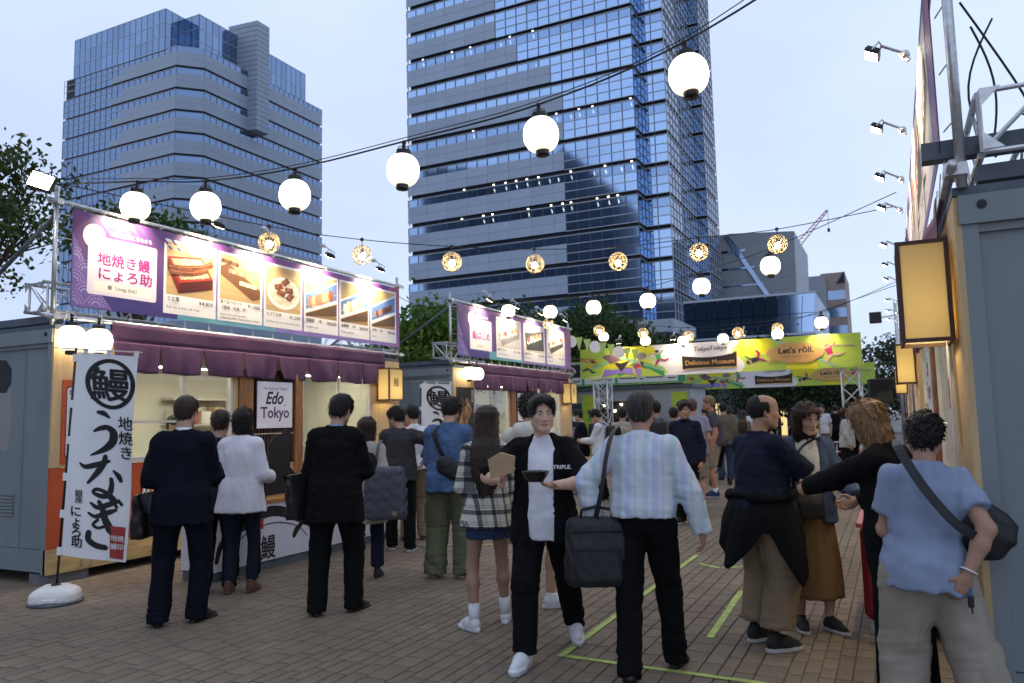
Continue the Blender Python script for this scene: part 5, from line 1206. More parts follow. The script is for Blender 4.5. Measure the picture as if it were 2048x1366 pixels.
# ------------------------------------------------------------------ serving counter of the eel stall
ct = empty('serving_counter', (-6.15, 5.72, 0), 0, 'low white serving counter printed with black brush waves and eel characters', 'counter')
m = MB(); m.box((-0.45, 0.02, 0.10), (-0.012, 3.23, 0.70)); m.build('cabinet', M_signwhite, ct); m = MB(); m.box((-0.5, -0.02, 0.702), (0.02, 3.28, 0.735)); m.build('counter_top', mat('oiled_wood', (0.36, 0.17, 0.05), rough=0.4, var=0.3, scale=3, stretch=(8, 1, 8)), ct)
m = MB(); m.box((-0.43, 0.03, 0.0), (-0.02, 3.22, 0.098)); m.build('plinth', M_darkroof, ct)
m = MB(); m.box((-0.012, 0.0, 0.095), (0.0, 3.25, 0.70)); fp = m.build('front_panel', M_signwhite, ct)
p = Print((0.0002, 0, 0), (0, 1, 0), (0, 0, 1), (1, 0, 0)); mb = MB(); f = lambda x, y, h=0: (0.0006+h, x, y)
def arc(cx, hw, hh, w0, n=11): return [(cx+hw*math.cos(t), 0.16+hh*math.sin(t)+0.02*math.sin(5*t), w0*(0.35+0.65*math.sin(t*0.9+0.2))) for t in np.linspace(math.pi*0.98, 0.04, n)]
for cx in (0.82, 2.42): brush(mb, [arc(cx, 0.76, 0.43, 0.058), [(cx+0.50, 0.43, 0.025), (cx+0.40, 0.36, 0.036), (cx+0.36, 0.30, 0.03)]], f)
brush(mb, [[(cx+0.62*math.cos(t), 0.14+0.34*math.sin(t), 0.006) for t in np.linspace(3.0, 0.4, 10)] for cx in (0.82, 2.42)], lambda x, y, h=0: (0.0018+h, x, y))
mb.build('brush_wave', M_ink, fp)
for cy in (0.66, 2.28): lettering('鰻', (0.0024, cy, 0.135), (0, 1, 0), (0, 0, 1), 0.27, I_blk, fp, fat=0.014, sx=0.85)
m = MB(); m.box((0.0026, 0.60, 0.44), (0.0030, 0.70, 0.55)); m.build('red_seal', M_redink, fp)
# black cut-out board in the shape of an eel on the counter
eb = empty('eel_cutout', (-6.55, 7.0, 0.735), 0, 'black cut-out board in the shape of a rearing eel on the counter', 'sign')
P2 = [(-0.45, 0.0), (0.75, 0.0), (0.9, 0.12), (0.55, 0.22), (0.34, 0.42), (0.30, 0.70), (0.36, 0.92), (0.34, 1.02), (0.24, 1.05), (0.17, 0.98), (0.0, 0.96), (-0.12, 0.82), (-0.13, 0.55), (-0.28, 0.25)]
m = MB(); m.prism([(0, a*0.75, b*0.72) for a, b in P2], (0.02, 0, 0)); m.build('board', M_black, eb)

# ------------------------------------------------------------------ nobori flags
UNAGI = [  # brush strokes drawn on a 260 x 540 grid (x right, y down) -> flag face
 [(482,448,6),(505,452,9),(528,470,4)], [(462,545,4),(490,528,8),(520,522,9),(545,545,13),(540,590,13),(505,630,10),(445,668,3)],
 [(398,712,3),(420,728,8),(470,712,9),(520,690,5)], [(505,668,7),(498,700,9),(470,750,9),(428,808,4)], [(540,738,4),(562,760,9),(572,782,7)], [(528,778,6),(530,810,8),(520,850,9),(495,868,9),(465,862,7),(450,850,5),(465,835,6),(500,846,7),(535,878,11),(552,892,6)],
 [(440,905,4),(470,925,8),(520,905,9),(562,885,5)], [(430,955,4),(460,970,7),(510,948,9),(550,930,5)], [(475,895,6),(490,930,9),(500,975,11),(525,1030,13),(530,1045,8)], [(470,985,5),(450,1010,5),(470,1025,5),(500,1015,5)], [(430,1050,9),(428,1085,10),(460,1110,10),(505,1118,9)], [(540,895,4),(552,915,6)], [(562,880,4),(575,900,6)]]
def nobori(M, label, group, sx=1.0):
    r = empty('nobori_flag', (0,0,0), 0, label, 'flag', group); r.matrix_world = M
    W, z0, z1 = 0.56, 0.42, 2.26
    LX = lambda u, v: u*W+0.0                   # u 0..1 across, v 0..1 up
    Yw = lambda u, v: 0.018*math.sin(5*u+3*v)+0.015*math.sin(9*v+2*u)*u-0.05*u*(1-v)
    Zf = lambda u, v: z0+(z1-z0)*v-0.10*u*(1-v)*0.6-0.03*u*v
    def S(u, v, h=0): return (0.02+LX(u, v), -Yw(u, v)-h-0.003, Zf(u, v))
    m = MB(); m.grid(lambda u, v: S(u, v, -0.003), 12, 40)
    c = m.build('cloth', M_flag, r, True)
    def F(x, y, h=0):      # grid pixels of the photo crop -> cloth
        t = (y-150)/(1180-150); xl = 412-(412-288)*t; xr = 655-(655-603)*t
        return S((x-xl)/(xr-xl), 1-t, 0.0005+h)
    for a_, e_ in ((0, 2), (2, 6), (6, 13)): b = MB(); brush(b, [[(x_, y_, w_*1.45) for x_, y_, w_ in st_] for st_ in UNAGI[a_:e_]], F); b.build('brush_character', M_ink, c)
    b = MB(); brush(b, [[(540+96*math.cos(t), 300+118*math.sin(t), 10) for t in np.linspace(0, 6.2832, 36)]], F); b.build('brush_ring', M_ink, c)
    def wrap(s, x, y, size, mt, bold=0.0, line=0.75, sx=1.0, name='lettering'):
        me = text_mesh(s, 0, 0, 1, line, 'CENTER'); n = len(me.vertices); co = np.empty(n*3); me.vertices.foreach_get('co', co); co = co.reshape(-1, 3)
        F_ = [tuple(p_.vertices) for p_ in me.polygons]; V_ = []; Q_ = []
        for i, (da, db) in enumerate(((0, 0), (1, 0), (-1, 0), (0, 1), (0, -1), (.7, .7), (-.7, -.7), (.7, -.7), (-.7, .7)) if bold else ((0, 0),)):
            V_ += [F(x+(a[0]+da*bold)*size*sx, y-(a[1]+db*bold)*size, 0.0022+0.00012*i) for a in co]; Q_ += [tuple(v_+i*n for v_ in f_) for f_ in F_]
        me = bpy.data.meshes.new('lettering'); me.from_pydata(V_, [], Q_); me.materials.append(mt); me.update(); link(name, me, c)
    wrap('鰻', 538, 370, 178, M_ink, 0.018); wrap('地\n焼\nき', 604, 520, 72, M_ink, 0.014, 1.02); wrap('銀\n座', 388, 876, 36, M_ink, 0.012, 0.88); wrap('に\nょ\nろ\n助', 372, 975, 58, M_ink, 0.02, 0.86)
    q = [F(525, 1010, 0.001), F(525, 1165, 0.001), F(590, 1168, 0.001), F(598, 1010, 0.001)]; mm = MB(); mm.poly([q[0], q[1], q[2], q[3]]); mm.build('red_seal', M_redink, c)
    wrap('地焼\n鰻印', 560, 1080, 32, M_flag, 0.01, 1.25)
    m = MB(); m.cyl((0, 0, 0.12), (0, 0, 2.30), 0.011, n=10); m.build('pole', M_black, r, True); m = MB(); m.cyl((-0.2, 0, 2.295), (W+0.06, -0.01, 2.27), 0.005, n=8); m.build('arm', M_alum_frame, r, True)
    for v in (0.02, 0.2, 0.38, 0.56, 0.74, 0.97): z = Zf(0, v); m = MB(); m.box((-0.018, -0.014, z-0.035), (0.024, 0.014, z+0.035)); m.build('loop', M_flag, r)
    for u in (0.12, 0.5, 0.97): a = S(u, 1.0); m = MB(); m.box((a[0]-0.02, a[1]-0.004, a[2]-0.01), (a[0]+0.02, a[1]+0.008, 2.30-0.02*u)); m.build('loop', M_flag, r)
    return r
def nobori_base(loc, rz, label):
    b = empty('flag_base', loc, rz, label, 'base', 'water filled flag bases')
    F_ = Field((-0.22, -0.22, 0.0), (0.22, 0.22, 0.2), 0.012); F_.loft([(0.03, 0, 0, 0.195, 0.17), (0.09, 0, 0, 0.19, 0.165), (0.125, 0, 0, 0.16, 0.14), (0.15, 0, 0, 0.10, 0.09)], 0.03, 3.5); F_.d = F_.d-0.006
    v, q = F_.nets(); link('tank', np_mesh('tank', v, q, M_white_pl), b)
    m = MB(); m.lathe([(0.22, 0.0), (0.225, 0.012), (0.215, 0.028)], 28); m.build('foot_ring', M_dark_steel, b, True); m = MB(); m.cyl((0, 0, 0.15), (0, 0, 0.175), 0.05, 0.03, 12); m.build('pole_collar', M_black, b); m = MB(); m.bbox((-0.06, -0.19, 0.03), (0.06, -0.165, 0.065), 0.006); m.build('filler_cap', M_white_pl, b)
    return b
tilt = Matrix.Rotation(R(2.8), 4, 'Y')
nobori(Matrix.Translation((-6.86, 4.60, 0)) @ Matrix.Rotation(R(26), 4, 'Z') @ tilt, 'white banner flag with large black eel lettering leaning on its pole', 'eel banner flags'); nobori_base((-6.86, 4.60, 0.0), R(40), 'white water filled base under the near eel flag')
nobori(Matrix.Translation((-8.0, 12.35, 0)) @ Matrix.Rotation(R(26), 4, 'Z') @ Matrix.Rotation(R(1.0), 4, 'Y'), 'white eel banner flag standing between the two stalls', 'eel banner flags'); nobori_base((-8.0, 12.35, 0), R(30), 'white base of the flag between the stalls')
# orange framed standing menu by the eel stall
sb = empty('standing_sign', (-7.02, 10.55, 0), R(-64), 'orange framed standing menu sign behind the queue', 'sign')
m = MB(); m.prism([(-0.27, -0.02, 0.06), (0.27, -0.02, 0.06), (0.27, -0.02, 1.62), (-0.27, -0.02, 1.62)], (0, 0.03, 0)); m.build('board', M_orange, sb); m = MB(); m.box((-0.21, -0.026, 0.14), (0.21, -0.0205, 1.53)); c = m.build('sheet', M_signwhite, sb); m = MB(); m.cyl((-0.2, 0, 0), (-0.2, 0.0, 0.06), 0.02, n=8); m.cyl((0.2, 0, 0), (0.2, 0, 0.06), 0.02, n=8); m.box((-0.27, -0.15, 0), (-0.2, 0.15, 0.03)); m.box((0.2, -0.15, 0.0), (0.27, 0.15, 0.03)); m.build('foot', M_white_pl, sb)
lettering('地焼き鰻\nにょろ助\nうな重\n蒲焼串', (-0.17, -0.027, 1.35), (1, 0, 0), (0, 0, 1), 0.085, I_blk, c, bold=0.01, line=1.2)
# small floor lantern between stall and truss
def floor_lamp(loc, label):
    r = empty('floor_lantern', loc, R(20), label, 'lamp', 'standing paper floor lanterns'); m = MB()
    m.prism([(-0.15, -0.15, 0.1), (0.15, -0.15, 0.1), (0.15, 0.15, 0.1), (-0.15, 0.15, 0.1)], (0, 0, 0.001)); m.v = []; m.f = []; m.c = []; m.mi = []
    m.add([(-0.16,-0.16,0.08),(0.16,-0.16,0.08),(0.16,0.16,0.08),(-0.16,0.16,0.08),(-0.09,-0.09,0.62),(0.09,-0.09,0.62),(0.09,0.09,0.62),(-0.09,0.09,0.62)], [(3,2,1,0),(4,5,6,7),(0,1,5,4),(1,2,6,5),(2,3,7,6),(3,0,4,7)]); m.build('paper_shade', M_floorlamp, r)
    m = MB()
    for a, b in ((-1,-1),(1,-1),(1,1),(-1,1)): m.cyl((a*0.165, b*0.165, 0), (a*0.092, b*0.092, 0.63), 0.010, n=6)
    m.tube([(-0.09, 0, 0.63), (-0.08, 0, 0.78), (0, 0, 0.84), (0.08, 0, 0.78), (0.09, 0, 0.63)], 0.008, 6); m.build('frame', M_black, r); return r
floor_lamp((-6.55, 16.2, 0.35), 'glowing paper floor lantern beside the man with the mask'); floor_lamp((-7.0, 13.9, 0.2), 'glowing low lantern at the foot of the sushi stall flag')
for (x, y, z) in ((-6.55, 16.2, 0.35), (-7.0, 13.9, 0.2)):
    st = empty('display_stand', (x, y, 0), R(20), 'low dark stand under the glowing lantern at %s' % ('the truss' if z > 0.3 else 'the sushi stall'), 'stand'); m = MB(); m.box((-0.3, -0.22, z-0.04), (0.3, 0.22, z-0.002))
    for a in (-0.27, 0.27):
        for b in (-0.19, 0.19): m.box((a-0.02, b-0.02, 0), (a+0.02, b+0.02, z-0.04))
    m.build('table', M_darkwood, st)
# low wooden display in front of the sushi stall
ds = empty('display_counter', (-6.85, 14.2, 0), 0, 'low timber display counter before the sushi stall', 'counter'); m = MB(); m.box((-0.5, 0, 0.12), (0, 4.2, 0.78)); m.build('cabinet', M_ply, ds); m = MB(); m.box((-0.55, -0.04, 0.782), (0.05, 4.24, 0.83)); m.build('counter_top', M_beam, ds); m = MB(); m.box((-0.46, 0.05, 0), (-0.04, 4.15, 0.118)); m.build('plinth', M_darkroof, ds)

# ------------------------------------------------------------------ green arches across the street
M_green = None
def arch_banner(y, x0, x1, z0, z1, label, group, lod=0):
    r = empty('arch_banner', (0, 0, 0), 0, label, 'banner', group)
    W = x1-x0; Hh = z1-z0; m = MB(); n = 150; nj = 16
    LIME, YEL, WH, GRN, TEAL, PAL = (0.42, 0.56, 0.08), (0.66, 0.60, 0.03), (0.74, 0.70, 0.72), (0.06, 0.27, 0.10), (0.22, 0.45, 0.28), (0.55, 0.62, 0.28)
    for i in range(n):
        for j in range(nj):
            u = (i+0.5)/n; v = (j+0.5)/nj; base = LIME
            if 0.06+0.1*v < u < 0.30 and v > 0.35-0.3*u: base = YEL
            if 0.33-0.06*v+0.02*math.sin(9*v) < u < 0.60+0.02*math.sin(7*v): base = WH
            if 0.60 < u < 0.72 and v > 0.5: base = YEL
            if 0.76 < u < 0.86 and v < 0.55-2.2*(u-0.76): base = YEL
            a, b = x0+W*i/n, x0+W*(i+1)/n; za, zb = z0+Hh*j/nj, z0+Hh*(j+1)/nj
            m.quad((a, y, za), (b, y, za), (b, y, zb), (a, y, zb), base)
    m.add([(x0, y+0.02, z0), (x1, y+0.02, z0), (x1, y+0.02, z1), (x0, y+0.02, z1)], [(3, 2, 1, 0)], LIME)
    m.build('sheet', M_print, r)
    p = Print((x0, y-0.0005, z0), (W, 0, 0), (0, 0, Hh), (0, -1, 0)); q = p.poly
    # swooping ribbons, bow, cards
    for c, ys, w in ((PAL, (0.0, 0.05, 0.35, 0.62, 0.5), 0.06), (GRN, (0.12, 0.25, 0.45, 0.30, 0.05), 0.10), (TEAL, (0.3, 0.5, 0.62, 0.42, 0.18), 0.05)):
        xs = (0.02, 0.10, 0.18, 0.25, 0.33) if c != GRN else (0.15, 0.19, 0.23, 0.28, 0.33)
        up_ = [(a, b+w*1.6) for a, b in zip(xs, ys)]; dn = [(a, b-w*1.6) for a, b in zip(xs, ys)][::-1]
        for k in range(4): q([(xs[k], ys[k]-w), (xs[k+1], ys[k+1]-w), (xs[k+1], ys[k+1]+w), (xs[k], ys[k]+w)], c)
    for k in range(6):
        a, b = 0.70+0.035*k, 1.0-0.16*k; q([(a, b), (a+0.016, b), (a+0.051, b-0.16), (a+0.035, b-0.16)], (0.34, 0.52, 0.36)) if b > 0.16 else None
    q([(0.085, 0.02), (0.165, 0.14), (0.17, 0.30), (0.13, 0.26), (0.10, 0.30)], (0.26, 0.18, 0.55)); q([(0.165, 0.14), (0.24, 0.02), (0.245, 0.24), (0.20, 0.30), (0.165, 0.26)], (0.28, 0.20, 0.58)); q([(0.135, 0.52), (0.165, 0.18), (0.20, 0.55), (0.165, 0.46)], (0.03, 0.025, 0.03)); q([(0.09, 0.72), (0.13, 0.80), (0.165, 0.58), (0.125, 0.46)], (0.16, 0.09, 0.14)); q([(0.0, 0.72), (0.06, 0.66), (0.075, 0.44), (0.0, 0.60)], (0.42, 0.24, 0.08))
    def fig(cx, cy, s, shirt, pants, a):
        ca, sa = math.cos(a), math.sin(a); T_ = lambda L: [(cx+(x*ca-z*sa)*s/7.3, cy+(x*sa+z*ca)*s) for x, z in L]
        q(T_([(-0.10,-0.16),(0.10,-0.16),(0.13,0.14),(-0.13,0.14)]), shirt); q(T_([(0.10,-0.16),(-0.10,-0.16),(-0.28,-0.42),(-0.20,-0.46),(0.0,-0.24)]), pants); q(T_([(0.10,-0.16),(0.02,-0.2),(0.26,-0.34),(0.46,-0.26),(0.44,-0.18),(0.27,-0.22)]), pants)
        q(T_([(-0.13,0.12),(-0.36,0.24),(-0.34,0.30),(-0.08,0.18)]), (0.62,0.42,0.30)); q(T_([(0.10,0.12),(0.34,0.28),(0.32,0.33),(0.08,0.17)]), shirt); q([(x, z) for x, z in T_(disc((0.0, 0.25), 0.085, 0.09, 12))], (0.62,0.42,0.30)); q(T_(disc((0.0, 0.29), 0.10, 0.075, 12)), (0.03,0.02,0.02))
    fig(0.04, 0.42, 0.55, (0.6, 0.5, 0.05), (0.02, 0.03, 0.06), -0.5); fig(0.225, 0.35, 0.6, (0.38, 0.02, 0.10), (0.6, 0.5, 0.05), -1.1); fig(0.31, 0.62, 0.6, (0.06, 0.32, 0.10), (0.38, 0.02, 0.12), 0.2); fig(0.655, 0.35, 0.6, (0.02, 0.02, 0.035), (0.38, 0.02, 0.12), 1.9); fig(0.90, 0.5, 0.65, (0.42, 0.03, 0.12), (0.65, 0.42, 0.30), 0.3)
    q(disc((0.245, 0.68), 0.022, 0.11, 16, 0.0), (0.22, 0.18, 0.2)); q([(0.885, 0.70), (0.98, 0.64), (0.98, 0.60), (0.885, 0.66)], (0.3, 0.22, 0.22)); rr = random.Random(4)
    for k in range(26):
        c = (rr.choice((rr.uniform(0.02, 0.33), rr.uniform(0.62, 0.98))), rr.uniform(0.1, 0.92)); q(disc(c, 0.003, 0.016, 5, rr.uniform(0, 1)), rr.choice(((0.06,0.3,0.14),(0.6,0.2,0.05),(0.7,0.6,0.1))))
    # lacquer plaque and cloud
    pl = [(0.398, 0.60)]+[(0.398+0.197*t, 0.60+0.0*t-0.10*math.sin(math.pi*t)+0.02*t) for t in np.linspace(0.1, 0.9, 7)]+[(0.595, 0.66), (0.592, 0.18)]+[(0.592-0.192*t, 0.18+0.01*math.sin(math.pi*t)) for t in np.linspace(0.1, 0.9, 5)]+[(0.40, 0.16)]
    q([(a+0.002, b-0.03) for a, b in pl], (0.62, 0.38, 0.14)); q(pl, (0.022, 0.016, 0.014))
    for cx, cy, rx, ry in ((0.79, 0.5, 0.075, 0.24), (0.74, 0.52, 0.045, 0.2), (0.84, 0.48, 0.045, 0.2), (0.775, 0.66, 0.045, 0.16), (0.815, 0.64, 0.042, 0.16), (0.77, 0.36, 0.04, 0.16), (0.82, 0.35, 0.04, 0.16)): q(disc((cx, cy), rx, ry, 24), (0.56, 0.32, 0.12))
    q([(0.71, 0.40), (0.70, 0.16), (0.735, 0.34)], (0.56, 0.32, 0.12))
    p.build('print', r)
    X = lambda u, v, h=0.03: (x0+W*u, y-h, z0+Hh*v)
    lettering('Tokyo', X(0.44, 0.72), (1,0,0), (0,0,1), 0.17*Hh/0.83, I_blk, r, shear=0.3, width=0.058*W, bold=0.004); lettering('Tokyo', X(0.50, 0.74), (1,0,0), (0,0,1), 0.155*Hh/0.83, I_blk, r, width=0.062*W, bold=0.008)
    lettering('Delicious Museum', X(0.409, 0.29), (1,0,0), (0,0,1), 0.17*Hh/0.83, I_org, r, width=0.175*W, bold=0.01); lettering("Let's rōll.", X(0.735, 0.50), (1,0,0), (0,0,1), 0.20*Hh/0.83, I_blk, r, width=0.115*W, bold=0.03); lettering("World's Tastiest Tokyo", X(0.745, 0.37), (1,0,0), (0,0,1), 0.07*Hh/0.83, I_brn, r, width=0.095*W)
    return r
def box_truss(base, h, s, label, group, ax='z'):
    r = empty('truss_leg', base, 0, label, 'truss', group); m = MB()
    for a in (-s, s):
        for b in (-s, s): m.cyl((a, b, 0.02), (a, b, h), 0.024, n=8)
    m.build('chord', M_alu, r, True); m = MB(); n = int(h/0.42)
    for k in range(n):
        za, zb = 0.1+k*(h-0.2)/n, 0.1+(k+1)*(h-0.2)/n
        for (a, b), (c, d) in (((-s,-s),(s,-s)), ((s,-s),(s,s)), ((s,s),(-s,s)), ((-s,s),(-s,-s))):
            m.cyl((a, b, za), (c, d, zb), 0.010, n=5); m.cyl((c, d, za), (a, b, zb), 0.010, n=5)
    m.build('lacing', M_alu, r); m = MB(); m.box((-s-0.12, -s-0.12, 0), (s+0.12, s+0.12, 0.02)); m.build('base_plate', M_steel, r)
    return r
GA = 'green banners across the street'; GT = 'truss legs of the green arches'
arch_banner(20.5, -7.86, -0.60, 2.62, 3.45, 'near green festival banner spanning the street on truss legs', GA); arch_banner(33.0, -8.0, -0.55, 2.60, 3.42, 'far green festival banner half hidden under the near one', GA)
box_truss((-7.35, 20.85, 0), 3.45, 0.20, 'left truss leg of the near green arch', GT); box_truss((-0.90, 20.85, 0), 3.45, 0.20, 'right truss leg of the near green arch', GT); box_truss((-7.6, 33.3, 0), 3.4, 0.2, 'left truss leg of the far green arch', GT); box_truss((-0.85, 33.3, 0), 3.4, 0.2, 'right truss leg of the far green arch', GT)
for y, nm in ((20.85, 'near'), (33.3, 'far')):
    m = MB()
    for z in (2.75, 3.30):
        for dy in (-0.2, 0.2): m.cyl((-7.5, y+dy, z), (-0.75, y+dy, z), 0.024, n=8)
    for k in range(16): m.cyl((-7.5+k*0.42, y-0.2, 2.75), (-7.08+k*0.42, y-0.2, 3.30), 0.010, n=5)
    tag(m.build('truss_beam', M_alu), 'horizontal truss beam behind the %s green banner' % nm, 'truss', 'truss beams of the green arches')
for k, x in enumerate((-6.6, -5.1, -3.3, -1.45)):
    floodlight(Matrix.Translation((0, 20.5, -0.55)) @ Matrix.Rotation(R(-90), 4, 'Z'), (0.32, x, 4.12), 40, 'small floodlight on the near green banner, %s from its left end' % ordn[k], GFL, 40.0)
# weights and a folding barrier at the foot of the left leg
bn = empty('printed_bin', (-6.5, 20.2, 0), 0, 'white printed crate at the foot of the left truss leg', 'crate'); m = MB(); m.bbox((-0.3, -0.25, 0), (0.3, 0.25, 0.72), 0.02); c = m.build('box', M_white_pl, bn); p = Print((-0.3, -0.2505, 0), (1, 0, 0), (0, 0, 1), (0, -1, 0))
for k, cc in enumerate(((0.6,0.5,0.05),(0.4,0.05,0.05),(0.05,0.15,0.45),(0.1,0.35,0.12))): p.rect(0.1+0.1*k, 0.2+0.05*(k % 2), 0.17+0.1*k, 0.55+0.05*(k % 2), cc)
p.build('print', c)
# bunting
for k in range(9):
    t = k/8; P0 = Vector((-7.69, 19.4, 3.75)).lerp(Vector((-6.2, 20.3, 3.35)), t); m = MB()
    if k % 3 == 0: m.prism([P0+Vector((0.17*math.cos(a)*0.8, 0.1*math.cos(a), -0.16+0.17*math.sin(a))) for a in np.linspace(0, 6.28, 9, endpoint=False)], (0.003, -0.005, 0)); mm = M_white_pl
    else: m.prism([P0+Vector((-0.09, -0.05, 0)), P0+Vector((0.09, 0.05, 0)), P0+Vector((0, 0, -0.36))], (0.003, -0.005, 0)); mm = mat('bunting_green', (0.42, 0.55, 0.16), rough=0.7)
    tag(m.build('bunting_flag', mm), ('white round' if k % 3 == 0 else 'lime triangular')+' bunting flag by the green arch, %s from the sushi stall' % (o7+['eighth', 'ninth'])[k], 'bunting', 'bunting between sushi stall and arch')

# ------------------------------------------------------------------ grey stall with green banner beyond the sushi stall, facing the camera
FS = Matrix.Translation((-11.2, 26.5, 0)) @ Matrix.Rotation(R(-90), 4, 'Z')       # local x out -> -Y
fs = empty('food_stall', (0,0,0), 0, 'grey stall with green banner and dark hatch beyond the sushi stall', 'stall', GS); fs.matrix_world = Matrix.Translation((-11.4, 26.5, 0))
def fpart(n, lo, hi, mt): m = MB(); m.box(lo, hi); return m.build(n, mt, fs)
fpart('front_wall', (0, 0, 0.1), (1.9, 0.05, 2.5), M_container_d); fpart('front_wall', (3.0, 0, 0.1), (5.2, 0.05, 2.5), M_container_d); fpart('front_wall', (1.9, 0, 2.1), (3.0, 0.05, 2.5), M_container_d); fpart('side_wall', (5.15, 0.05, 0.1), (5.2, 2.4, 2.5), M_container_d); fpart('roof', (-0.1, -0.1, 2.5), (5.3, 2.4, 2.62), M_darkroof)
fpart('hatch', (1.9, 0.3, 0.5), (3.0, 0.35, 2.1), M_ink); fpart('window', (3.15, -0.01, 1.2), (4.0, 0.0, 2.05), mat('dark_window', (0.05, 0.07, 0.09), rough=0.1)); fpart('window', (0.3, -0.01, 1.2), (1.4, 0.0, 2.05), MATS['dark_window'])
for x in (1.25, 4.55):
    m = MB(); m.box((x, -0.02, 0.2), (x+0.55, -0.012, 2.35)); pn = m.build('green_panel', mat('lime_panel', (0.42, 0.55, 0.06), rough=0.6), fs); p = Print((x, -0.0205, 0.2), (1, 0, 0), (0, 0, 1), (0, -1, 0)); rr = random.Random(int(x*9))
    for k in range(9): p.poly(disc((rr.uniform(0.08, 0.46), 0.2+0.22*k), rr.uniform(0.05, 0.13), rr.uniform(0.03, 0.09), 7, rr.uniform(0, 3)), rr.choice(((0.66,0.58,0.03),(0.06,0.27,0.1),(0.4,0.03,0.12),(0.03,0.03,0.05),(0.3,0.45,0.3))))
    p.build('print', pn)
fb = empty('menu_banner', (0, 0, 0), 0, 'green menu banner with food pictures beyond the sushi stall', 'banner', GB); m = MB(); m.box((-11.4, 26.30, 2.66), (-6.25, 26.32, 3.55), (0.40, 0.55, 0.16)); m.build('sheet', M_print, fb)
p = Print((0, 26.2995, 0), (1, 0, 0), (0, 0, 1), (0, -1, 0)); p.poly([(-11.3, 2.68), (-6.3, 2.68), (-6.3, 3.05), (-8.0, 2.9), (-9.5, 3.1), (-11.3, 2.9)], (0.06, 0.30, 0.14)); rr = random.Random(9)
for a in (-11.2, -9.95, -8.7, -7.75):
    b = a+ (1.15 if a < -8 else 1.2); p.rect(a, 2.72, b, 3.5, (0.68, 0.68, 0.66)); p.rect(a+0.05, 2.98, b-0.05, 3.46, (0.03, 0.03, 0.03)); p.poly(disc(((a+b)/2, 3.2), 0.36, 0.2, 20), (0.66, 0.64, 0.6)); p.poly(disc(((a+b)/2, 3.22), 0.26, 0.13, 16), rr.choice(((0.5,0.3,0.08),(0.45,0.15,0.06),(0.55,0.42,0.1)))); p.rect(a+0.07, 2.86, a+0.7, 2.90, (0.05,0.05,0.05)); p.rect(b-0.35, 2.82, b-0.07, 2.86, (0.05,0.05,0.05))
p.build('print', fb)
for x, z in ((-9.4, 1.95), (-9.0, 1.75), (-8.75, 1.98), (-8.2, 2.0), (-7.9, 1.8), (-7.6, 2.02)):
    m = MB(); m.sphere((x, 26.75, z), 0.03, 8, 6); m.cyl((x, 26.75, z), (x, 26.75, 2.1), 0.004, n=4, m=1); o = m.build('bulb', [M_bulb, M_black], None, True); tag(o, 'tiny bulb hanging in the dark hatch of the green stall, number from its left', 'bulb', 'bulbs in the green stall hatch'); o['label'] = 'tiny warm bulb in the dark hatch of the green stall, %s from its left' % {-9.4: 'first', -9.0: 'second', -8.75: 'third', -8.2: 'fourth', -7.9: 'fifth', -7.6: 'sixth'}[x]
# traffic cones with striped bars, speaker, red table
def cone(loc, label):
    r = empty('traffic_cone', loc, 0, label, 'cone', 'red and white traffic cones'); m = MB(); prof = [(0.17, 0.03), (0.14, 0.14), (0.11, 0.28), (0.085, 0.40), (0.06, 0.52), (0.035, 0.66)]; cs = [(0.62, 0.06, 0.03), (0.72, 0.70, 0.68)]
    for k in range(5): m.col = cs[k % 2]; m.lathe(prof[k:k+2], 18)
    m.build('body', attr_mat('cone_paint'), r); m = MB(); m.bbox((-0.19, -0.19, 0), (0.19, 0.19, 0.03), 0.008); m.build('base', M_orange, r); return r
c1 = cone((-1.95, 25.6, 0), 'red and white traffic cone at the near end of the striped bars'); cone((-0.95, 26.2, 0), 'traffic cone at the far end of the striped bars, behind the masked woman')
for z, nm in ((0.62, 'upper'), (0.33, 'lower')):
    b = empty('cone_bar', (-1.95, 25.6, z), R(-59), '%s red and white striped bar between the traffic cones' % nm, 'bar', 'striped bars between cones')
    for k in range(8): m = MB(); m.cyl((0, 0.145*k, 0), (0, 0.145*(k+1), 0), 0.02, n=10); m.build('stripe', M_orange if k % 2 else M_white_pl, b, True)
sp = empty('loudspeaker', (-0.3, 24.5, 0), R(10), 'black loudspeaker on a stand beside the right truss leg', 'speaker'); m = MB(); m.bbox((-0.3, -0.25, 1.75), (0.3, 0.25, 2.45), 0.02); m.build('cabinet', M_black, sp); m = MB(); m.cyl((0, 0, 0), (0, 0, 1.75), 0.03, n=8)
for a in range(3): m.cyl((0, 0, 0.5), (0.5*math.cos(a*2.1), 0.5*math.sin(a*2.1), 0), 0.02, n=6)
m.build('stand', M_black, sp)
rt = empty('red_table', (0.0, 6.05, 0), 0, 'table under a hanging red cloth beside the person in black', 'table'); m = MB(); m.bbox((-0.27, 0, 0.10), (0.27, 1.3, 0.735), 0.04); m.build('red_cloth', mat('red_cloth', (0.22, 0.012, 0.02), rough=0.8, var=0.15, scale=6, bump=0.2, bscale=9), rt); 
for a in (-0.22, 0.22):
    for b in (0.08, 1.22): m = MB(); m.box((a-0.02, b-0.02, 0), (a+0.02, b+0.02, 0.12)); m.build('leg', M_steel, rt)
m = MB(); m.bbox((-0.29, -0.02, 0.737), (0.29, 1.32, 0.765), 0.005); m.build('table_top', mat('red_lacquer', (0.38, 0.06, 0.05), rough=0.4), rt)
bc = empty('beer_cup', (-0.20, 6.15, 0.765), 0, 'clear plastic cup of beer standing on the red table', 'cup'); m = MB(); m.lathe([(0.032, 0.0), (0.042, 0.11)], 16); m.build('beer', mat('beer', (0.62, 0.30, 0.04), rough=0.1), bc, True); m = MB(); m.lathe([(0.042, 0.111), (0.044, 0.13)], 16); m.build('foam', M_white_pl, bc, True)
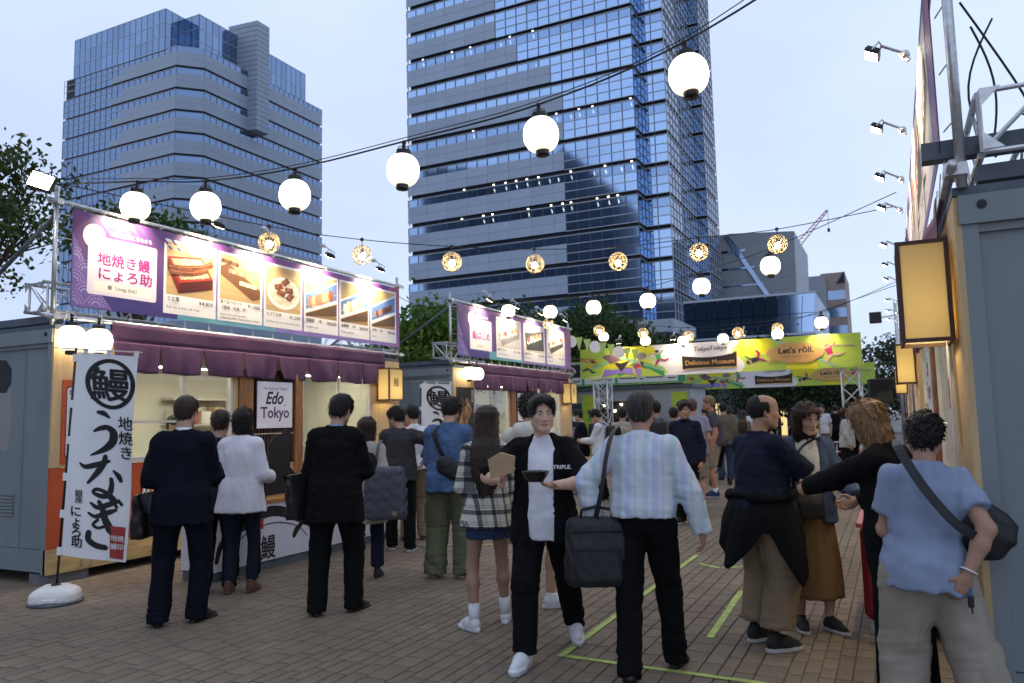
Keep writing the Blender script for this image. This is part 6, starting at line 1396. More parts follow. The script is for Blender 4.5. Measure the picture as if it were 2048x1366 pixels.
# pole with black floodlight, far right
fp = empty('lamp_pole', (0.25, 26.8, 0), 0, 'thin steel pole with a black floodlight beyond the right row', 'pole'); m = MB(); m.cyl((0, 0, 0), (0, 0, 4.9), 0.05, n=10); m.build('pole', M_steel, fp, True); m = MB(); m.cyl((0, 0, 4.5), (-0.4, -0.1, 4.45), 0.02, n=6); m.build('arm', M_steel, fp); m = MB(); m.bbox((-0.75, -0.22, 4.28), (-0.4, 0.05, 4.62), 0.02); m.build('lamp_head', M_black, fp)
# wall-mounted bits seen on the near right stall
ec = empty('price_sheet', (0.287, 4.9, 0), 0, 'narrow white paper sheet with red marks on the near right stall', 'paper'); m = MB(); m.box((0.0, 0, 1.35), (0.006, 0.10, 2.1)); s_ = m.build('sheet', M_signwhite, ec); m = MB(); m.box((-0.003, 0.03, 1.55), (-0.0005, 0.07, 1.72)); m.build('red_mark', M_redink, s_)
ec2 = empty('steel_rail', (0.66, 4.4, 2.80), 0, 'dark steel roof rail on the near right stall', 'rail'); m = MB(); m.box((-0.45, -0.05, 0), (0.9, 0.05, 0.09)); m.build('rail', M_darkroof, ec2)
tb = empty('cross_tube', (0.30, 4.35, 3.72), 0, 'long grey cross tube running back from the near right frame', 'tube'); m = MB(); m.cyl((0, 0, 0), (1.6, 0.25, -0.12), 0.0243, n=12); m.build('tube', M_steel, tb, True)
# painted mural at the left edge
p = Print((-8.9, 5.0845, 0), (1, 0, 0), (0, 0, 1), (0, -1, 0)); p.poly([(-0.5, 1.5), (0.42, 1.32), (0.48, 1.5), (0.50, 1.72), (0.46, 2.0), (0.3, 2.14), (-0.5, 2.2)], (0.30, 0.29, 0.28)); p.poly([(-0.5, 1.95), (0.38, 1.95), (0.46, 2.05), (0.46, 2.2), (0.36, 2.3), (-0.5, 2.36)], (0.03, 0.03, 0.035))
mu = p.build('wall_mural'); tag(mu, 'grey and black painted mural on the end wall of the eel stall', 'mural')
# ------------------------------------------------------------------ office towers and low buildings
def glass_facade_mat(name, tint, rough=0.06, base=(0.02, 0.035, 0.06), refl=0.62, var=0.10):
    m, t, b = node_mat(name); N = t.nodes.new; L = t.links.new
    gl = N('ShaderNodeBsdfGlossy'); gl.inputs['Roughness'].default_value = rough
    oi = N('ShaderNodeObjectInfo'); tcn = N('ShaderNodeTexCoord'); no = N('ShaderNodeTexNoise'); no.inputs['Scale'].default_value = 0.25; L(tcn.outputs['Object'], no.inputs[0])
    mr = N('ShaderNodeMapRange'); mr.inputs[3].default_value = 1-var; mr.inputs[4].default_value = 1+var; L(oi.outputs['Random'], mr.inputs[0])
    hs = N('ShaderNodeHueSaturation'); hs.inputs['Color'].default_value = (*tint, 1); L(mr.outputs[0], hs.inputs['Value']); L(hs.outputs[0], gl.inputs[0])
    df = N('ShaderNodeBsdfDiffuse'); df.inputs[0].default_value = (*base, 1); mx = N('ShaderNodeMixShader'); mx.inputs[0].default_value = refl
    L(df.outputs[0], mx.inputs[1]); L(gl.outputs[0], mx.inputs[2]); L(mx.outputs[0], t.nodes['Material Output'].inputs[0]); return m
M_tglass = glass_facade_mat('tower_glass', (0.42, 0.60, 0.88), refl=0.82)
M_tglass_d = glass_facade_mat('tower_glass_side', (0.50, 0.56, 0.68), refl=0.72)
M_lglass = glass_facade_mat('office_glass', (0.30, 0.42, 0.62), refl=0.72)
M_clear = glass_facade_mat('lit_office_glass', (0.42, 0.60, 0.88), refl=0.5)
t_ = M_clear.node_tree; tr_ = t_.nodes.new('ShaderNodeBsdfTransparent'); tr_.inputs[0].default_value = (0.75, 0.85, 0.95, 1)
mxn = [n for n in t_.nodes if n.type == 'MIX_SHADER'][0]; t_.links.new(tr_.outputs[0], mxn.inputs[1]); mxn.inputs[0].default_value = 0.52
M_panel = mat('facade_panel', (0.37, 0.44, 0.54), rough=0.45, var=0.05, scale=0.4, spec=0.4, obj_var=0.05)
M_panel2 = mat('facade_panel_left', (0.32, 0.385, 0.47), rough=0.5, var=0.04, scale=0.4, obj_var=0.04)
M_gap = mat('facade_shadow_gap', (0.02, 0.025, 0.04), rough=0.6); M_mull = mat('mullion', (0.46, 0.50, 0.56), rough=0.4, metal=0.3); M_mulld = mat('mullion_dark', (0.05, 0.06, 0.085), rough=0.4)
M_tube = glow('office_ceiling_light', (1.0, 0.90, 0.66), 5.0); M_tubew = glow('office_ceiling_light_white', (1.0, 0.97, 0.92), 2.6)
PANE_MESH = {}
def pane_mesh(w, h, mt, name='pane', t=0.03):
    k = (round(w, 3), round(h, 3), mt.name, name)
    if k not in PANE_MESH: m = MB(); m.box((0, -t, 0), (w, 0, h)); PANE_MESH[k] = m.mesh(name, mt)
    return PANE_MESH[k]
class Facade:
    """curtain wall in the plane through o along unit u (x of the wall), outward normal n; pieces become parts of root, the first `lim` of each kind as single objects"""
    def __init__(s, root, lim): s.root = root; s.lim = lim; s.n = {}; s.rest = {}
    def piece(s, o, ang, w, h, mt, name):
        s.n[name] = s.n.get(name, 0)+1
        if s.n[name] <= s.lim:
            ob = link(name, pane_mesh(w, h, mt, name), s.root, o, (R(rng.uniform(-0.12, 0.12)) if 'pane' in name else 0, 0, ang+(R(rng.uniform(-0.12, 0.12)) if 'pane' in name else 0)))
        else:
            m = s.rest.setdefault((name, mt.name), (MB(), mt))[0]; c, sn = math.cos(ang), math.sin(ang)
            T = lambda x, y, z: (o[0]+c*x-sn*y, o[1]+sn*x+c*y, o[2]+z)
            V = [T(*p) for p in ((0,-0.03,0),(w,-0.03,0),(w,0,0),(0,0,0),(0,-0.03,h),(w,-0.03,h),(w,0,h),(0,0,h))]
            m.add(V, [(3,2,1,0),(4,5,6,7),(0,1,5,4),(1,2,6,5),(2,3,7,6),(3,0,4,7)])
    def done(s):
        for (name, _), (m, mt) in s.rest.items(): o = m.build(name+'_field', mt, s.root); o['kind'] = 'stuff'
def wallframe(root, o, ang, w, z0, z1, zs, xs, mh=M_mull, mv=M_mulld, d=0.05, name='mullions', tx=0.05, tz=0.05):
    c, sn = math.cos(ang), math.sin(ang); m = MB()
    def bx(xa, xb, za, zb, mi, dd):
        T = lambda x, y, z: (o[0]+c*x-sn*y, o[1]+sn*x+c*y, z)
        V = [T(*p) for p in ((xa,-dd,za),(xb,-dd,za),(xb,0.0,za),(xa,0.0,za),(xa,-dd,zb),(xb,-dd,zb),(xb,0.0,zb),(xa,0.0,zb))]
        m.add(V, [(3,2,1,0),(4,5,6,7),(0,1,5,4),(1,2,6,5),(2,3,7,6),(3,0,4,7)], m=mi)
    for x, (za, zb) in xs: bx(x-tx/2, x+tx/2, za, zb, 1, d)
    for z, (xa, xb) in zs: bx(xa, xb, z-tz/2, z+tz/2, 0, d+0.02)
    return m.build(name, [mh, mv], root)
K = 0.82
def sc(x, y, z): return (x*K, y*K, (z-EYE)*K+EYE)
# --- tall tower: front facing -Y, stepped right corner
tw = empty('office_tower', (0, 0, 0), 0, 'tall blue glass and grey panel office tower behind the stalls', 'tower'); F1 = Facade(tw, 300)
x0, yF, z_ = sc(-73.0, 110, 0); x1 = -32.2*K; yB = 113.7*K; x2 = -28.3*K; y3 = 130.5*K; x4 = -26.27*K; y5 = 140*K
mod = (x1-x0)/21.0; FH = 4.9*K; zA = (69.55-EYE)*K+EYE
m = MB(); m.box((x0+0.4, yF+0.35, 0), (x1-0.1, yF+30, 75)); m.box((x1-0.2, yB+0.35, 0), (x2-0.1, yF+30, 75)); m.box((x2-1.0, y3+0.35, 0), (x4-0.1, y5-0.1, 75)); m.build('core', M_gap, tw)
floors = [zA+FH*k for k in range(-11, 3)]       # lower edge of each shadow gap
LIT = {-1: 'w', -4: 'w', 0: 'p', -6: 'y', -7: 'y', -2: 'p', 1: 'p'}
for k, zb in zip(range(-11, 3), floors):
    lit = LIT.get(k); zt = zb                                             # window strip hangs below zb
    steps = 9 if k >= 0 else (11 if k >= -1 else (14 if k >= -2 else 15)); s2 = steps-2 if k in (-1, 0, 1) else steps
    h1 = FH*0.255; h2 = FH*0.30; hg = FH*0.145; r1 = (FH-hg)/3
    for i in range(21):
        xa = x0+mod*i; glassy = i >= steps
        gl = M_clear if (lit == 'w' or (lit == 'y' and i > 5) or (lit == 'p' and i % 5 == 2)) else M_tglass
        if not glassy:
            F1.piece((xa, yF+0.1, zt-hg-h1), 0, mod, h1, gl, 'window_pane')
        else:
            for j in range(3): F1.piece((xa, yF+0.1, zt-hg-r1*(j+1)), 0, mod, r1, gl if j == 0 else M_tglass, 'window_pane')
    i = 0
    while i < steps:
        wd = min(2, steps-i); xa = x0+mod*i
        for j in range(2): F1.piece((xa+0.015, yF, zt-hg-h1-h2*(j+1)+0.015), 0, mod*wd-0.03, h2-0.03, M_panel, 'facade_panel')
        i += wd
    # right hand steps
    for i in range(2):
        for j in range(3): F1.piece((x1+mod*1.015*i, yB+0.1, zt-hg-r1*(j+1)), 0, mod*1.015, r1, M_clear if (lit and j == 0) else M_tglass, 'window_pane')
    for j in range(3): F1.piece((x1, yF, zt-hg-r1*(j+1)), R(90), yB-yF, r1, M_tglass, 'window_pane')
    for i in range(9):
        for j in range(3): F1.piece((x2, yB+(y3-yB)/9*i, zt-hg-r1*(j+1)), R(90), (y3-yB)/9, r1, M_tglass_d, 'side_pane')
    for j in range(3): F1.piece((x2, y3+0.1, zt-hg-r1*(j+1)), 0, x4-x2, r1, M_tglass, 'window_pane')
    for i in range(5):
        for j in range(3): F1.piece((x4, y3+(y5-y3)/5*i, zt-hg-r1*(j+1)), R(90), (y5-y3)/5, r1, M_tglass_d, 'side_pane')
    if lit:
        mt = M_tube if lit == 'y' else M_tubew; m = MB(); rr = random.Random(k)
        for i in range(21):
            if (lit == 'y' and i < 5) or (lit == 'p' and i % 5 != 2) or rr.random() < (0.3 if lit == 'y' else 0.62): continue
            xa = x0+mod*(i+rr.uniform(0.3, 0.7))
            for d_ in ((0.22,) if lit == 'p' else (0.16, 0.24)):
                m.box((xa-0.03+d_*0.6, yF+d_, zt-hg-0.5-(d_-0.12)*2.4), (xa+0.03+d_*0.6+0.03, yF+d_+0.02, zt-hg-0.12-(d_-0.12)*2.4))
            if rr.random() < 0.8 and lit != 'p': m.box((xa-0.09, yF+0.2, zt-hg+0.2), (xa+0.14, yF+0.23, zt-hg+0.36))
        if m.v: m.build('ceiling_lights', mt, tw)
zz = []; xs = []
for k, zb in zip(range(-11, 3), floors):
    h1 = FH*0.255; hg = FH*0.145; r1 = (FH-hg)/3; steps = 9 if k >= 0 else (11 if k >= -1 else (14 if k >= -2 else 15))
    zz.append((zb-hg, (0, x1-x0))); zz.append((zb, (mod*steps, x1-x0)))
    for j in (1, 2): zz.append((zb-hg-r1*j, (mod*steps, x1-x0)))
    for i in range(22): xs.append((mod*i, (zb-FH, zb-hg) if i >= steps else (zb-hg-h1, zb-hg)))
wallframe(tw, (x0, yF+0.07, 0), 0, 0, 0, 0, zz, xs, tx=0.11, tz=0.09)
zz2 = []
for zb in floors:
    hg = FH*0.145; r1 = (FH-hg)/3; zz2 += [(zb, None), (zb-hg, None), (zb-hg-r1, None), (zb-hg-2*r1, None)]
for (ox, oy, an, wd, nn, mv) in ((x1, yB+0.07, 0, x2-x1, 2, M_mulld), (x1+0.0, yF, R(90), yB-yF, 2, M_mulld), (x2+0.03, yB, R(90), y3-yB, 9, M_mull), (x2, y3+0.07, 0, x4-x2, 1, M_mulld), (x4+0.03, y3, R(90), y5-y3, 5, M_mull)):
    wallframe(tw, (ox, oy, 0), an, 0, 0, 0, [(z, (0, wd)) for z, _ in zz2], [(wd*i/nn, (2, 72)) for i in range(nn+1)], mv=mv, tx=0.10, tz=0.10, d=0.07 if an else 0.05)
# bevelled left corner
for zb in floors: F1.piece((x0-0.75, yF+1.6, zb-FH*0.97), R(-65), 1.75, FH*0.6, M_panel, 'facade_panel')
F1.done()
# --- left office block, chamfered corner
K = 0.77
ob = empty('office_block', (0, 0, 0), 0, 'chamfered grey office block with glass top behind the eel banner', 'building'); F2 = Facade(ob, 300)
xL, yL, _z = sc(-182.5, 120, 0); xC = -142.55*K; ch = 4.3*K; xR = xC+ch; yR = yL+ch; yE = 0; 
FH2 = 5.2*K; zB = (84.07-EYE)*K+EYE; nf = 14; mod2 = 1.975*K; nL = int(round((xC-xL)/mod2)); mod2 = (xC-xL)/nL
yEnd = 165.5*K; nR = 22; modR = (yEnd-yR)/nR; hg = FH2*0.10; h1 = FH2*0.27; h2 = FH2*0.315
fl2 = [zB+FH2*k for k in range(-nf, 2)]
m = MB(); top = fl2[-1]; m.prism([(xL+0.3, yL+0.3, 0), (xC, yL+0.3, 0), (xR-0.3, yR, 0), (xR-0.3, yEnd-0.3, 0), (xL+0.3, yEnd-0.3, 0)], (0, 0, top-0.3)); m.build('core', M_gap, ob)
for k, zb in zip(range(-nf, 2), fl2):
    sL = nL-12 if True else 0
    r1 = (FH2-hg)/3
    i0 = 0 if k <= 0 else 1; cutL = 0 if k < 0 else (0 if k == 0 else 2)
    for i in range(cutL, nL):
        g_ = i < nL-11 if (k % 1 == 0) else False
        xa = xL+mod2*i
        for j in range(3):
            lim_i = nL-9 if j == 1 else (nL-11 if j == 2 else nL)
            if j == 0: F2.piece((xa, yL+0.1, zb-hg-h1), 0, mod2, h1, M_lglass, 'window_pane')
            elif i < lim_i: F2.piece((xa, yL+0.1, zb-hg-h1-h2*j), 0, mod2, h2, M_lglass, 'window_pane')
    for j in (1, 2):
        st = nL-9 if j == 1 else nL-11; i = st
        while i < nL:
            wd = min(2 if (i-st) % 2 == 0 else 1, nL-i); F2.piece((xL+mod2*i+0.01, yL, zb-hg-h1-h2*j+0.012), 0, mod2*wd-0.02, h2-0.024, M_panel2, 'facade_panel'); i += wd
    cl = math.hypot(ch, ch)
    for i in range(2): F2.piece((xC+ch/2*i-0.07, yL+ch/2*i+0.07, zb-hg-h1), R(45), cl/2, h1, M_lglass, 'window_pane')
    for j in (1, 2): F2.piece((xC, yL, zb-hg-h1-h2*j+0.012), R(45), cl, h2-0.024, M_panel2, 'facade_panel')
    for i in range(nR):
        F2.piece((xR-0.1, yR+modR*i, zb-hg-h1), R(90), modR, h1, M_lglass, 'window_pane')
        if i % 2 == 0:
            for j in (1, 2): F2.piece((xR, yR+modR*i+0.01, zb-hg-h1-h2*j+0.012), R(90), modR*2-0.02, h2-0.024, M_panel2, 'facade_panel')
zs1 = []; xs1 = []
for zb in fl2:
    zs1 += [(zb-hg, (0, xC-xL)), (zb-hg-h1, (0, xC-xL-9*mod2)), (zb-hg-h1-h2, (0, xC-xL-11*mod2))]
    for i in range(nL+1): xs1.append((mod2*i, (zb-FH2, zb-hg) if i <= nL-11 else ((zb-hg-h1-h2, zb-hg) if i <= nL-9 else (zb-hg-h1, zb-hg))))
wallframe(ob, (xL, yL+0.07, 0), 0, 0, 0, 0, zs1, xs1, tx=0.09, tz=0.09)
wallframe(ob, (xR-0.07, yR, 0), R(90), 0, 0, 0, [(zb-hg, (0, yEnd-yR)) for zb in fl2], [(modR*i, (zb-hg-h1, zb-hg)) for zb in fl2 for i in range(nR+1)], tx=0.09, tz=0.07)
# glass top storeys, set back, with a notched corner
z0 = top-FH2*0.12; zT = (98.6-EYE)*K+EYE; zT2 = (97.2-EYE)*K+EYE
xa_, xb_ = -178.8*K, -146.4*K
def glassbox(pts, za, zb, nz, mt):
    for (a, b) in zip(pts, pts[1:]):
        a = Vector((*a, 0)); b = Vector((*b, 0)); d = b-a; w = d.length; n = max(1, int(round(w/mod2))); an = math.atan2(d.y, d.x); hh = (zb-za)/nz
        for i in range(n):
            for j in range(nz): F2.piece(tuple(a+d*(i/n)+Vector((0, 0, za+hh*j))), an, w/n, hh, mt, 'top_pane')
        wallframe(ob, (a.x, a.y, 0), an, 0, 0, 0, [(za+hh*j, (0, w)) for j in range(nz+1)], [(w*i/n, (za, zb)) for i in range(n+1)], tx=0.09, tz=0.10, d=0.06)
    m = MB(); P = [Vector((*p, za)) for p in pts]; 
    m.prism(P+[Vector((pts[-1][0], yEnd-3, za)), Vector((pts[0][0], yEnd-3, za))] if False else P, (0, 0, zb-za-0.1)) if len(P) > 2 else None
yn = yL+2.6*K; 
glassbox([(xa_, yL), (xb_, yL), (xb_, yL+5.5*K), (xC+0.9*K, yL+5.5*K), (xC+0.9*K, yL+17.5*K)], z0, zT, 3, M_lglass)
glassbox([(xR-2.2*K, yL+26*K), (xR-2.2*K, yEnd-4.5*K)], z0, zT-0.6, 2, M_lglass)
m = MB(); m.box((xa_+0.2, yL+0.3, z0), (xb_-0.3, yEnd-4, zT-0.2)); m.box((xb_-0.3, yL+5.9*K, z0), (xC+0.9*K-0.3, yL+17.3*K, zT-0.2)); m.box((xb_-0.3, yL+26.2*K, z0), (xR-2.2*K-0.3, yEnd-4.6*K, zT-0.8)); m.build('top_core', M_gap, ob)
# white stair slab on the right side
ys0, ys1 = yL+17.0*K, yL+22.2*K; xS = xR+2.6*K; zs0, zs1_ = (73.5-EYE)*K+EYE, (101.5-EYE)*K+EYE
m = MB(); m.prism([(xR-6*K, ys0, zs0), (xS, ys0+0.8, zs0), (xS, ys1, zs0), (xR-6*K, ys1, zs0)], (0, 0, zs1_-zs0)); sl = m.build('stair_slab', M_panel2, ob)
m = MB()
for k in range(22): z = zs0+(zs1_-zs0)*k/22; a = Vector((xR-6*K, ys0, z)); b = Vector((xS, ys0+0.8, z)); m.prism([a+Vector((0, -0.02, 0)), b+Vector((0.02, -0.02, 0)), b+Vector((0.02, -0.02, 0.06)), a+Vector((0, -0.02, 0.06))], (0, 0.01, 0)); m.box((xS+0.005, ys0+0.8, z), (xS+0.02, ys1, z+0.06))
m.build('slab_joint', M_gap, sl); F2.done()
# --- low glass hall with a slanting end, right of the tower
gh = empty('glass_hall', (0, 0, 0), 0, 'low dark glass hall with slanting right end beside the tower', 'building'); F3 = Facade(gh, 300)
M_hglass = glass_facade_mat('hall_glass', (0.16, 0.24, 0.36), refl=0.7); yH = 80.0; xh0, xh1 = -19.0, -6.1; zh0, zh1 = 1.0, 13.2
m = MB(); m.prism([(xh0, yH+0.3, 0), (xh1-1.2, yH+0.3, 0), (xh1-0.15, yH+0.3, zh1-0.3), (xh0, yH+0.3, zh1-0.3)], (0, 20, 0)); m.build('core', M_gap, gh)
n = 11
rows = [0.0, 4.6, 6.9, 9.2, 11.2, 13.2]
for j in range(5):
    for i in range(n):
        za, zb = rows[j], rows[j+1]; xr = lambda z: xh1-1.2*(1-z/zh1); a0, a1 = xh0+(xr(za)-xh0)*i/n, xh0+(xr(za)-xh0)*(i+1)/n; b0, b1 = xh0+(xr(zb)-xh0)*i/n, xh0+(xr(zb)-xh0)*(i+1)/n
        m = MB(); m.prism([(a0+0.03, yH, za+0.03), (a1-0.03, yH, za+0.03), (b1-0.03, yH, zb-0.03), (b0+0.03, yH, zb-0.03)], (0, 0.04, 0)); m.build('window_pane', M_hglass if not (j >= 3 and i >= 8) else M_tglass, gh)  # upper right panes take brighter glass: a sky reflection put into the tint
m = MB(); 
for z in (9.2, 13.2, 4.6): m.box((xh0, yH-0.12, z-0.1), (xh1-1.2*(1-z/zh1), yH-0.02, z+0.1))
m.build('ledge', M_mull, gh)
for i in range(14):
    for j in range(3):
        ya, yb = yH+i*1.35, yH+(i+1)*1.35; za, zb = (0.5, 4.6, 9.2)[j], (4.6, 9.2, 13.2)[j]; X = lambda z: xh1-1.2*(1-z/zh1)
        m = MB(); m.prism([(X(za), ya+0.05, za+0.06), (X(za), yb-0.05, za+0.06), (X(zb), yb-0.05, zb-0.06), (X(zb), ya+0.05, zb-0.06)], (-0.05, 0, 0)); m.build('side_pane', M_tglass_d, gh)
# --- white canopy building in front of the tower foot, dark low block with lit doors behind the arch
cb = empty('canopy_building', (0, 0, 0), 0, 'low pale building with rounded canopy under the tower', 'building'); m = MB()
m.prism([(-42, 62, 8.3), (-15.6, 62, 8.3), (-15.6, 62, 9.4), (-42, 62, 9.4)], (0, 8, 0)); m.build('parapet', mat('pale_cladding', (0.36, 0.41, 0.46), rough=0.5, var=0.06), cb)
M_dclad = mat('dark_cladding', (0.11, 0.14, 0.17), rough=0.45, var=0.1, scale=0.6)
m = MB()
for k in range(7): a, b = math.radians(90-13*k), math.radians(90-13*(k+1)); m.quad((-42, 66-4*math.cos(a)*0.6, 4.2+4.1*math.sin(a)), (-16, 66-4*math.cos(a)*0.6, 4.2+4.1*math.sin(a)), (-16, 66-4*math.cos(b)*0.6, 4.2+4.1*math.sin(b)), (-42, 66-4*math.cos(b)*0.6, 4.2+4.1*math.sin(b)))
m.build('curved_wall', M_dclad, cb)
m = MB(); m.box((-42, 63.4, 0), (-16, 66, 4.3)); m.build('wall', M_dclad, cb)
for k in range(13): m = MB(); m.box((-41.9+2*k, 61.93, 8.35), (-40.0+2*k, 61.99, 9.35)); m.build('cladding_panel', MATS['pale_cladding'], cb)
db = empty('entrance_block', (0, 0, 0), 0, 'dark tiled low building with lit doorways behind the crowd', 'building'); m = MB(); m.box((-24, 56.2, 0), (-5.6, 60, 4.8)); m.build('wall', M_dclad, db)
M_dt = mat('dark_tile', (0.10, 0.13, 0.165), rough=0.4, var=0.15, scale=1, obj_var=0.15); tm = MB(); tm.box((0, -0.04, 0), (1.16, 0, 0.74)); tmm = tm.mesh('wall_tile', M_dt)
for i in range(14):
    for j in range(6):
        x = -23.6+1.2*i; z = 0.2+0.78*j
        if (-15.6 < x < -13.2 and j < 3) or (-9.5 < x and j < 5): continue
        link('wall_tile', tmm, db, (x, 56.16, z))
M_door = glow('lit_doorway', (1.0, 0.72, 0.30), 0.85)
for a, b, h in ((-15.3, -14.0, 2.5), (-8.6, -6.4, 2.7), (-11.4, -10.7, 2.3)): m = MB(); m.box((a, 56.05, 0.02), (b, 56.12, h)); m.build('doorway', M_door, db); m = MB(); [m.box((a+(b-a)*q-0.04, 56.0, 0.0), (a+(b-a)*q+0.04, 56.049, h)) for q in (0, 0.33, 0.66, 1)]; m.build('door_frame', M_ink, db)
m = MB(); m.cyl((-5.9, 55.0, 0), (-5.9, 55.0, 4.6), 0.55, n=20); m.build('column', MATS['pale_cladding'], db, True); m = MB(); m.box((-24.4, 54.6, 4.62), (-5.2, 60, 5.3)); m.build('roof_slab', M_dclad, db)
# --- grey building with a diagonal edge, and tan hotel behind
gb = empty('grey_building', (0, 0, 0), 0, 'pale grey panelled building with a diagonal glazed edge behind the hall', 'building'); M_gp = mat('grey_panels', (0.30, 0.33, 0.365), rough=0.5, var=0.06, scale=0.3, obj_var=0.05); yG = 118.0
def gp(x, y): 
    d = _f+CAM_R*(x-1024)/1550+CAM_U*(683-y)/1550; t = yG/d[1]; return (d[0]*t, yG, EYE+d[2]*t)
A_, B_, C_, D_ = gp(1440, 470), gp(1588, 462), gp(1592, 640), gp(1440, 640)
m = MB(); m.prism([(A_[0]-3, yG, 0), (C_[0], yG, 0), (B_[0], yG, B_[2]), (A_[0]+1.5, yG, A_[2]), (A_[0]-3, yG, A_[2]-0.5)], (0, 20, 0)); m.build('wall', M_gp, gb)
pw = (C_[0]-A_[0])/7
for i in range(7):
    for j in range(12):
        x = A_[0]+pw*i; z = 9.0+1.75*j
        if z+1.75 > B_[2]-0.2: continue
        m = MB() if False else None; link('facade_panel', pane_mesh(pw-0.07, 1.68, M_gp, 'facade_panel'), gb, (x+0.03, yG-0.01, z))
m = MB(); a, b = gp(1450, 474), gp(1530, 590); m.prism([(a[0], yG-0.3, a[2]), (a[0]+0.7, yG-0.3, a[2]), (b[0]+0.7, yG-0.3, b[2]), (b[0], yG-0.3, b[2])], (0, 0.25, 0)); m.build('diagonal_edge', M_lglass, gb)
for za in (498, 532, 566): a, b = gp(1443, za+10), gp(1490+(za-498)*0.55, za); m = MB(); m.box((a[0], yG-0.1, a[2]), (b[0], yG-0.045, b[2])); m.build('window_strip', M_lglass, gb)
tn = empty('hotel_tower', (0, 0, 0), 0, 'distant tan hotel block with rows of small windows at the right', 'building'); M_tan = mat('tan_stone', (0.34, 0.27, 0.235), rough=0.7, var=0.06, scale=0.3); yG = 170.0
a, b = gp(1640, 548), gp(1692, 690); c = gp(1595, 562); m = MB(); m.box((a[0], yG, 0), (gp(1690, 560)[0], yG+18, a[2])); m.build('wall', M_tan, tn); m = MB(); m.box((c[0], yG-4, 0), (a[0]+1, yG+8, c[2])); m.build('wing', M_gp, tn)
m = MB(); q = gp(1688, 540); m.prism([(q[0]-1.6, yG-0.2, q[2]-2.6), (q[0], yG-0.2, q[2]-2.6), (q[0], yG-0.2, q[2]-0.2)], (0, 2, 0)); m.build('fin', M_gap, tn)
wm = pane_mesh(1.0, 1.7, M_lglass, 'window_pane'); wx0 = gp(1651, 600)[0]; wx1 = gp(1688, 600)[0]
for i in range(3):
    for j in range(9): link('window_pane', pane_mesh(1.15, 1.9, M_lglass, 'window_pane'), tn, (wx0+0.4+(wx1-wx0)*0.33*i, yG-0.02, a[2]-5.6-3.6*j))
yG = 260.0
cr = empty('tower_crane', (0, 0, 0), 0, 'thin red and white crane jib rising behind the grey building', 'crane'); a, b = Vector(gp(1588, 500)), Vector(gp(1655, 420)); m = MB(); n_ = 12; up_ = Vector((-0.6, 0, 0.8))
for s_ in (-1, 1): m.cyl(a+up_*s_*0.9, b+up_*s_*0.25, 0.16, n=5)
for k in range(n_): p0 = a.lerp(b, k/n_); p1 = a.lerp(b, (k+1)/n_); m.cyl(p0+up_*(0.9-0.65*k/n_), p1-up_*(0.9-0.65*(k+1)/n_), 0.10, n=4)
m.build('jib', mat('crane_red', (0.48, 0.13, 0.11), rough=0.6), cr); m = MB(); m.cyl(b, b-Vector((0, 0, 6)), 0.08, n=4); m.box((b.x-0.4, b.y-0.4, b.z-7), (b.x+0.4, b.y+0.4, b.z-6)); m.build('hook', M_black, cr); m = MB(); m.cyl((a.x-1, a.y+1, 0), tuple(a+Vector((-1, 1, -1))), 1.0, n=6); m.build('mast', MATS['crane_red'], cr)
# --- block across the plaza behind the camera, seen only as the dark reflection in the tower glass
bb = empty('rear_block', (0, 0, 0), 0, 'dark office block mirrored in the lower tower glass', 'building'); m = MB()
P_ = [(-143.5, 0), (-72.5, 0), (-72.5, 69), (-90.2, 88.5), (-95, 83), (-143.5, 90)]
m.prism([(a_, -45, b_) for a_, b_ in P_], (0, -25, 0)); m.build('wall', mat('rear_wall', (0.05, 0.06, 0.08), rough=0.6, var=0.2, scale=0.1), bb)
m = MB(); m.box((-72.4, -66, 0), (-22, -46, 38)); m.build('low_wing', MATS['rear_wall'], bb)
for j in range(15): m = MB(); m.box((-143, -45, 3+4.4*j), (-73, -44.9, 4.4+4.4*j)); m.build('window_band', M_gap, bb)

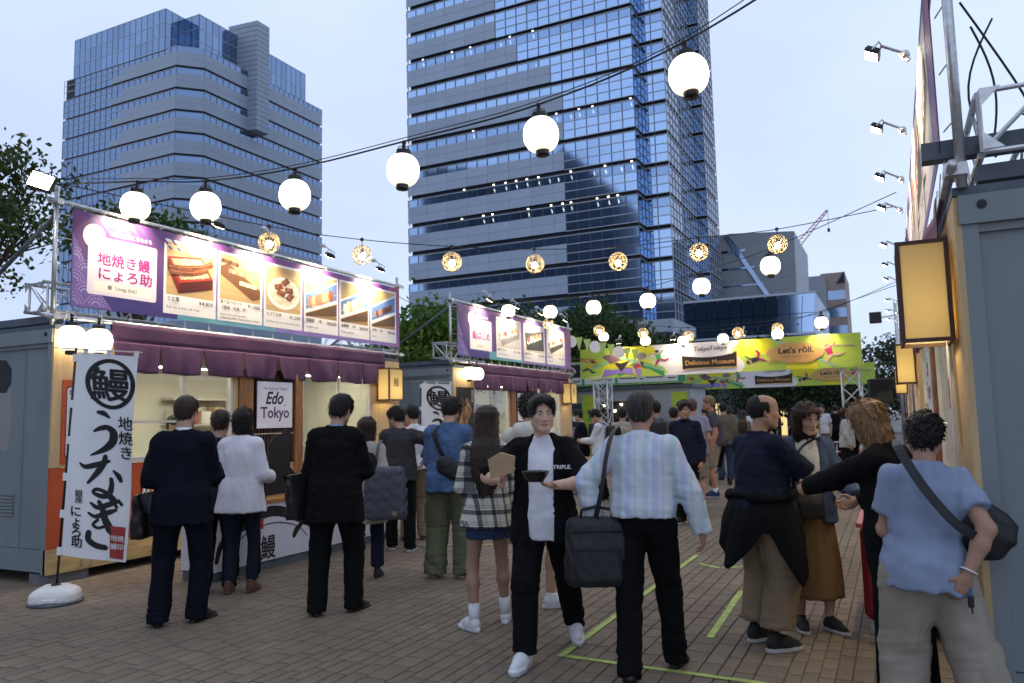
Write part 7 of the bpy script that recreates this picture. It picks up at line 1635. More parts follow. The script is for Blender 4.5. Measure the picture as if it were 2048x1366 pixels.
# ------------------------------------------------------------------ trees
M_bark = mat('bark', (0.05, 0.038, 0.03), rough=0.9, var=0.3, scale=6, stretch=(4, 4, 1), bump=0.4, bscale=20)
def leaf_mat(n, col):
    m, t, b = node_mat(n); N = t.nodes.new; L = t.links.new; a = N('ShaderNodeVertexColor'); a.layer_name = 'Col'; L(a.outputs[0], b.inputs['Base Color']); b.inputs['Roughness'].default_value = 0.55; b.inputs['Specular IOR Level'].default_value = 0.25
    tr = N('ShaderNodeBsdfTranslucent'); L(a.outputs[0], tr.inputs[0]); mx = N('ShaderNodeMixShader'); mx.inputs[0].default_value = 0.28; L(b.outputs[0], mx.inputs[1]); L(tr.outputs[0], mx.inputs[2]); L(mx.outputs[0], t.nodes['Material Output'].inputs[0]); return m
M_leaf = leaf_mat('leaves', None)
def tree(x, y, H, rx, rz, zc, label, nl=9000, ls=0.11, seed=1, col=(0.055, 0.10, 0.022), open_=0.0, nb=26, lean=(0, 0), trunk_r=0.14):
    rr = np.random.RandomState(seed); r = empty('tree', (x, y, 0), 0, label, 'tree', 'trees around the plaza')
    m = MB(); rt_ = random.Random(seed); top = Vector((lean[0], lean[1], zc+rz*0.2)); m.tube([Vector((0, 0, 0)).lerp(top, t)+Vector((0.06*math.sin(5*t), 0.06*math.cos(4*t), 0)) for t in np.linspace(0, 1, 9)], 0, 9, radii=[trunk_r*(1-0.75*t) for t in np.linspace(0, 1, 9)])
    cl = []
    for k in range(nb):
        th = 2.399*k+rt_.uniform(-0.4, 0.4); v = rt_.uniform(-0.8, 0.95); rad = math.sqrt(max(0.05, 1-v*v))*rt_.uniform(0.55, 1.0); c = Vector((lean[0]+rx*rad*math.cos(th), lean[1]+rx*rad*math.sin(th), zc+rz*v)); cl.append(c)
        s0 = Vector((0, 0, 0)).lerp(top, min(1, rt_.uniform(0.45, 0.95))); mid = s0.lerp(c, 0.5)+Vector((rt_.uniform(-0.2, 0.2)*rx, rt_.uniform(-0.2, 0.2)*rx, 0.1*rz)); m.tube([s0, s0.lerp(mid, 0.5), mid, mid.lerp(c, 0.6), c], 0, 6, radii=[trunk_r*q for q in (0.36, 0.28, 0.2, 0.13, 0.05)])
        for j in range(3): c2 = c+Vector((rt_.uniform(-1, 1), rt_.uniform(-1, 1), rt_.uniform(-0.5, 0.7)))*rx*0.28; m.tube([mid.lerp(c, 0.5), c.lerp(c2, 0.5), c2], 0, 5, radii=[trunk_r*0.1, trunk_r*0.06, trunk_r*0.03]); cl.append(c2)
    m.build('trunk', M_bark, r, True)
    C = np.array([tuple(c) for c in cl]); n = nl; w = rr.gamma(2.0, 1.0, len(C)); w /= w.sum(); idx = rr.choice(len(C), n, p=w); sp = rx*(0.20 if open_ else 0.27); P = C[idx]+rr.normal(size=(n, 3))*np.array([sp, sp, sp*0.55])
    d = rr.normal(size=(n, 3)); d /= np.linalg.norm(d, axis=1)[:, None]; u = np.cross(d, rr.normal(size=(n, 3))); u /= np.linalg.norm(u, axis=1)[:, None]; L_ = ls*rr.uniform(0.6, 1.3, n)[:, None]
    V = np.stack([P-d*L_*0.5, P+u*L_*0.28-0.1*L_*d, P+d*L_*0.5, P-u*L_*0.28-0.1*L_*d], 1).reshape(-1, 3); Q = np.arange(4*n).reshape(-1, 4)
    br = rr.uniform(0.55, 1.45, n)*(0.8+0.4*rr.uniform(size=len(C)))[idx]; cc = np.array(col)[None]*br[:, None]*np.stack([rr.uniform(0.8, 1.35, n), np.ones(n), rr.uniform(0.6, 1.2, n)], 1)
    link('crown', np_mesh('crown', V, Q, M_leaf, np.repeat(cc, 4, 0), smooth=False), r); return r
tree(-13.1, 6.8, 8, 1.45, 1.35, 4.75, 'spreading dark tree with open branches at the left edge', 5200, 0.12, 3, (0.05, 0.08, 0.022), 1, 22, trunk_r=0.17)
tree(-13.1, 10.1, 8, 1.05, 0.5, 5.0, 'tree crown behind the left half of the eel banner', 6000, 0.14, 5, (0.055, 0.09, 0.022))
tree(-11.6, 18.9, 8, 1.6, 1.05, 3.35, 'full green tree between the eel stall and the sushi stall', 19000, 0.17, 7, (0.075, 0.15, 0.022), nb=34)
tree(-13.0, 23.6, 8, 2.0, 1.25, 3.5, 'rounded tree behind the left end of the sushi banner', 17000, 0.19, 8, (0.065, 0.13, 0.022), nb=34)
tree(-13.2, 28.2, 8, 1.9, 1.5, 4.0, 'dark tree behind the middle of the sushi banner', 14000, 0.2, 9, (0.038, 0.078, 0.022), nb=32)
tree(-10.5, 28.8, 8, 1.8, 1.7, 4.1, 'dark tall tree above the right end of the sushi banner', 15000, 0.2, 10, (0.042, 0.085, 0.022), nb=32)
tree(-9.2, 35.5, 7, 1.7, 1.7, 3.2, 'dark tree behind the far green banner', 9000, 0.2, 12, (0.035, 0.07, 0.025))
tree(-6.0, 47.0, 7, 2.8, 1.9, 3.4, 'wide dark tree under the far arch, right of the entrance column', 11000, 0.24, 13, (0.03, 0.055, 0.022))
tree(-3.2, 50.0, 7, 2.4, 1.9, 3.0, 'dark tree behind the right truss leg', 8000, 0.24, 14, (0.03, 0.055, 0.022)); tree(0.6, 60.0, 7, 2.6, 2.6, 3.6, 'small far tree beside the right stall row', 7000, 0.26, 15, (0.035, 0.06, 0.025))
# ------------------------------------------------------------------ clothes
def stripe_mat():
    m, t, b = node_mat('cloth_striped_shirt'); N = t.nodes.new; L = t.links.new; tc = N('ShaderNodeTexCoord'); sx = N('ShaderNodeSeparateXYZ'); L(tc.outputs['Object'], sx.inputs[0])
    ad = N('ShaderNodeMath'); ad.operation = 'MULTIPLY'; ad.inputs[1].default_value = 6.2; L(sx.outputs['X'], ad.inputs[0]); fr = N('ShaderNodeMath'); fr.operation = 'FRACT'; L(ad.outputs[0], fr.inputs[0])
    r = N('ShaderNodeValToRGB'); r.color_ramp.interpolation = 'LINEAR'; cr = r.color_ramp; E = [(0.0, (0.66,0.67,0.70)), (0.18, (0.62,0.64,0.71)), (0.24, (0.46,0.60,0.66)), (0.36, (0.48,0.62,0.65)), (0.46, (0.67,0.67,0.69)), (0.60, (0.48,0.53,0.71)), (0.72, (0.52,0.57,0.73)), (0.82, (0.66,0.66,0.70)), (0.9, (0.48,0.61,0.68)), (1.0, (0.66,0.67,0.70))]
    cr.elements[0].position, cr.elements[0].color = E[0][0], (*E[0][1], 1); cr.elements[1].position, cr.elements[1].color = E[-1][0], (*E[-1][1], 1)
    for p, c in E[1:-1]: e = cr.elements.new(p); e.color = (*c, 1)
    L(fr.outputs[0], r.inputs[0]); w = N('ShaderNodeTexWave'); w.inputs['Scale'].default_value = 90; L(tc.outputs['Object'], w.inputs[0]); mx = N('ShaderNodeMix'); mx.data_type = 'RGBA'; mx.blend_type = 'MULTIPLY'; mx.inputs[0].default_value = 0.12; L(r.outputs[0], mx.inputs[6]); L(w.outputs[0], mx.inputs[7]); L(mx.outputs[2], b.inputs['Base Color']); b.inputs['Roughness'].default_value = 0.75; b.inputs['Specular IOR Level'].default_value = 0.2; L(crease_bump(t, tc, 1.0), b.inputs['Normal']); return m
def plaid_mat():
    m, t, b = node_mat('cloth_plaid'); N = t.nodes.new; L = t.links.new; tc = N('ShaderNodeTexCoord'); sp = N('ShaderNodeSeparateXYZ'); L(tc.outputs['Object'], sp.inputs[0])
    def band(sock, f, off, E):
        a = N('ShaderNodeMath'); a.operation = 'MULTIPLY_ADD'; a.inputs[1].default_value = f; a.inputs[2].default_value = off; L(sock, a.inputs[0]); fr = N('ShaderNodeMath'); fr.operation = 'FRACT'; L(a.outputs[0], fr.inputs[0]); r = N('ShaderNodeValToRGB'); r.color_ramp.interpolation = 'CONSTANT'
        r.color_ramp.elements[0].position = 0; r.color_ramp.elements[0].color = (*E[0][1], 1); r.color_ramp.elements[1].position = E[1][0]; r.color_ramp.elements[1].color = (*E[1][1], 1)
        for p, c in E[2:]: e = r.color_ramp.elements.new(p); e.color = (*c, 1)
        L(fr.outputs[0], r.inputs[0]); return r.outputs[0]
    A = [(0, (0.9,0.88,0.82)), (0.34, (0.22,0.22,0.24)), (0.62, (0.9,0.88,0.82)), (0.74, (0.55,0.46,0.3)), (0.79, (0.9,0.88,0.82)), (0.88, (0.35,0.38,0.45)), (0.92, (0.9,0.88,0.82))]
    xy = N('ShaderNodeMath'); xy.operation = 'ADD'; L(sp.outputs['X'], xy.inputs[0]); L(sp.outputs['Y'], xy.inputs[1])
    h = band(sp.outputs['Z'], 8.5, 0.1, A); v = band(xy.outputs[0], 8.5, 0.3, A); mx = N('ShaderNodeMix'); mx.data_type = 'RGBA'; mx.blend_type = 'MULTIPLY'; mx.inputs[0].default_value = 1.0; L(h, mx.inputs[6]); L(v, mx.inputs[7]); sc_ = N('ShaderNodeMix'); sc_.data_type = 'RGBA'; sc_.blend_type = 'MULTIPLY'; sc_.inputs[0].default_value = 1.0; sc_.inputs[7].default_value = (0.7, 0.7, 0.68, 1); L(mx.outputs[2], sc_.inputs[6]); L(sc_.outputs[2], b.inputs['Base Color']); b.inputs['Roughness'].default_value = 0.9; b.inputs['Specular IOR Level'].default_value = 0.15; L(crease_bump(t, tc, 0.8), b.inputs['Normal']); return m
C_black = cloth('black', (0.007, 0.007, 0.008)); C_blk2 = cloth('black_suit', (0.006, 0.006, 0.0065), bump=0.08); C_navy = cloth('navy_suit', (0.006, 0.007, 0.013), bump=0.08); C_white = cloth('white', (0.68, 0.68, 0.72)); C_blouse = cloth('blouse', (0.66, 0.64, 0.68), bump=0.15)
C_denim = cloth('denim_shirt', (0.075, 0.13, 0.245), var=0.2); C_jean = cloth('jeans', (0.035, 0.055, 0.11), var=0.2); C_djean = cloth('dark_jeans', (0.014, 0.018, 0.032)); C_cargo = cloth('cargo_green', (0.115, 0.125, 0.075), var=0.12); C_khaki = cloth('khaki', (0.235, 0.175, 0.115)); C_navyt = cloth('navy_tee', (0.014, 0.017, 0.032)); C_bluet = cloth('blue_tee', (0.23, 0.28, 0.385)); C_sand = cloth('sand_chino', (0.30, 0.265, 0.215))
C_skirt = cloth('brown_skirt', (0.155, 0.09, 0.045)); C_djack = cloth('denim_jacket', (0.055, 0.075, 0.12), var=0.2); C_cream = cloth('cream', (0.60, 0.555, 0.49)); C_char = cloth('charcoal', (0.040, 0.040, 0.043)); C_grey = cloth('grey', (0.13, 0.135, 0.145)); C_beige = cloth('beige_shirt', (0.38, 0.335, 0.285)); C_lav = cloth('lavender', (0.26, 0.25, 0.33)); C_olive = cloth('olive_jacket', (0.12, 0.105, 0.075)); C_greyt = cloth('grey_tee', (0.075, 0.068, 0.08)); C_mist = cloth('mist', (0.46, 0.47, 0.45)); C_stripe = stripe_mat(); C_plaid = plaid_mat(); C_apron = cloth('apron_black', (0.010, 0.010, 0.011))
S_black = mat('black_leather', (0.010, 0.009, 0.009), rough=0.32, var=0.1); S_white = mat('white_leather', (0.66, 0.67, 0.70), rough=0.5, var=0.06); S_sole = mat('rubber_white', (0.46, 0.46, 0.48), rough=0.6); S_brown = mat('brown_suede', (0.10, 0.045, 0.028), rough=0.7); S_blacks = mat('black_canvas', (0.014, 0.014, 0.015), rough=0.7); S_tan = mat('tan_sole', (0.30, 0.21, 0.14), rough=0.7)
B_nylon = mat('black_nylon', (0.013, 0.013, 0.015), rough=0.55, var=0.15, scale=10, bump=0.35, bscale=14); B_leather = mat('bag_leather', (0.014, 0.013, 0.014), rough=0.35, var=0.2, bump=0.1, bscale=50); B_grey = mat('grey_bag', (0.075, 0.08, 0.10), rough=0.7, var=0.1); B_beige = mat('beige_bag', (0.33, 0.29, 0.22), rough=0.8, var=0.1)
HB = (0.011, 0.009, 0.008); HBR = (0.030, 0.018, 0.012); HBLD = (0.20, 0.115, 0.055); HGREY = (0.040, 0.034, 0.030)
G1 = 'people queueing at the eel stall'; G2 = 'people walking through the market'; G3 = 'people at the right hand stall'; G4 = 'people farther up the street'
# ------------------------------------------------------------------ bags and small things carried
def strap(P, pts, w=0.02, mt=B_nylon, parent=None, name='strap', t=0.003):
    """flat strap through person-local points (already outside the clothes), as wide as w"""
    pts = [Vector(to_world(P, np.array(p))) for p in pts]; Q = [Vector(q) for q in spline(pts, 6)]; m = MB(); c = Vector(to_world(P, P['T']((0, 0, 0.25)))); V = []
    for i, q in enumerate(Q):
        d = (Q[min(i+1, len(Q)-1)]-Q[max(i-1, 0)]).normalized(); n = (q-c); n = (n-d*n.dot(d)).normalized(); s_ = d.cross(n)*w/2; V += [q-s_, q+s_, q+s_+n*t, q-s_+n*t]
    F = []
    for i in range(len(Q)-1):
        a, b = 4*i, 4*i+4; F += [(a, a+1, b+1, b), (a+1, a+2, b+2, b+1), (a+2, a+3, b+3, b+2), (a+3, a, b, b+3)]
    m.add(V, F); return m.build(name, mt, parent)
def soft_bag(label, cat, loc, rz, size, mt, lod=0, shape='box', seed=1, name=None, tiltx=0.0):
    """rounded soft bag; size (w, d, h), origin at its top centre"""
    r = empty(name or cat.replace(' ', '_'), loc, rz, label, cat, 'bags people carry'); r.rotation_euler = (tiltx, 0, rz); w, d, h = size
    F = Field((-w/2-0.02, -d/2-0.02, -h-0.02), (w/2+0.02, d/2+0.02, 0.03), 0.012 if lod == 0 else 0.02)
    if shape == 'box': rows = [(-h, 0, 0, w*0.46, d*0.42), (-h*0.9, 0, 0, w*0.5, d*0.5), (-h*0.4, 0, 0, w*0.49, d*0.48), (-0.03, 0, 0, w*0.44, d*0.36), (0.0, 0, 0, w*0.40, d*0.24)]; e = 4.5
    elif shape == 'tote': rows = [(-h, 0, 0, w*0.38, d*0.5), (-h*0.9, 0, 0, w*0.42, d*0.5), (-h*0.4, 0, 0, w*0.47, d*0.36), (0.0, 0, 0, w*0.50, d*0.14)]; e = 3.5
    else: rows = [(-h, 0, 0, w*0.30, d*0.35), (-h*0.8, 0, 0, w*0.46, d*0.5), (-h*0.4, 0, 0, w*0.5, d*0.5), (-h*0.1, 0, 0, w*0.4, d*0.4), (0, 0, 0, w*0.25, d*0.25)]; e = 2.6
    F.loft(rows, 0.02, e); f1 = Folds(seed, (22, 22, 14), 4); F.disp(lambda x, y, z: 0.007*f1(x, y, z)-0.004); v, q = F.nets(); link('bag_body', np_mesh('bag', v, q, mt), r); return r
def piping(r, size, mt):
    w, d, h = size; m = MB(); m.tube([(-w*0.42, -d*0.5-0.004, -h*0.18), (0, -d*0.5-0.012, -h*0.16), (w*0.42, -d*0.5-0.004, -h*0.18)], 0.006, 5); m.tube([(-w*0.36, -d*0.5-0.004, -h*0.45), (-w*0.36, -d*0.5-0.006, -h*0.9), (w*0.36, -d*0.5-0.006, -h*0.9), (w*0.36, -d*0.5-0.004, -h*0.45), (-w*0.36, -d*0.5-0.004, -h*0.45)], 0.005, 5); m.build('pocket_seam', mt, r, True)
def backpack(P, label, mt, size=(0.30, 0.15, 0.44), lod=1, z=0.44):
    a = to_world(P, P['T']((0, -0.13*P['w']-size[1]*0.5, z))); r = soft_bag(label, 'backpack', tuple(a), R(P['face']), size, mt, lod, 'box', 3)
    for sg in (-1, 1): strap(P, [P['T']((sg*0.08, -0.16, z-0.05)), P['T']((sg*0.10, -0.10, 0.50)), P['T']((sg*0.11, 0.03, 0.50)), P['T']((sg*0.12, 0.14, 0.36)), P['T']((sg*0.155, 0.11, 0.20)), P['T']((sg*0.165, -0.04, 0.12))], 0.05, mt, None, 'strap').parent = None
    for o in list(bpy.data.objects)[-0:]: pass
    return r
def adopt(o, r):
    """make world-space mesh o a part of r without moving it"""
    bpy.context.view_layer.update() if False else None
    o.parent = r; o.matrix_parent_inverse = (Matrix.LocRotScale(r.location, r.rotation_euler, r.scale)).inverted()
def bstraps(P, r, mt, z=0.44, w=0.05):
    k = P['w']
    for sg in (-1, 1):
        o = strap(P, [P['T']((sg*0.07, -0.135*k-0.02, z)), P['T']((sg*0.085, -0.08*k, 0.495)), P['T']((sg*0.10, 0.03, 0.487)), P['T']((sg*0.115, 0.125*k, 0.36)), P['T']((sg*0.15*k, 0.115*k, 0.22)), P['T']((sg*0.172*k, 0.0, 0.12)), P['T']((sg*0.14*k, -0.13*k, 0.06))], w, mt); adopt(o, r)

# ------------------------------------------------------------------ the queue at the eel stall
P = person('man in navy suit with a black bag on his arm, back turned, nearest the flag', -5.17, 4.50, 42, 1.76, 0.99, 0, G1, hair=('neat', HBR), head=(-12, -2, 0), lean=2, top=dict(mat=C_white, collar_mat=C_white, loose=0.004), jacket=dict(mat=C_navy, hem=-0.20, loose=0.020, flare=0.012, fold=1.5), legs=dict(mat=C_navy, loose=0.008, hem=0.035, ankle=0.066, fold=1.4), shoes=('dress', S_black),
    feet=[(-0.16, -0.02, 12), (0.13, 0.04, -38)], hands=[(-0.24, 0.22, 1.10), (0.20, 0.30, 1.16)], seed=2)
b = soft_bag('black leather handbag on the arm of the navy suit man', 'handbag', tuple(to_world(P, (-0.30, 0.10, 1.02))), R(42+80), (0.36, 0.13, 0.34), B_leather, 0, 'tote', 4, 'handbag'); o = strap(P, [(-0.30, 0.0, 1.0), (-0.31, 0.06, 1.12), (-0.28, 0.12, 1.14), (-0.30, 0.2, 1.0)], 0.025, B_leather); adopt(o, b)
person('person in dark navy hoodie half hidden behind the navy suit man', -5.78, 5.45, 40, 1.66, 0.95, 1, G1, hair=('short', HBR), top=dict(mat=C_navyt, loose=0.03, hem=-0.12), legs=dict(mat=C_black), shoes=('sneaker', S_blacks, S_sole), seed=3)
person('short brown haired person in the queue beside the white blouse woman', -6.0, 6.0, 50, 1.50, 0.9, 1, G1, sex='w', hair=('bob', HBR), top=dict(mat=C_char, loose=0.02, hem=-0.1), legs=dict(mat=C_black), shoes=('dress', S_black), seed=4)
P = person('woman in loose white blouse with black bob, back turned', -5.55, 5.50, 30, 1.68, 0.95, 0, G1, sex='w', hair=('bob', HB), top=dict(mat=C_blouse, loose=0.042, hem=-0.20, flare=0.03, fold=0.6), legs=dict(mat=C_djean, ankle=0.042, knee=0.052, hem=0.10, cut=0.94), shoes=('boot', S_brown), feet=[(-0.1, 0, 6), (0.1, 0.03, -10)], hands=[(-0.24, 0.24, 1.02), (0.22, 0.22, 1.06)], seed=5)
b = soft_bag('black shoulder bag behind the left arm of the white blouse woman', 'shoulder bag', tuple(to_world(P, (-0.27, 0.12, 1.0))), R(110), (0.30, 0.12, 0.26), B_leather, 0, 'tote', 5, 'shoulder_bag')
P = person('man in black suit carrying a shiny tote on his shoulder, back turned', -4.23, 5.24, 22, 1.76, 0.97, 0, G1, hair=('short', HB), head=(-8, -10, 4), lean=3, top=dict(mat=C_bluet, collar_mat=C_bluet, loose=0.004), jacket=dict(mat=C_blk2, hem=-0.24, loose=0.022, flare=0.02, fold=1.5), legs=dict(mat=C_blk2, loose=0.010, hem=0.035), shoes=('dress', S_black), feet=[(-0.13, -0.10, 30), (0.15, 0.05, -22)], hands=[(-0.20, 0.30, 1.12), (0.20, 0.32, 1.18)], seed=6)
b = soft_bag('shiny black tote bag hanging from the shoulder of the black suit man', 'tote bag', tuple(to_world(P, (-0.285, -0.02, 1.13))), R(22+72), (0.34, 0.13, 0.36), B_leather, 0, 'tote', 6, 'tote_bag')
for dy in (-0.10, 0.09): o = strap(P, [(-0.29, dy-0.03, 1.12), (-0.255, dy*0.6-0.03, 1.34), (-0.17, dy*0.2-0.01, 1.475), (-0.13, 0.02+dy*0.1, 1.46)], 0.022, B_leather); adopt(o, b)
P = person('woman in beige coat carrying a large grey tote bag in the queue', -4.85, 6.50, 28, 1.57, 0.92, 0, G1, sex='w', hair=('mid', HBR), top=dict(mat=C_white, loose=0.015), jacket=dict(mat=C_beige, hem=-0.36, loose=0.02, flare=0.03), legs=dict(mat=C_djean, hem=0.12), shoes=('dress', S_blacks), hands=[(-0.2, 0.25, 1.0), (0.25, 0.1, 0.98)], seed=7)
b = soft_bag('large square grey tote bag beside the black suit man', 'tote bag', tuple(to_world(P, (0.22, -0.22, 1.10))), R(28-15), (0.40, 0.14, 0.50), B_grey, 0, 'box', 8, 'tote_bag'); m = MB(); m.box((0.10, -0.078, -0.46), (0.15, -0.072, -0.42)); m.build('leather_patch', S_tan, b); o = strap(P, [(0.12, -0.22, 1.08), (0.14, -0.14, 1.30), (0.15, 0.02, 1.36)], 0.03, B_grey); adopt(o, b)
P = person('man in charcoal jacket with a face mask in the queue', -5.45, 7.97, 35, 1.70, 1.0, 0, G1, hair=('spiky', HB), head=(45, -12, 0), lean=4, top=dict(mat=C_white, loose=0.004), jacket=dict(mat=C_char, hem=-0.12, loose=0.028), legs=dict(mat=C_black, loose=0.004), shoes=('sneaker', S_blacks, S_sole), hands=[(-0.15, 0.33, 1.15), (0.30, -0.05, 1.08)], poles=[None, (1, -0.4, 0)], feet=[(-0.1, 0.1, 10), (0.12, -0.1, -20)], seed=9)
def mask(P):
    m = MB(); hc, Mh, hs = P['hc'], P['Mh'], P['hs']; n = 12
    def S_(u, v): a = (u-0.5)*2.3; return tuple(hc+Mh@(np.array([0.077*math.sin(a), 0.02+0.088*math.cos(a), -0.105+0.098*v])*hs))
    m.grid(S_, 12, 6); m.tube([S_(0, 0.7), tuple(hc+Mh@(np.array([-0.082, -0.01, 0.0])*hs))], 0.0025, 4); m.tube([S_(1, 0.7), tuple(hc+Mh@(np.array([0.082, -0.01, 0.0])*hs))], 0.0025, 4); m.build('face_mask', S_white, P['root'], True)
mask(P)
P = person('man in white shirt and khaki trousers ahead in the queue', -5.75, 8.75, 40, 1.73, 1.02, 0, G1, hair=('neat', HB), head=(25, -8, 0), top=dict(mat=C_white, loose=0.018, hem=-0.05, collar_mat=C_white), legs=dict(mat=C_khaki, loose=0.01), shoes=('dress', S_brown), hands=[(-0.2, 0.3, 1.1), (0.26, 0.22, 1.08)], seed=10)
b = soft_bag('dark teal backpack held at the side of the white shirt man', 'backpack', tuple(to_world(P, (0.30, -0.08, 1.28))), R(20), (0.30, 0.20, 0.42), mat('teal_bag', (0.035, 0.05, 0.055), rough=0.7), 0, 'box', 9)
P = person('man in blue denim shirt and green cargo trousers, back turned', -4.06, 6.80, 15, 1.76, 1.04, 0, G1, hair=('spiky', HB), head=(0, -16, 0), lean=3, top=dict(mat=C_denim, loose=0.030, hem=-0.14, collar=True, fold=1.3), legs=dict(mat=C_cargo, loose=0.026, ankle=0.072, knee=0.082, hem=0.045, fold=1.5, belt=S_brown), shoes=('sneaker', S_blacks, S_tan), feet=[(-0.15, -0.02, 12), (0.15, 0.0, -14)], hands=[(-0.17, 0.32, 1.14), (0.17, 0.32, 1.14)], seed=11)
b = soft_bag('black sling bag across the back of the denim shirt man', 'sling bag', tuple(to_world(P, (0.10, -0.175, 1.16))), R(15), (0.26, 0.09, 0.17), B_nylon, 0, 'round', 10, 'sling_bag', 0.0); b.rotation_euler = (0, R(28), R(15)); o = strap(P, [(-0.10, -0.02, 1.495), (-0.115, -0.12, 1.44), (-0.06, -0.165, 1.30), (0.02, -0.17, 1.15)], 0.045, B_nylon); adopt(o, b)
for sx in (-1, 1):
    m = MB(); an = R(15); m.bbox((-0.02, -0.085, -0.10), (0.025, 0.085, 0.10), 0.012); o = m.build('cargo_pocket', C_cargo, P['root']); k = P['Kn'][0 if sx < 0 else 1]; o.location = (k[0]+sx*0.092, k[1]-0.015, k[2]+0.13)
# ------------------------------------------------------------------ walkers
P = person('long haired woman in plaid shirt and white platform trainers, back turned', -2.80, 5.26, 22, 1.62, 0.92, 0, G2, sex='w', hair=('long', HBR), top=dict(mat=C_plaid, loose=0.034, hem=-0.16, flare=0.03), legs=dict(mat=C_jean, type='mini', hem=0.70, loose=-0.05, waist=0.1, name='denim_skirt'), shoes=('sneaker', S_white), socks=(S_white, 0.30), feet=[(-0.12, -0.06, 42), (0.10, 0.18, 4)], hands=[(-0.2, 0.26, 1.05), (0.18, 0.3, 1.08)], skin=(0.36, 0.22, 0.155), seed=12)
P = person('curly haired man in cream hoodie behind the long haired woman', -2.78, 6.0, 20, 1.72, 1.02, 0, G2, hair=('curly', (0.02, 0.015, 0.012)), head=(-10, -8, 0), top=dict(mat=C_cream, loose=0.034, hem=-0.1), legs=dict(mat=C_sand, type='shorts', hem=0.50, loose=0.03, name='shorts'), shoes=('sneaker', S_white), feet=[(-0.12, 0, 10), (0.16, -0.05, -70)], hands=[(-0.18, 0.3, 1.1), (0.18, 0.3, 1.1)], seed=13)
F = Field((-0.2, -0.2, -0.2), (0.2, 0.2, 0.2), 0.013); F.ell((0, -0.06, -0.03), (0.13, 0.075, 0.10), 0.03); F.cone((-0.09, -0.02, 0.02), (0.09, -0.02, 0.02), 0.045, 0.045, 0.04); f1 = Folds(3, (20, 20, 20), 4); F.disp(lambda x, y, z: 0.009*f1(x, y, z)); v, q = F.nets(); link('hood', np_mesh('hood', v+P['neck']+np.array([0, -0.05, -0.02]), q, C_cream), P['root'])
BOWL = P = person('young man in open black shirt walking with a black bowl and paper pouch', -2.12, 4.78, 200, 1.69, 1.03, 0, G2, eyes=True, hair=('side', HB), head=(18, 0, 0), twist=-4, lean=1, top=dict(mat=C_white, sleeve='none', hem=-0.16, loose=0.018, belly=0.012), jacket=dict(mat=C_black, sleeve='half', hem=-0.175, open=0.085, open_x=0.0, loose=0.018, flare=0.025, collar=True), legs=dict(mat=C_black, ankle=0.058, knee=0.075, loose=0.008, hem=0.10, cut=0.93, fold=1.3), shoes=('sneaker', S_white, S_sole),
    feet=[(-0.16, -0.40, 12, 0.03, -24), (0.14, 0.22, -16)], hands=[(-0.10, 0.34, 1.14), (0.25, 0.26, 1.16)], poles=[(-1, -0.3, -0.6), (1, -0.2, -0.6)], curl=(0.42, 0.5), hand_frames=[((0.75, 0.55, 0.12), (0, 0.1, 1), (-0.2, 0.7, 0.1)), ((-0.25, 0.35, 0.75), (-0.8, 0.3, -0.1), (0, 0.7, -0.3))], seed=14, drop=0.02, skin=(0.60, 0.38, 0.275))
bw = empty('bowl', tuple(to_world(P, (0.02, 0.43, 1.165))), 0, 'black takeaway bowl in the hand of the young man in black', 'bowl'); m = MB(); m.lathe([(0.045, 0), (0.05, 0.004), (0.072, 0.035), (0.084, 0.062), (0.088, 0.064), (0.081, 0.060), (0.06, 0.035), (0.001, 0.03)], 30); m.build('bowl_shell', mat('gloss_black', (0.012, 0.012, 0.012), rough=0.2), bw, True); m = MB(); m.lathe([(0.001, 0.045), (0.07, 0.046)], 18); m.build('rice', C_cream, bw)
po = empty('paper_pouch', tuple(to_world(P, (0.225, 0.37, 1.25))), R(196-15), 'brown paper pouch in the raised hand of the young man in black', 'pouch'); m = MB(); m.prism([(-0.075, 0, -0.03), (0.075, 0, -0.07), (0.095, 0, 0.05), (0.01, 0, 0.095), (-0.085, 0, 0.07)], (0, 0.025, 0)); m.build('paper', mat('kraft_paper', (0.40, 0.27, 0.15), rough=0.8, var=0.1), po); 
a = P['T']((-0.115, 0.163, 0.325)); Mx = P['Mt']; lettering('TRIPLE.', tuple(to_world(P, a)), tuple(to_world(P, a+Mx@np.array([-1, 0.25, 0])*1.0)-to_world(P, a)), (0, 0, 1), 0.030, I_wht, None, bold=0.01, width=0.0001) if False else None
def chest_text(P, s, off, size, width, mt):
    a = np.array(off); p0 = to_world(P, P['T'](a)); dx = to_world(P, P['T'](a+np.array([-0.1, 0.0, 0])))-p0; dx = dx/np.linalg.norm(dx); o = lettering(s, tuple(p0), tuple(dx), (0, 0, 1), size, mt, None, fat=0.02, width=width); adopt(o, P['root'])
chest_text(P, 'TRIPLE.', (-0.088, 0.172, 0.30), 0.034, 0.115, I_wht)
P = person('man in pale striped shirt with a black briefcase on his shoulder, walking away', -1.43, 4.72, 6, 1.67, 1.07, 0, G2, hair=('grey', HGREY), head=(4, 0, 0), lean=2, top=dict(mat=C_stripe, loose=0.032, hem=0.06, collar_mat=C_stripe, cuff=-0.02, fold=0.95), legs=dict(mat=C_blk2, loose=0.006, ankle=0.060, hem=0.03, waist=0.135, belt=S_black, fold=1.2), shoes=('dress', S_black), feet=[(-0.07, -0.22, 5), (0.14, 0.18, -10, 0.0, 0)], hands=[(-0.30, -0.02, 0.92), (0.37, 0.05, 0.83)], poles=[(-1, -0.3, 0), (1, -0.4, 0)], hand_frames=[None, ((0.1, 0.15, -1), (-1, 0.1, 0), (0, 1, 0))], curl=(0.5, 0.38), seed=15, skin=(0.44, 0.255, 0.185))
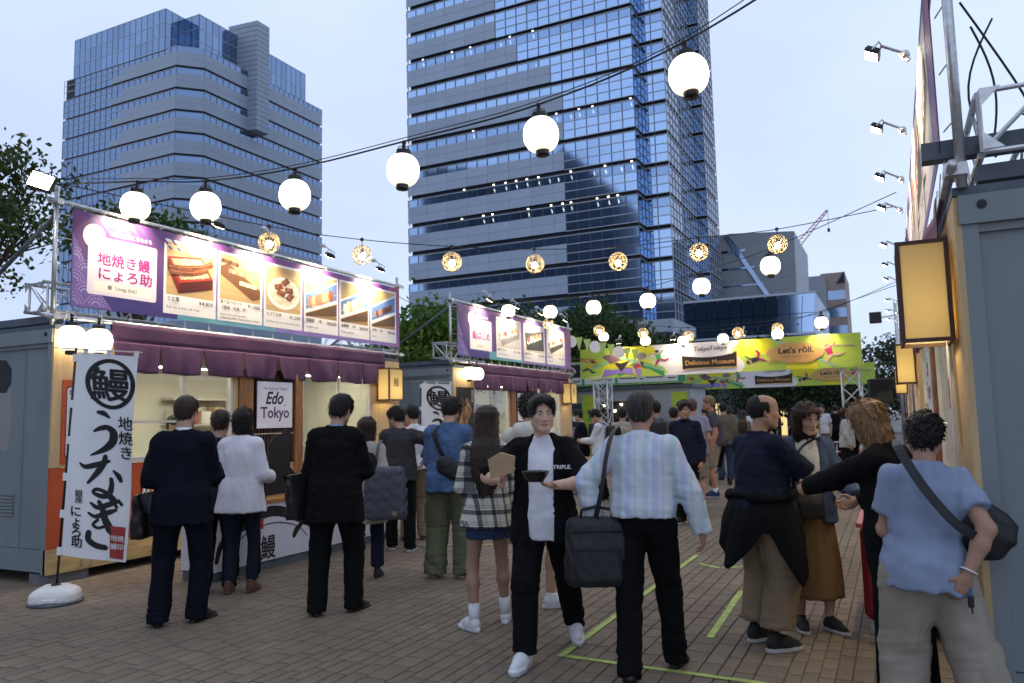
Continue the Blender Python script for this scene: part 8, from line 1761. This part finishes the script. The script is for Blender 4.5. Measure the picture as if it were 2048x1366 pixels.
b = soft_bag('black nylon briefcase hanging at the hip of the striped shirt man', 'briefcase', tuple(to_world(P, (-0.27, -0.10, 0.93))), R(24), (0.38, 0.17, 0.40), B_nylon, 0, 'box', 12, 'briefcase'); piping(b, (0.38, 0.17, 0.40), S_blacks); o = strap(P, [(-0.27, -0.13, 0.92), (-0.21, -0.19, 1.10), (-0.175, -0.185, 1.30), (-0.155, -0.13, 1.42), (-0.14, -0.03, 1.475), (-0.15, 0.08, 1.42)], 0.042, B_nylon); adopt(o, b); m = MB(); m.tube([(-0.1, 0, -0.02), (-0.09, 0, 0.05), (0.0, 0, 0.07), (0.09, 0, 0.05), (0.1, 0, -0.02)], 0.011, 8); m.build('handle', B_nylon, b, True)
# ------------------------------------------------------------------ the group at the right hand stall
P = person('balding man in navy tee with a black jacket tied round his waist', -0.84, 5.55, 318, 1.65, 1.10, 0, G3, eyes=True, hair=('bald', HB), head=(-22, -2, 0), top=dict(mat=C_navyt, sleeve='half', loose=0.026, hem=-0.05, belly=0.03), legs=dict(mat=C_khaki, loose=0.03, ankle=0.07, knee=0.085, hem=0.17, cut=0.86, fold=1.4), shoes=('sneaker', S_blacks, S_sole), feet=[(-0.13, 0.0, 8), (0.12, -0.04, -6)], hands=[(-0.05, 0.36, 1.17), (0.03, 0.38, 1.20)], poles=[(-1, -0.2, -0.7), (1, -0.2, -0.7)], curl=(0.75, 0.7), hand_frames=[((0.6, 0.4, 0.35), (0.6, -0.5, 0), (0, 0.3, 1)), ((-0.6, 0.4, 0.3), (-0.5, -0.6, 0), (0, 0.3, 1))], seed=16, skin=(0.42, 0.25, 0.165))
m = MB(); NT, NV = 72, 16
def drape(u, v):                                                  # v 0 at the waist, 1 at the hem
    t = 2*math.pi*u; wr_ = lambda d: (d+math.pi) % (2*math.pi)-math.pi
    hem_ = 0.70-0.27*math.exp(-(wr_(t-R(15))/0.55)**2)-0.16*math.exp(-(wr_(t-R(-88))/0.42)**2)+0.10*math.exp(-(wr_(t-R(-38))/0.3)**2)+0.16*math.exp(-(wr_(t-R(150))/0.8)**2)
    z = 1.0+(hem_-1.0)*v; k = 0.012*v*math.sin(9*t+2*v)+0.016*v*math.sin(5*t+1.0)+0.006*math.sin(17*t+5*v); fl = 0.035*v+0.05*math.sin(min(1, v*1.6)*1.57)+0.07*v*math.exp(-(wr_(t-R(-88))/0.4)**2)
    return ((0.205+fl+k)*math.cos(t), (0.175+fl+k)*math.sin(t)-0.005, z)
m.grid(drape, NT, NV); o = m.build('tied_jacket', C_black, P['root'], True); sol(o, 0.008)
m = MB(); m.tube([(0.225*math.cos(t), 0.195*math.sin(t), 1.0+0.012*math.sin(3*t)) for t in np.linspace(0, 6.283, 40)], 0, 10, radii=[0.030+0.010*math.sin(5*t)+0.006*math.sin(11*t) for t in np.linspace(0, 6.283, 40)]); m.tube([(0.02, 0.21, 0.99), (0.05, 0.26, 0.9), (0.06, 0.25, 0.72)], 0, 8, radii=[0.035, 0.03, 0.022]); m.tube([(-0.02, 0.21, 0.99), (-0.06, 0.26, 0.9), (-0.08, 0.24, 0.7)], 0, 8, radii=[0.035, 0.03, 0.022]); m.build('waist_roll', C_black, P['root'], True)
P = person('smiling woman in denim jacket, white tee and long brown skirt holding a phone', -0.60, 6.10, 196, 1.60, 0.96, 0, G3, sex='w', eyes=True, hair=('shoulder', HBR), head=(22, -14, 6), top=dict(mat=C_cream, loose=0.018, hem=-0.1, sleeve='long'), jacket=dict(mat=C_djack, loose=0.022, hem=-0.14, open=0.085, flare=0.015), legs=dict(mat=C_skirt, type='skirt', hem=0.25, loose=-0.01, name='skirt'), shoes=('sneaker', S_blacks, S_sole), feet=[(-0.1, 0.04, 30), (0.1, 0.02, 0)], hands=[(-0.30, 0.28, 1.02), (0.20, 0.25, 0.98)], hand_frames=[((-0.6, 0.5, -0.05), (0, 0, 1), (0, 0.8, 0.2)), None], curl=(0.35, 0.5), seed=17, skin=(0.50, 0.31, 0.23))
ph = empty('phone', tuple(to_world(P, (-0.39, 0.36, 1.055))), R(190), 'pale blue phone in the hand of the smiling woman', 'phone'); ph.rotation_euler = (R(-18), R(10), R(140)); m = MB(); m.bbox((-0.037, -0.075, 0), (0.037, 0.075, 0.009), 0.003); m.build('phone_body', mat('phone_blue', (0.42, 0.52, 0.62), rough=0.25), ph)
b = soft_bag('small black crossbody bag at the hip of the smiling woman', 'crossbody bag', tuple(to_world(P, (0.06, 0.21, 0.98))), R(196), (0.23, 0.08, 0.17), B_leather, 0, 'box', 14, 'crossbody_bag'); o = strap(P, [(0.13, 0.2, 0.96), (0.12, 0.185, 1.1), (0.07, 0.165, 1.28), (-0.05, 0.10, 1.36), (-0.10, 0.0, 1.385)], 0.022, B_leather); adopt(o, b); m = MB(); m.sphere((0.02, -0.046, -0.09), 0.012, 8, 6); m.build('clasp', M_wicker, b)
P = person('blond person in long black coat reaching across to the phone', -0.02, 4.62, 62, 1.60, 1.0, 0, G3, sex='w', hair=('mid', HBLD), head=(-8, -12, 0), lean=6, top=dict(mat=C_black, loose=0.03, hem=-0.2), jacket=None, legs=dict(mat=C_black, type='skirt', hem=0.14, loose=-0.045, name='long_coat'), shoes=('dress', S_black), hands=[(-0.02, 0.60, 1.16), (0.2, 0.35, 1.1)], poles=[(-0.8, -0.2, -0.3), (1, 0, -0.5)], seed=18, curl=(0.3, 0.5))
P = person('man in light blue tee with a black sling bag leaning at the right stall', 0.09, 4.12, 14, 1.51, 0.98, 0, G3, hair=('spiky', HB), head=(-14, -4, 0), lean=5, side=5, top=dict(mat=C_bluet, sleeve='short', loose=0.026, hem=-0.13, fold=1.5), legs=dict(mat=C_sand, loose=0.03, ankle=0.075, knee=0.088, fold=1.6), shoes=('sneaker', S_blacks, S_sole), feet=[(-0.12, 0.05, 5), (0.24, -0.12, -20)], hands=[(-0.12, 0.32, 1.10), (0.13, -0.19, 0.93)], poles=[(-0.3, -0.6, -0.8), (0.8, -0.7, 0.1)], hand_frames=[None, ((-0.35, 0.05, -0.9), (-0.1, 0.95, 0.1), (-0.9, -0.1, 0.3))], curl=(0.4, 0.4), seed=19, skin=(0.38, 0.22, 0.15))
b = soft_bag('black sling bag at the right side of the light blue tee man', 'sling bag', tuple(to_world(P, (0.26, -0.04, 1.12))), R(-25), (0.34, 0.13, 0.23), B_nylon, 0, 'round', 16, 'sling_bag'); b.rotation_euler = (0, R(32), R(-10)); o = strap(P, [(-0.085, 0.0, 1.415), (-0.105, -0.10, 1.37), (-0.03, -0.168, 1.20), (0.08, -0.185, 1.05), (0.19, -0.14, 0.98), (0.24, -0.05, 0.98)], 0.042, B_nylon); adopt(o, b)
wb = MB(); a_ = P['Hd'][1]; d_ = unit(P['Hd'][1]-P['El'][1]); u_ = unit(np.cross(d_, (0, 0, 1))); v_ = np.cross(d_, u_); wb.tube([tuple(a_-d_*0.02+(u_*math.cos(t)+v_*math.sin(t))*0.034) for t in np.linspace(0, 6.283, 17)], 0.004, 6); wb.build('bracelet', S_white, P['root'], True)
ky = empty('key_ring', tuple(to_world(P, (0.12, -0.175, 0.74))), R(14), 'bunch of keys on a blue strap at the belt of the light blue tee man', 'keys'); m = MB(); m.box((-0.008, 0, 0.0), (0.008, 0.004, 0.12)); m.build('strap', C_denim, ky); m = MB()
m.bbox((-0.012, -0.006, -0.05), (0.012, 0.006, 0.0), 0.003); m.cyl((0, -0.002, -0.05), (0.004, -0.002, -0.075), 0.004, n=8)
m.build('keys', M_black, ky)
# ------------------------------------------------------------------ people farther up the street
def bg(label, x, y, face, H, top, legs, hair=('short', HB), lod=1, **k):
    d = dict(shoes=('dress', S_black)); d.update(k); return person(label, x, y, face, H, d.pop('w', 1.0), lod, G4, top=top, legs=legs, hair=hair, **d)
P = bg('masked man in dark suit standing by the left truss leg', -5.75, 14.9, 110, 1.68, dict(mat=C_white, loose=0.004, collar_mat=C_white), dict(mat=C_navy), jacket=dict(mat=C_navy, hem=-0.18, loose=0.02), head=(0, -8, 0), seed=21); mask(P); b = soft_bag('black backpack of the masked suit man', 'backpack', tuple(to_world(P, (0, -0.23, 1.42))), R(110), (0.30, 0.16, 0.44), B_nylon, 1, 'box', 3)
P = bg('man in white shirt looking down at his phone with a black backpack', -5.0, 14.0, 88, 1.68, dict(mat=C_white, loose=0.028, hem=-0.1), dict(mat=C_black, loose=0.01), hands=[(-0.1, 0.36, 1.12), (0.1, 0.36, 1.1)], head=(0, -24, 0), seed=22); b = soft_bag('black backpack of the man looking at his phone', 'backpack', tuple(to_world(P, (0, -0.2, 1.38))), R(88), (0.28, 0.14, 0.42), B_nylon, 1, 'box', 4); bstraps(P, b, B_nylon)
bg('woman facing the camera between the two backpack wearers', -5.1, 15.6, 200, 1.62, dict(mat=C_char, loose=0.02), dict(mat=C_black), hair=('mid', HB), sex='w', seed=23)
P = bg('man in beige shirt with a beige backpack', -4.66, 14.3, 10, 1.68, dict(mat=C_beige, loose=0.035, hem=-0.14), dict(mat=C_char), seed=24, hair=('spiky', HB)); b = soft_bag('beige flap backpack of the beige shirt man', 'backpack', tuple(to_world(P, (0, -0.2, 1.34))), R(10), (0.29, 0.15, 0.40), B_beige, 1, 'box', 5); bstraps(P, b, B_beige)
P = bg('man in grey jacket with a black backpack behind the striped shirt man', -3.72, 13.3, 30, 1.76, dict(mat=C_grey, loose=0.032, hem=-0.12), dict(mat=C_black), seed=25, hair=('short', HB)); b = soft_bag('black backpack of the grey jacket man', 'backpack', tuple(to_world(P, (-0.03, -0.2, 1.44))), R(30), (0.30, 0.16, 0.46), B_nylon, 1, 'box', 6); bstraps(P, b, B_nylon)
bg('dark haired person just beyond the grey jacket man', -3.75, 14.6, 15, 1.66, dict(mat=C_char, loose=0.02), dict(mat=C_black), seed=26)
P = bg('young man in navy polo shirt looking towards the camera', -2.72, 11.2, 172, 1.72, dict(mat=C_navyt, loose=0.022, hem=-0.12, collar=True), dict(mat=C_black, loose=0.004), seed=27, hair=('side', HB), head=(26, -6, 0), shoes=('sneaker', S_blacks, S_sole), lod=0, eyes=True, twist=10)
bg('older man in lavender tee and shorts', -3.0, 12.9, 20, 1.78, dict(mat=C_lav, sleeve='short', loose=0.03, hem=-0.1, belly=0.03), dict(mat=C_sand, type='shorts', hem=0.5, loose=0.03, name='shorts'), w=1.15, hair=('grey', (0.10, 0.06, 0.04)), shoes=('sneaker', S_white), socks=(S_white, 0.15), skin=(0.50, 0.25, 0.17), seed=28)
bg('tall older man in dark grey tee and beige shorts', -3.1, 14.9, 100, 1.86, dict(mat=C_greyt, sleeve='short', loose=0.03, hem=-0.08, belly=0.03), dict(mat=C_sand, type='shorts', hem=0.52, loose=0.035, name='shorts'), w=1.12, hair=('grey', (0.22, 0.15, 0.10)), shoes=('sneaker', C_jean, S_sole), socks=(S_white, 0.2), skin=(0.50, 0.25, 0.17), hands=[None, (0.2, 0.3, 1.15)], seed=29)
P = bg('man in olive jacket and jeans with a waist bag', -3.65, 18.9, 18, 1.78, dict(mat=C_olive, loose=0.034, hem=-0.16), dict(mat=C_jean, loose=0.01), seed=30, shoes=('sneaker', S_blacks)); soft_bag('brown waist bag of the olive jacket man', 'waist bag', tuple(to_world(P, (-0.2, -0.1, 1.12))), R(40), (0.28, 0.12, 0.18), S_brown, 1, 'round', 7, 'waist_bag')
rows = [('man in dark suit beyond the shorts man', -4.4, 20.6, 90, 1.68, C_navy, C_navy, 'm', 'short', HB), ('long haired woman in olive top beside the olive jacket man', -3.55, 20.9, 5, 1.6, C_olive, C_char, 'w', 'long', HBR), ('person in white top with a dark backpack in the far crowd', -3.7, 23.2, 10, 1.72, C_white, C_char, 'm', 'short', HB), ('person in black tee in the far crowd behind the balding man', -2.9, 19.8, -10, 1.60, C_black, C_black, 'm', 'spiky', HB),
        ('man in cream tee walking this way near the traffic cone', -2.15, 24.0, 165, 1.68, C_cream, C_char, 'm', 'short', HB), ('man in white tee beside the cream tee man', -2.0, 26.0, 170, 1.74, C_white, C_grey, 'm', 'short', HB), ('man in dark clothes at the far end of the street, left of the cones', -1.75, 28.0, 10, 1.72, C_black, C_black, 'm', 'short', HB), ('woman in black beside the far truss leg', -1.2, 29.5, 190, 1.62, C_black, C_char, 'w', 'mid', HB),
        ('person in dark coat behind the masked woman', -0.95, 20.3, 20, 1.72, C_char, C_black, 'm', 'short', HB), ('person in grey in the far crowd near the lit door', -5.6, 31.0, 60, 1.66, C_grey, C_black, 'm', 'short', HB), ('person in navy in the far crowd under the far arch', -4.6, 34.0, 20, 1.70, C_navy, C_navy, 'm', 'short', HB), ('person in white in the far crowd under the far arch', -3.5, 36.0, 200, 1.64, C_white, C_jean, 'w', 'mid', HBR), ('person in charcoal in the far crowd right of the far arch centre', -2.6, 33.5, 150, 1.70, C_char, C_black, 'm', 'short', HB),
        ('person in black far beyond the far arch', -1.5, 40.0, 20, 1.72, C_black, C_black, 'm', 'short', HB), ('person in beige far beyond the far arch', -2.4, 43.0, 180, 1.66, C_beige, C_char, 'm', 'short', HB), ('person in blue far beyond the far arch', -3.6, 45.0, 0, 1.68, C_bluet, C_navy, 'm', 'short', HB), ('woman in dark dress crossing before the lit entrance', -5.0, 44.0, 90, 1.6, C_char, C_black, 'w', 'mid', HB), ('man in dark suit before the lit entrance', -6.4, 46.5, 70, 1.72, C_navy, C_navy, 'm', 'short', HB)]
for k, (lb, x, y, f_, H_, tc_, lc_, sx_, hr_, hcol) in enumerate(rows):
    st = 'short' if 'tee' in lb else 'long'; rr = random.Random(k); bg(lb, x, y, f_, H_, dict(mat=tc_, loose=0.024, hem=-0.1, sleeve=st), dict(mat=lc_, loose=0.006), hair=(hr_, hcol), sex=sx_, lod=2 if y > 22 else 1, seed=40+k, feet=[(-0.1, rr.uniform(-0.2, 0.2), 5), (0.1, rr.uniform(-0.2, 0.2), -5)], hands=[None, (0.15, 0.32, 1.1)] if k % 3 == 0 else None)
P = bg('masked woman in pale grey top looking up beside the stalls', -0.95, 18.6, 285, 1.60, dict(mat=C_mist, loose=0.035, hem=-0.14), dict(mat=C_black, type='skirt', hem=0.3, loose=-0.02, name='skirt'), hair=('shoulder', (0.05, 0.02, 0.014)), sex='w', head=(0, 24, 0), seed=60); mask(P); o = strap(P, [(-0.1, 0.0, 1.37), (-0.09, -0.11, 1.32), (0.03, -0.16, 1.15), (0.15, -0.13, 1.0)], 0.015, B_leather); adopt(o, P['root']); o.name = 'bag_strap'
person('cook in black cap behind the eel stall window', -8.25, 7.0, 280, 1.66, 1.0, 1, None, hair=('neat', HB), top=dict(mat=C_black, loose=0.02), legs=dict(mat=C_black), shoes=('dress', S_black), seed=70)
# pushchair beyond the shorts man
pc = empty('pushchair', (-3.7, 17.6, 0), R(40), 'black folding pushchair beside the jeans of the olive jacket man', 'pushchair'); m = MB(); m.tube([(-0.2, 0.35, 0.1), (-0.2, -0.1, 0.55), (-0.2, -0.4, 1.0)], 0.014, 6); m.tube([(0.2, 0.35, 0.1), (0.2, -0.1, 0.55), (0.2, -0.4, 1.0)], 0.014, 6); m.tube([(-0.2, -0.35, 0.1), (-0.2, 0.0, 0.5)], 0.014, 6); m.tube([(0.2, -0.35, 0.1), (0.2, 0.0, 0.5)], 0.014, 6); m.cyl((-0.2, -0.4, 1.0), (0.2, -0.4, 1.0), 0.016, n=8); m.build('frame', M_black, pc, True); m = MB(); m.prism([(-0.18, 0.25, 0.42), (0.18, 0.25, 0.42), (0.18, -0.1, 0.38), (-0.18, -0.1, 0.38)], (0, 0, 0.04)); m.prism([(-0.18, -0.1, 0.4), (0.18, -0.1, 0.4), (0.18, -0.3, 0.9), (-0.18, -0.3, 0.9)], (0, 0.03, 0.01)); m.build('seat', C_black, pc)
for sx_ in (-0.22, 0.22):
    for sy_ in (0.35, -0.35): m = MB(); m.cyl((sx_-0.015, sy_, 0.085), (sx_+0.015, sy_, 0.085), 0.085, n=16); m.build('wheel', M_black, pc)
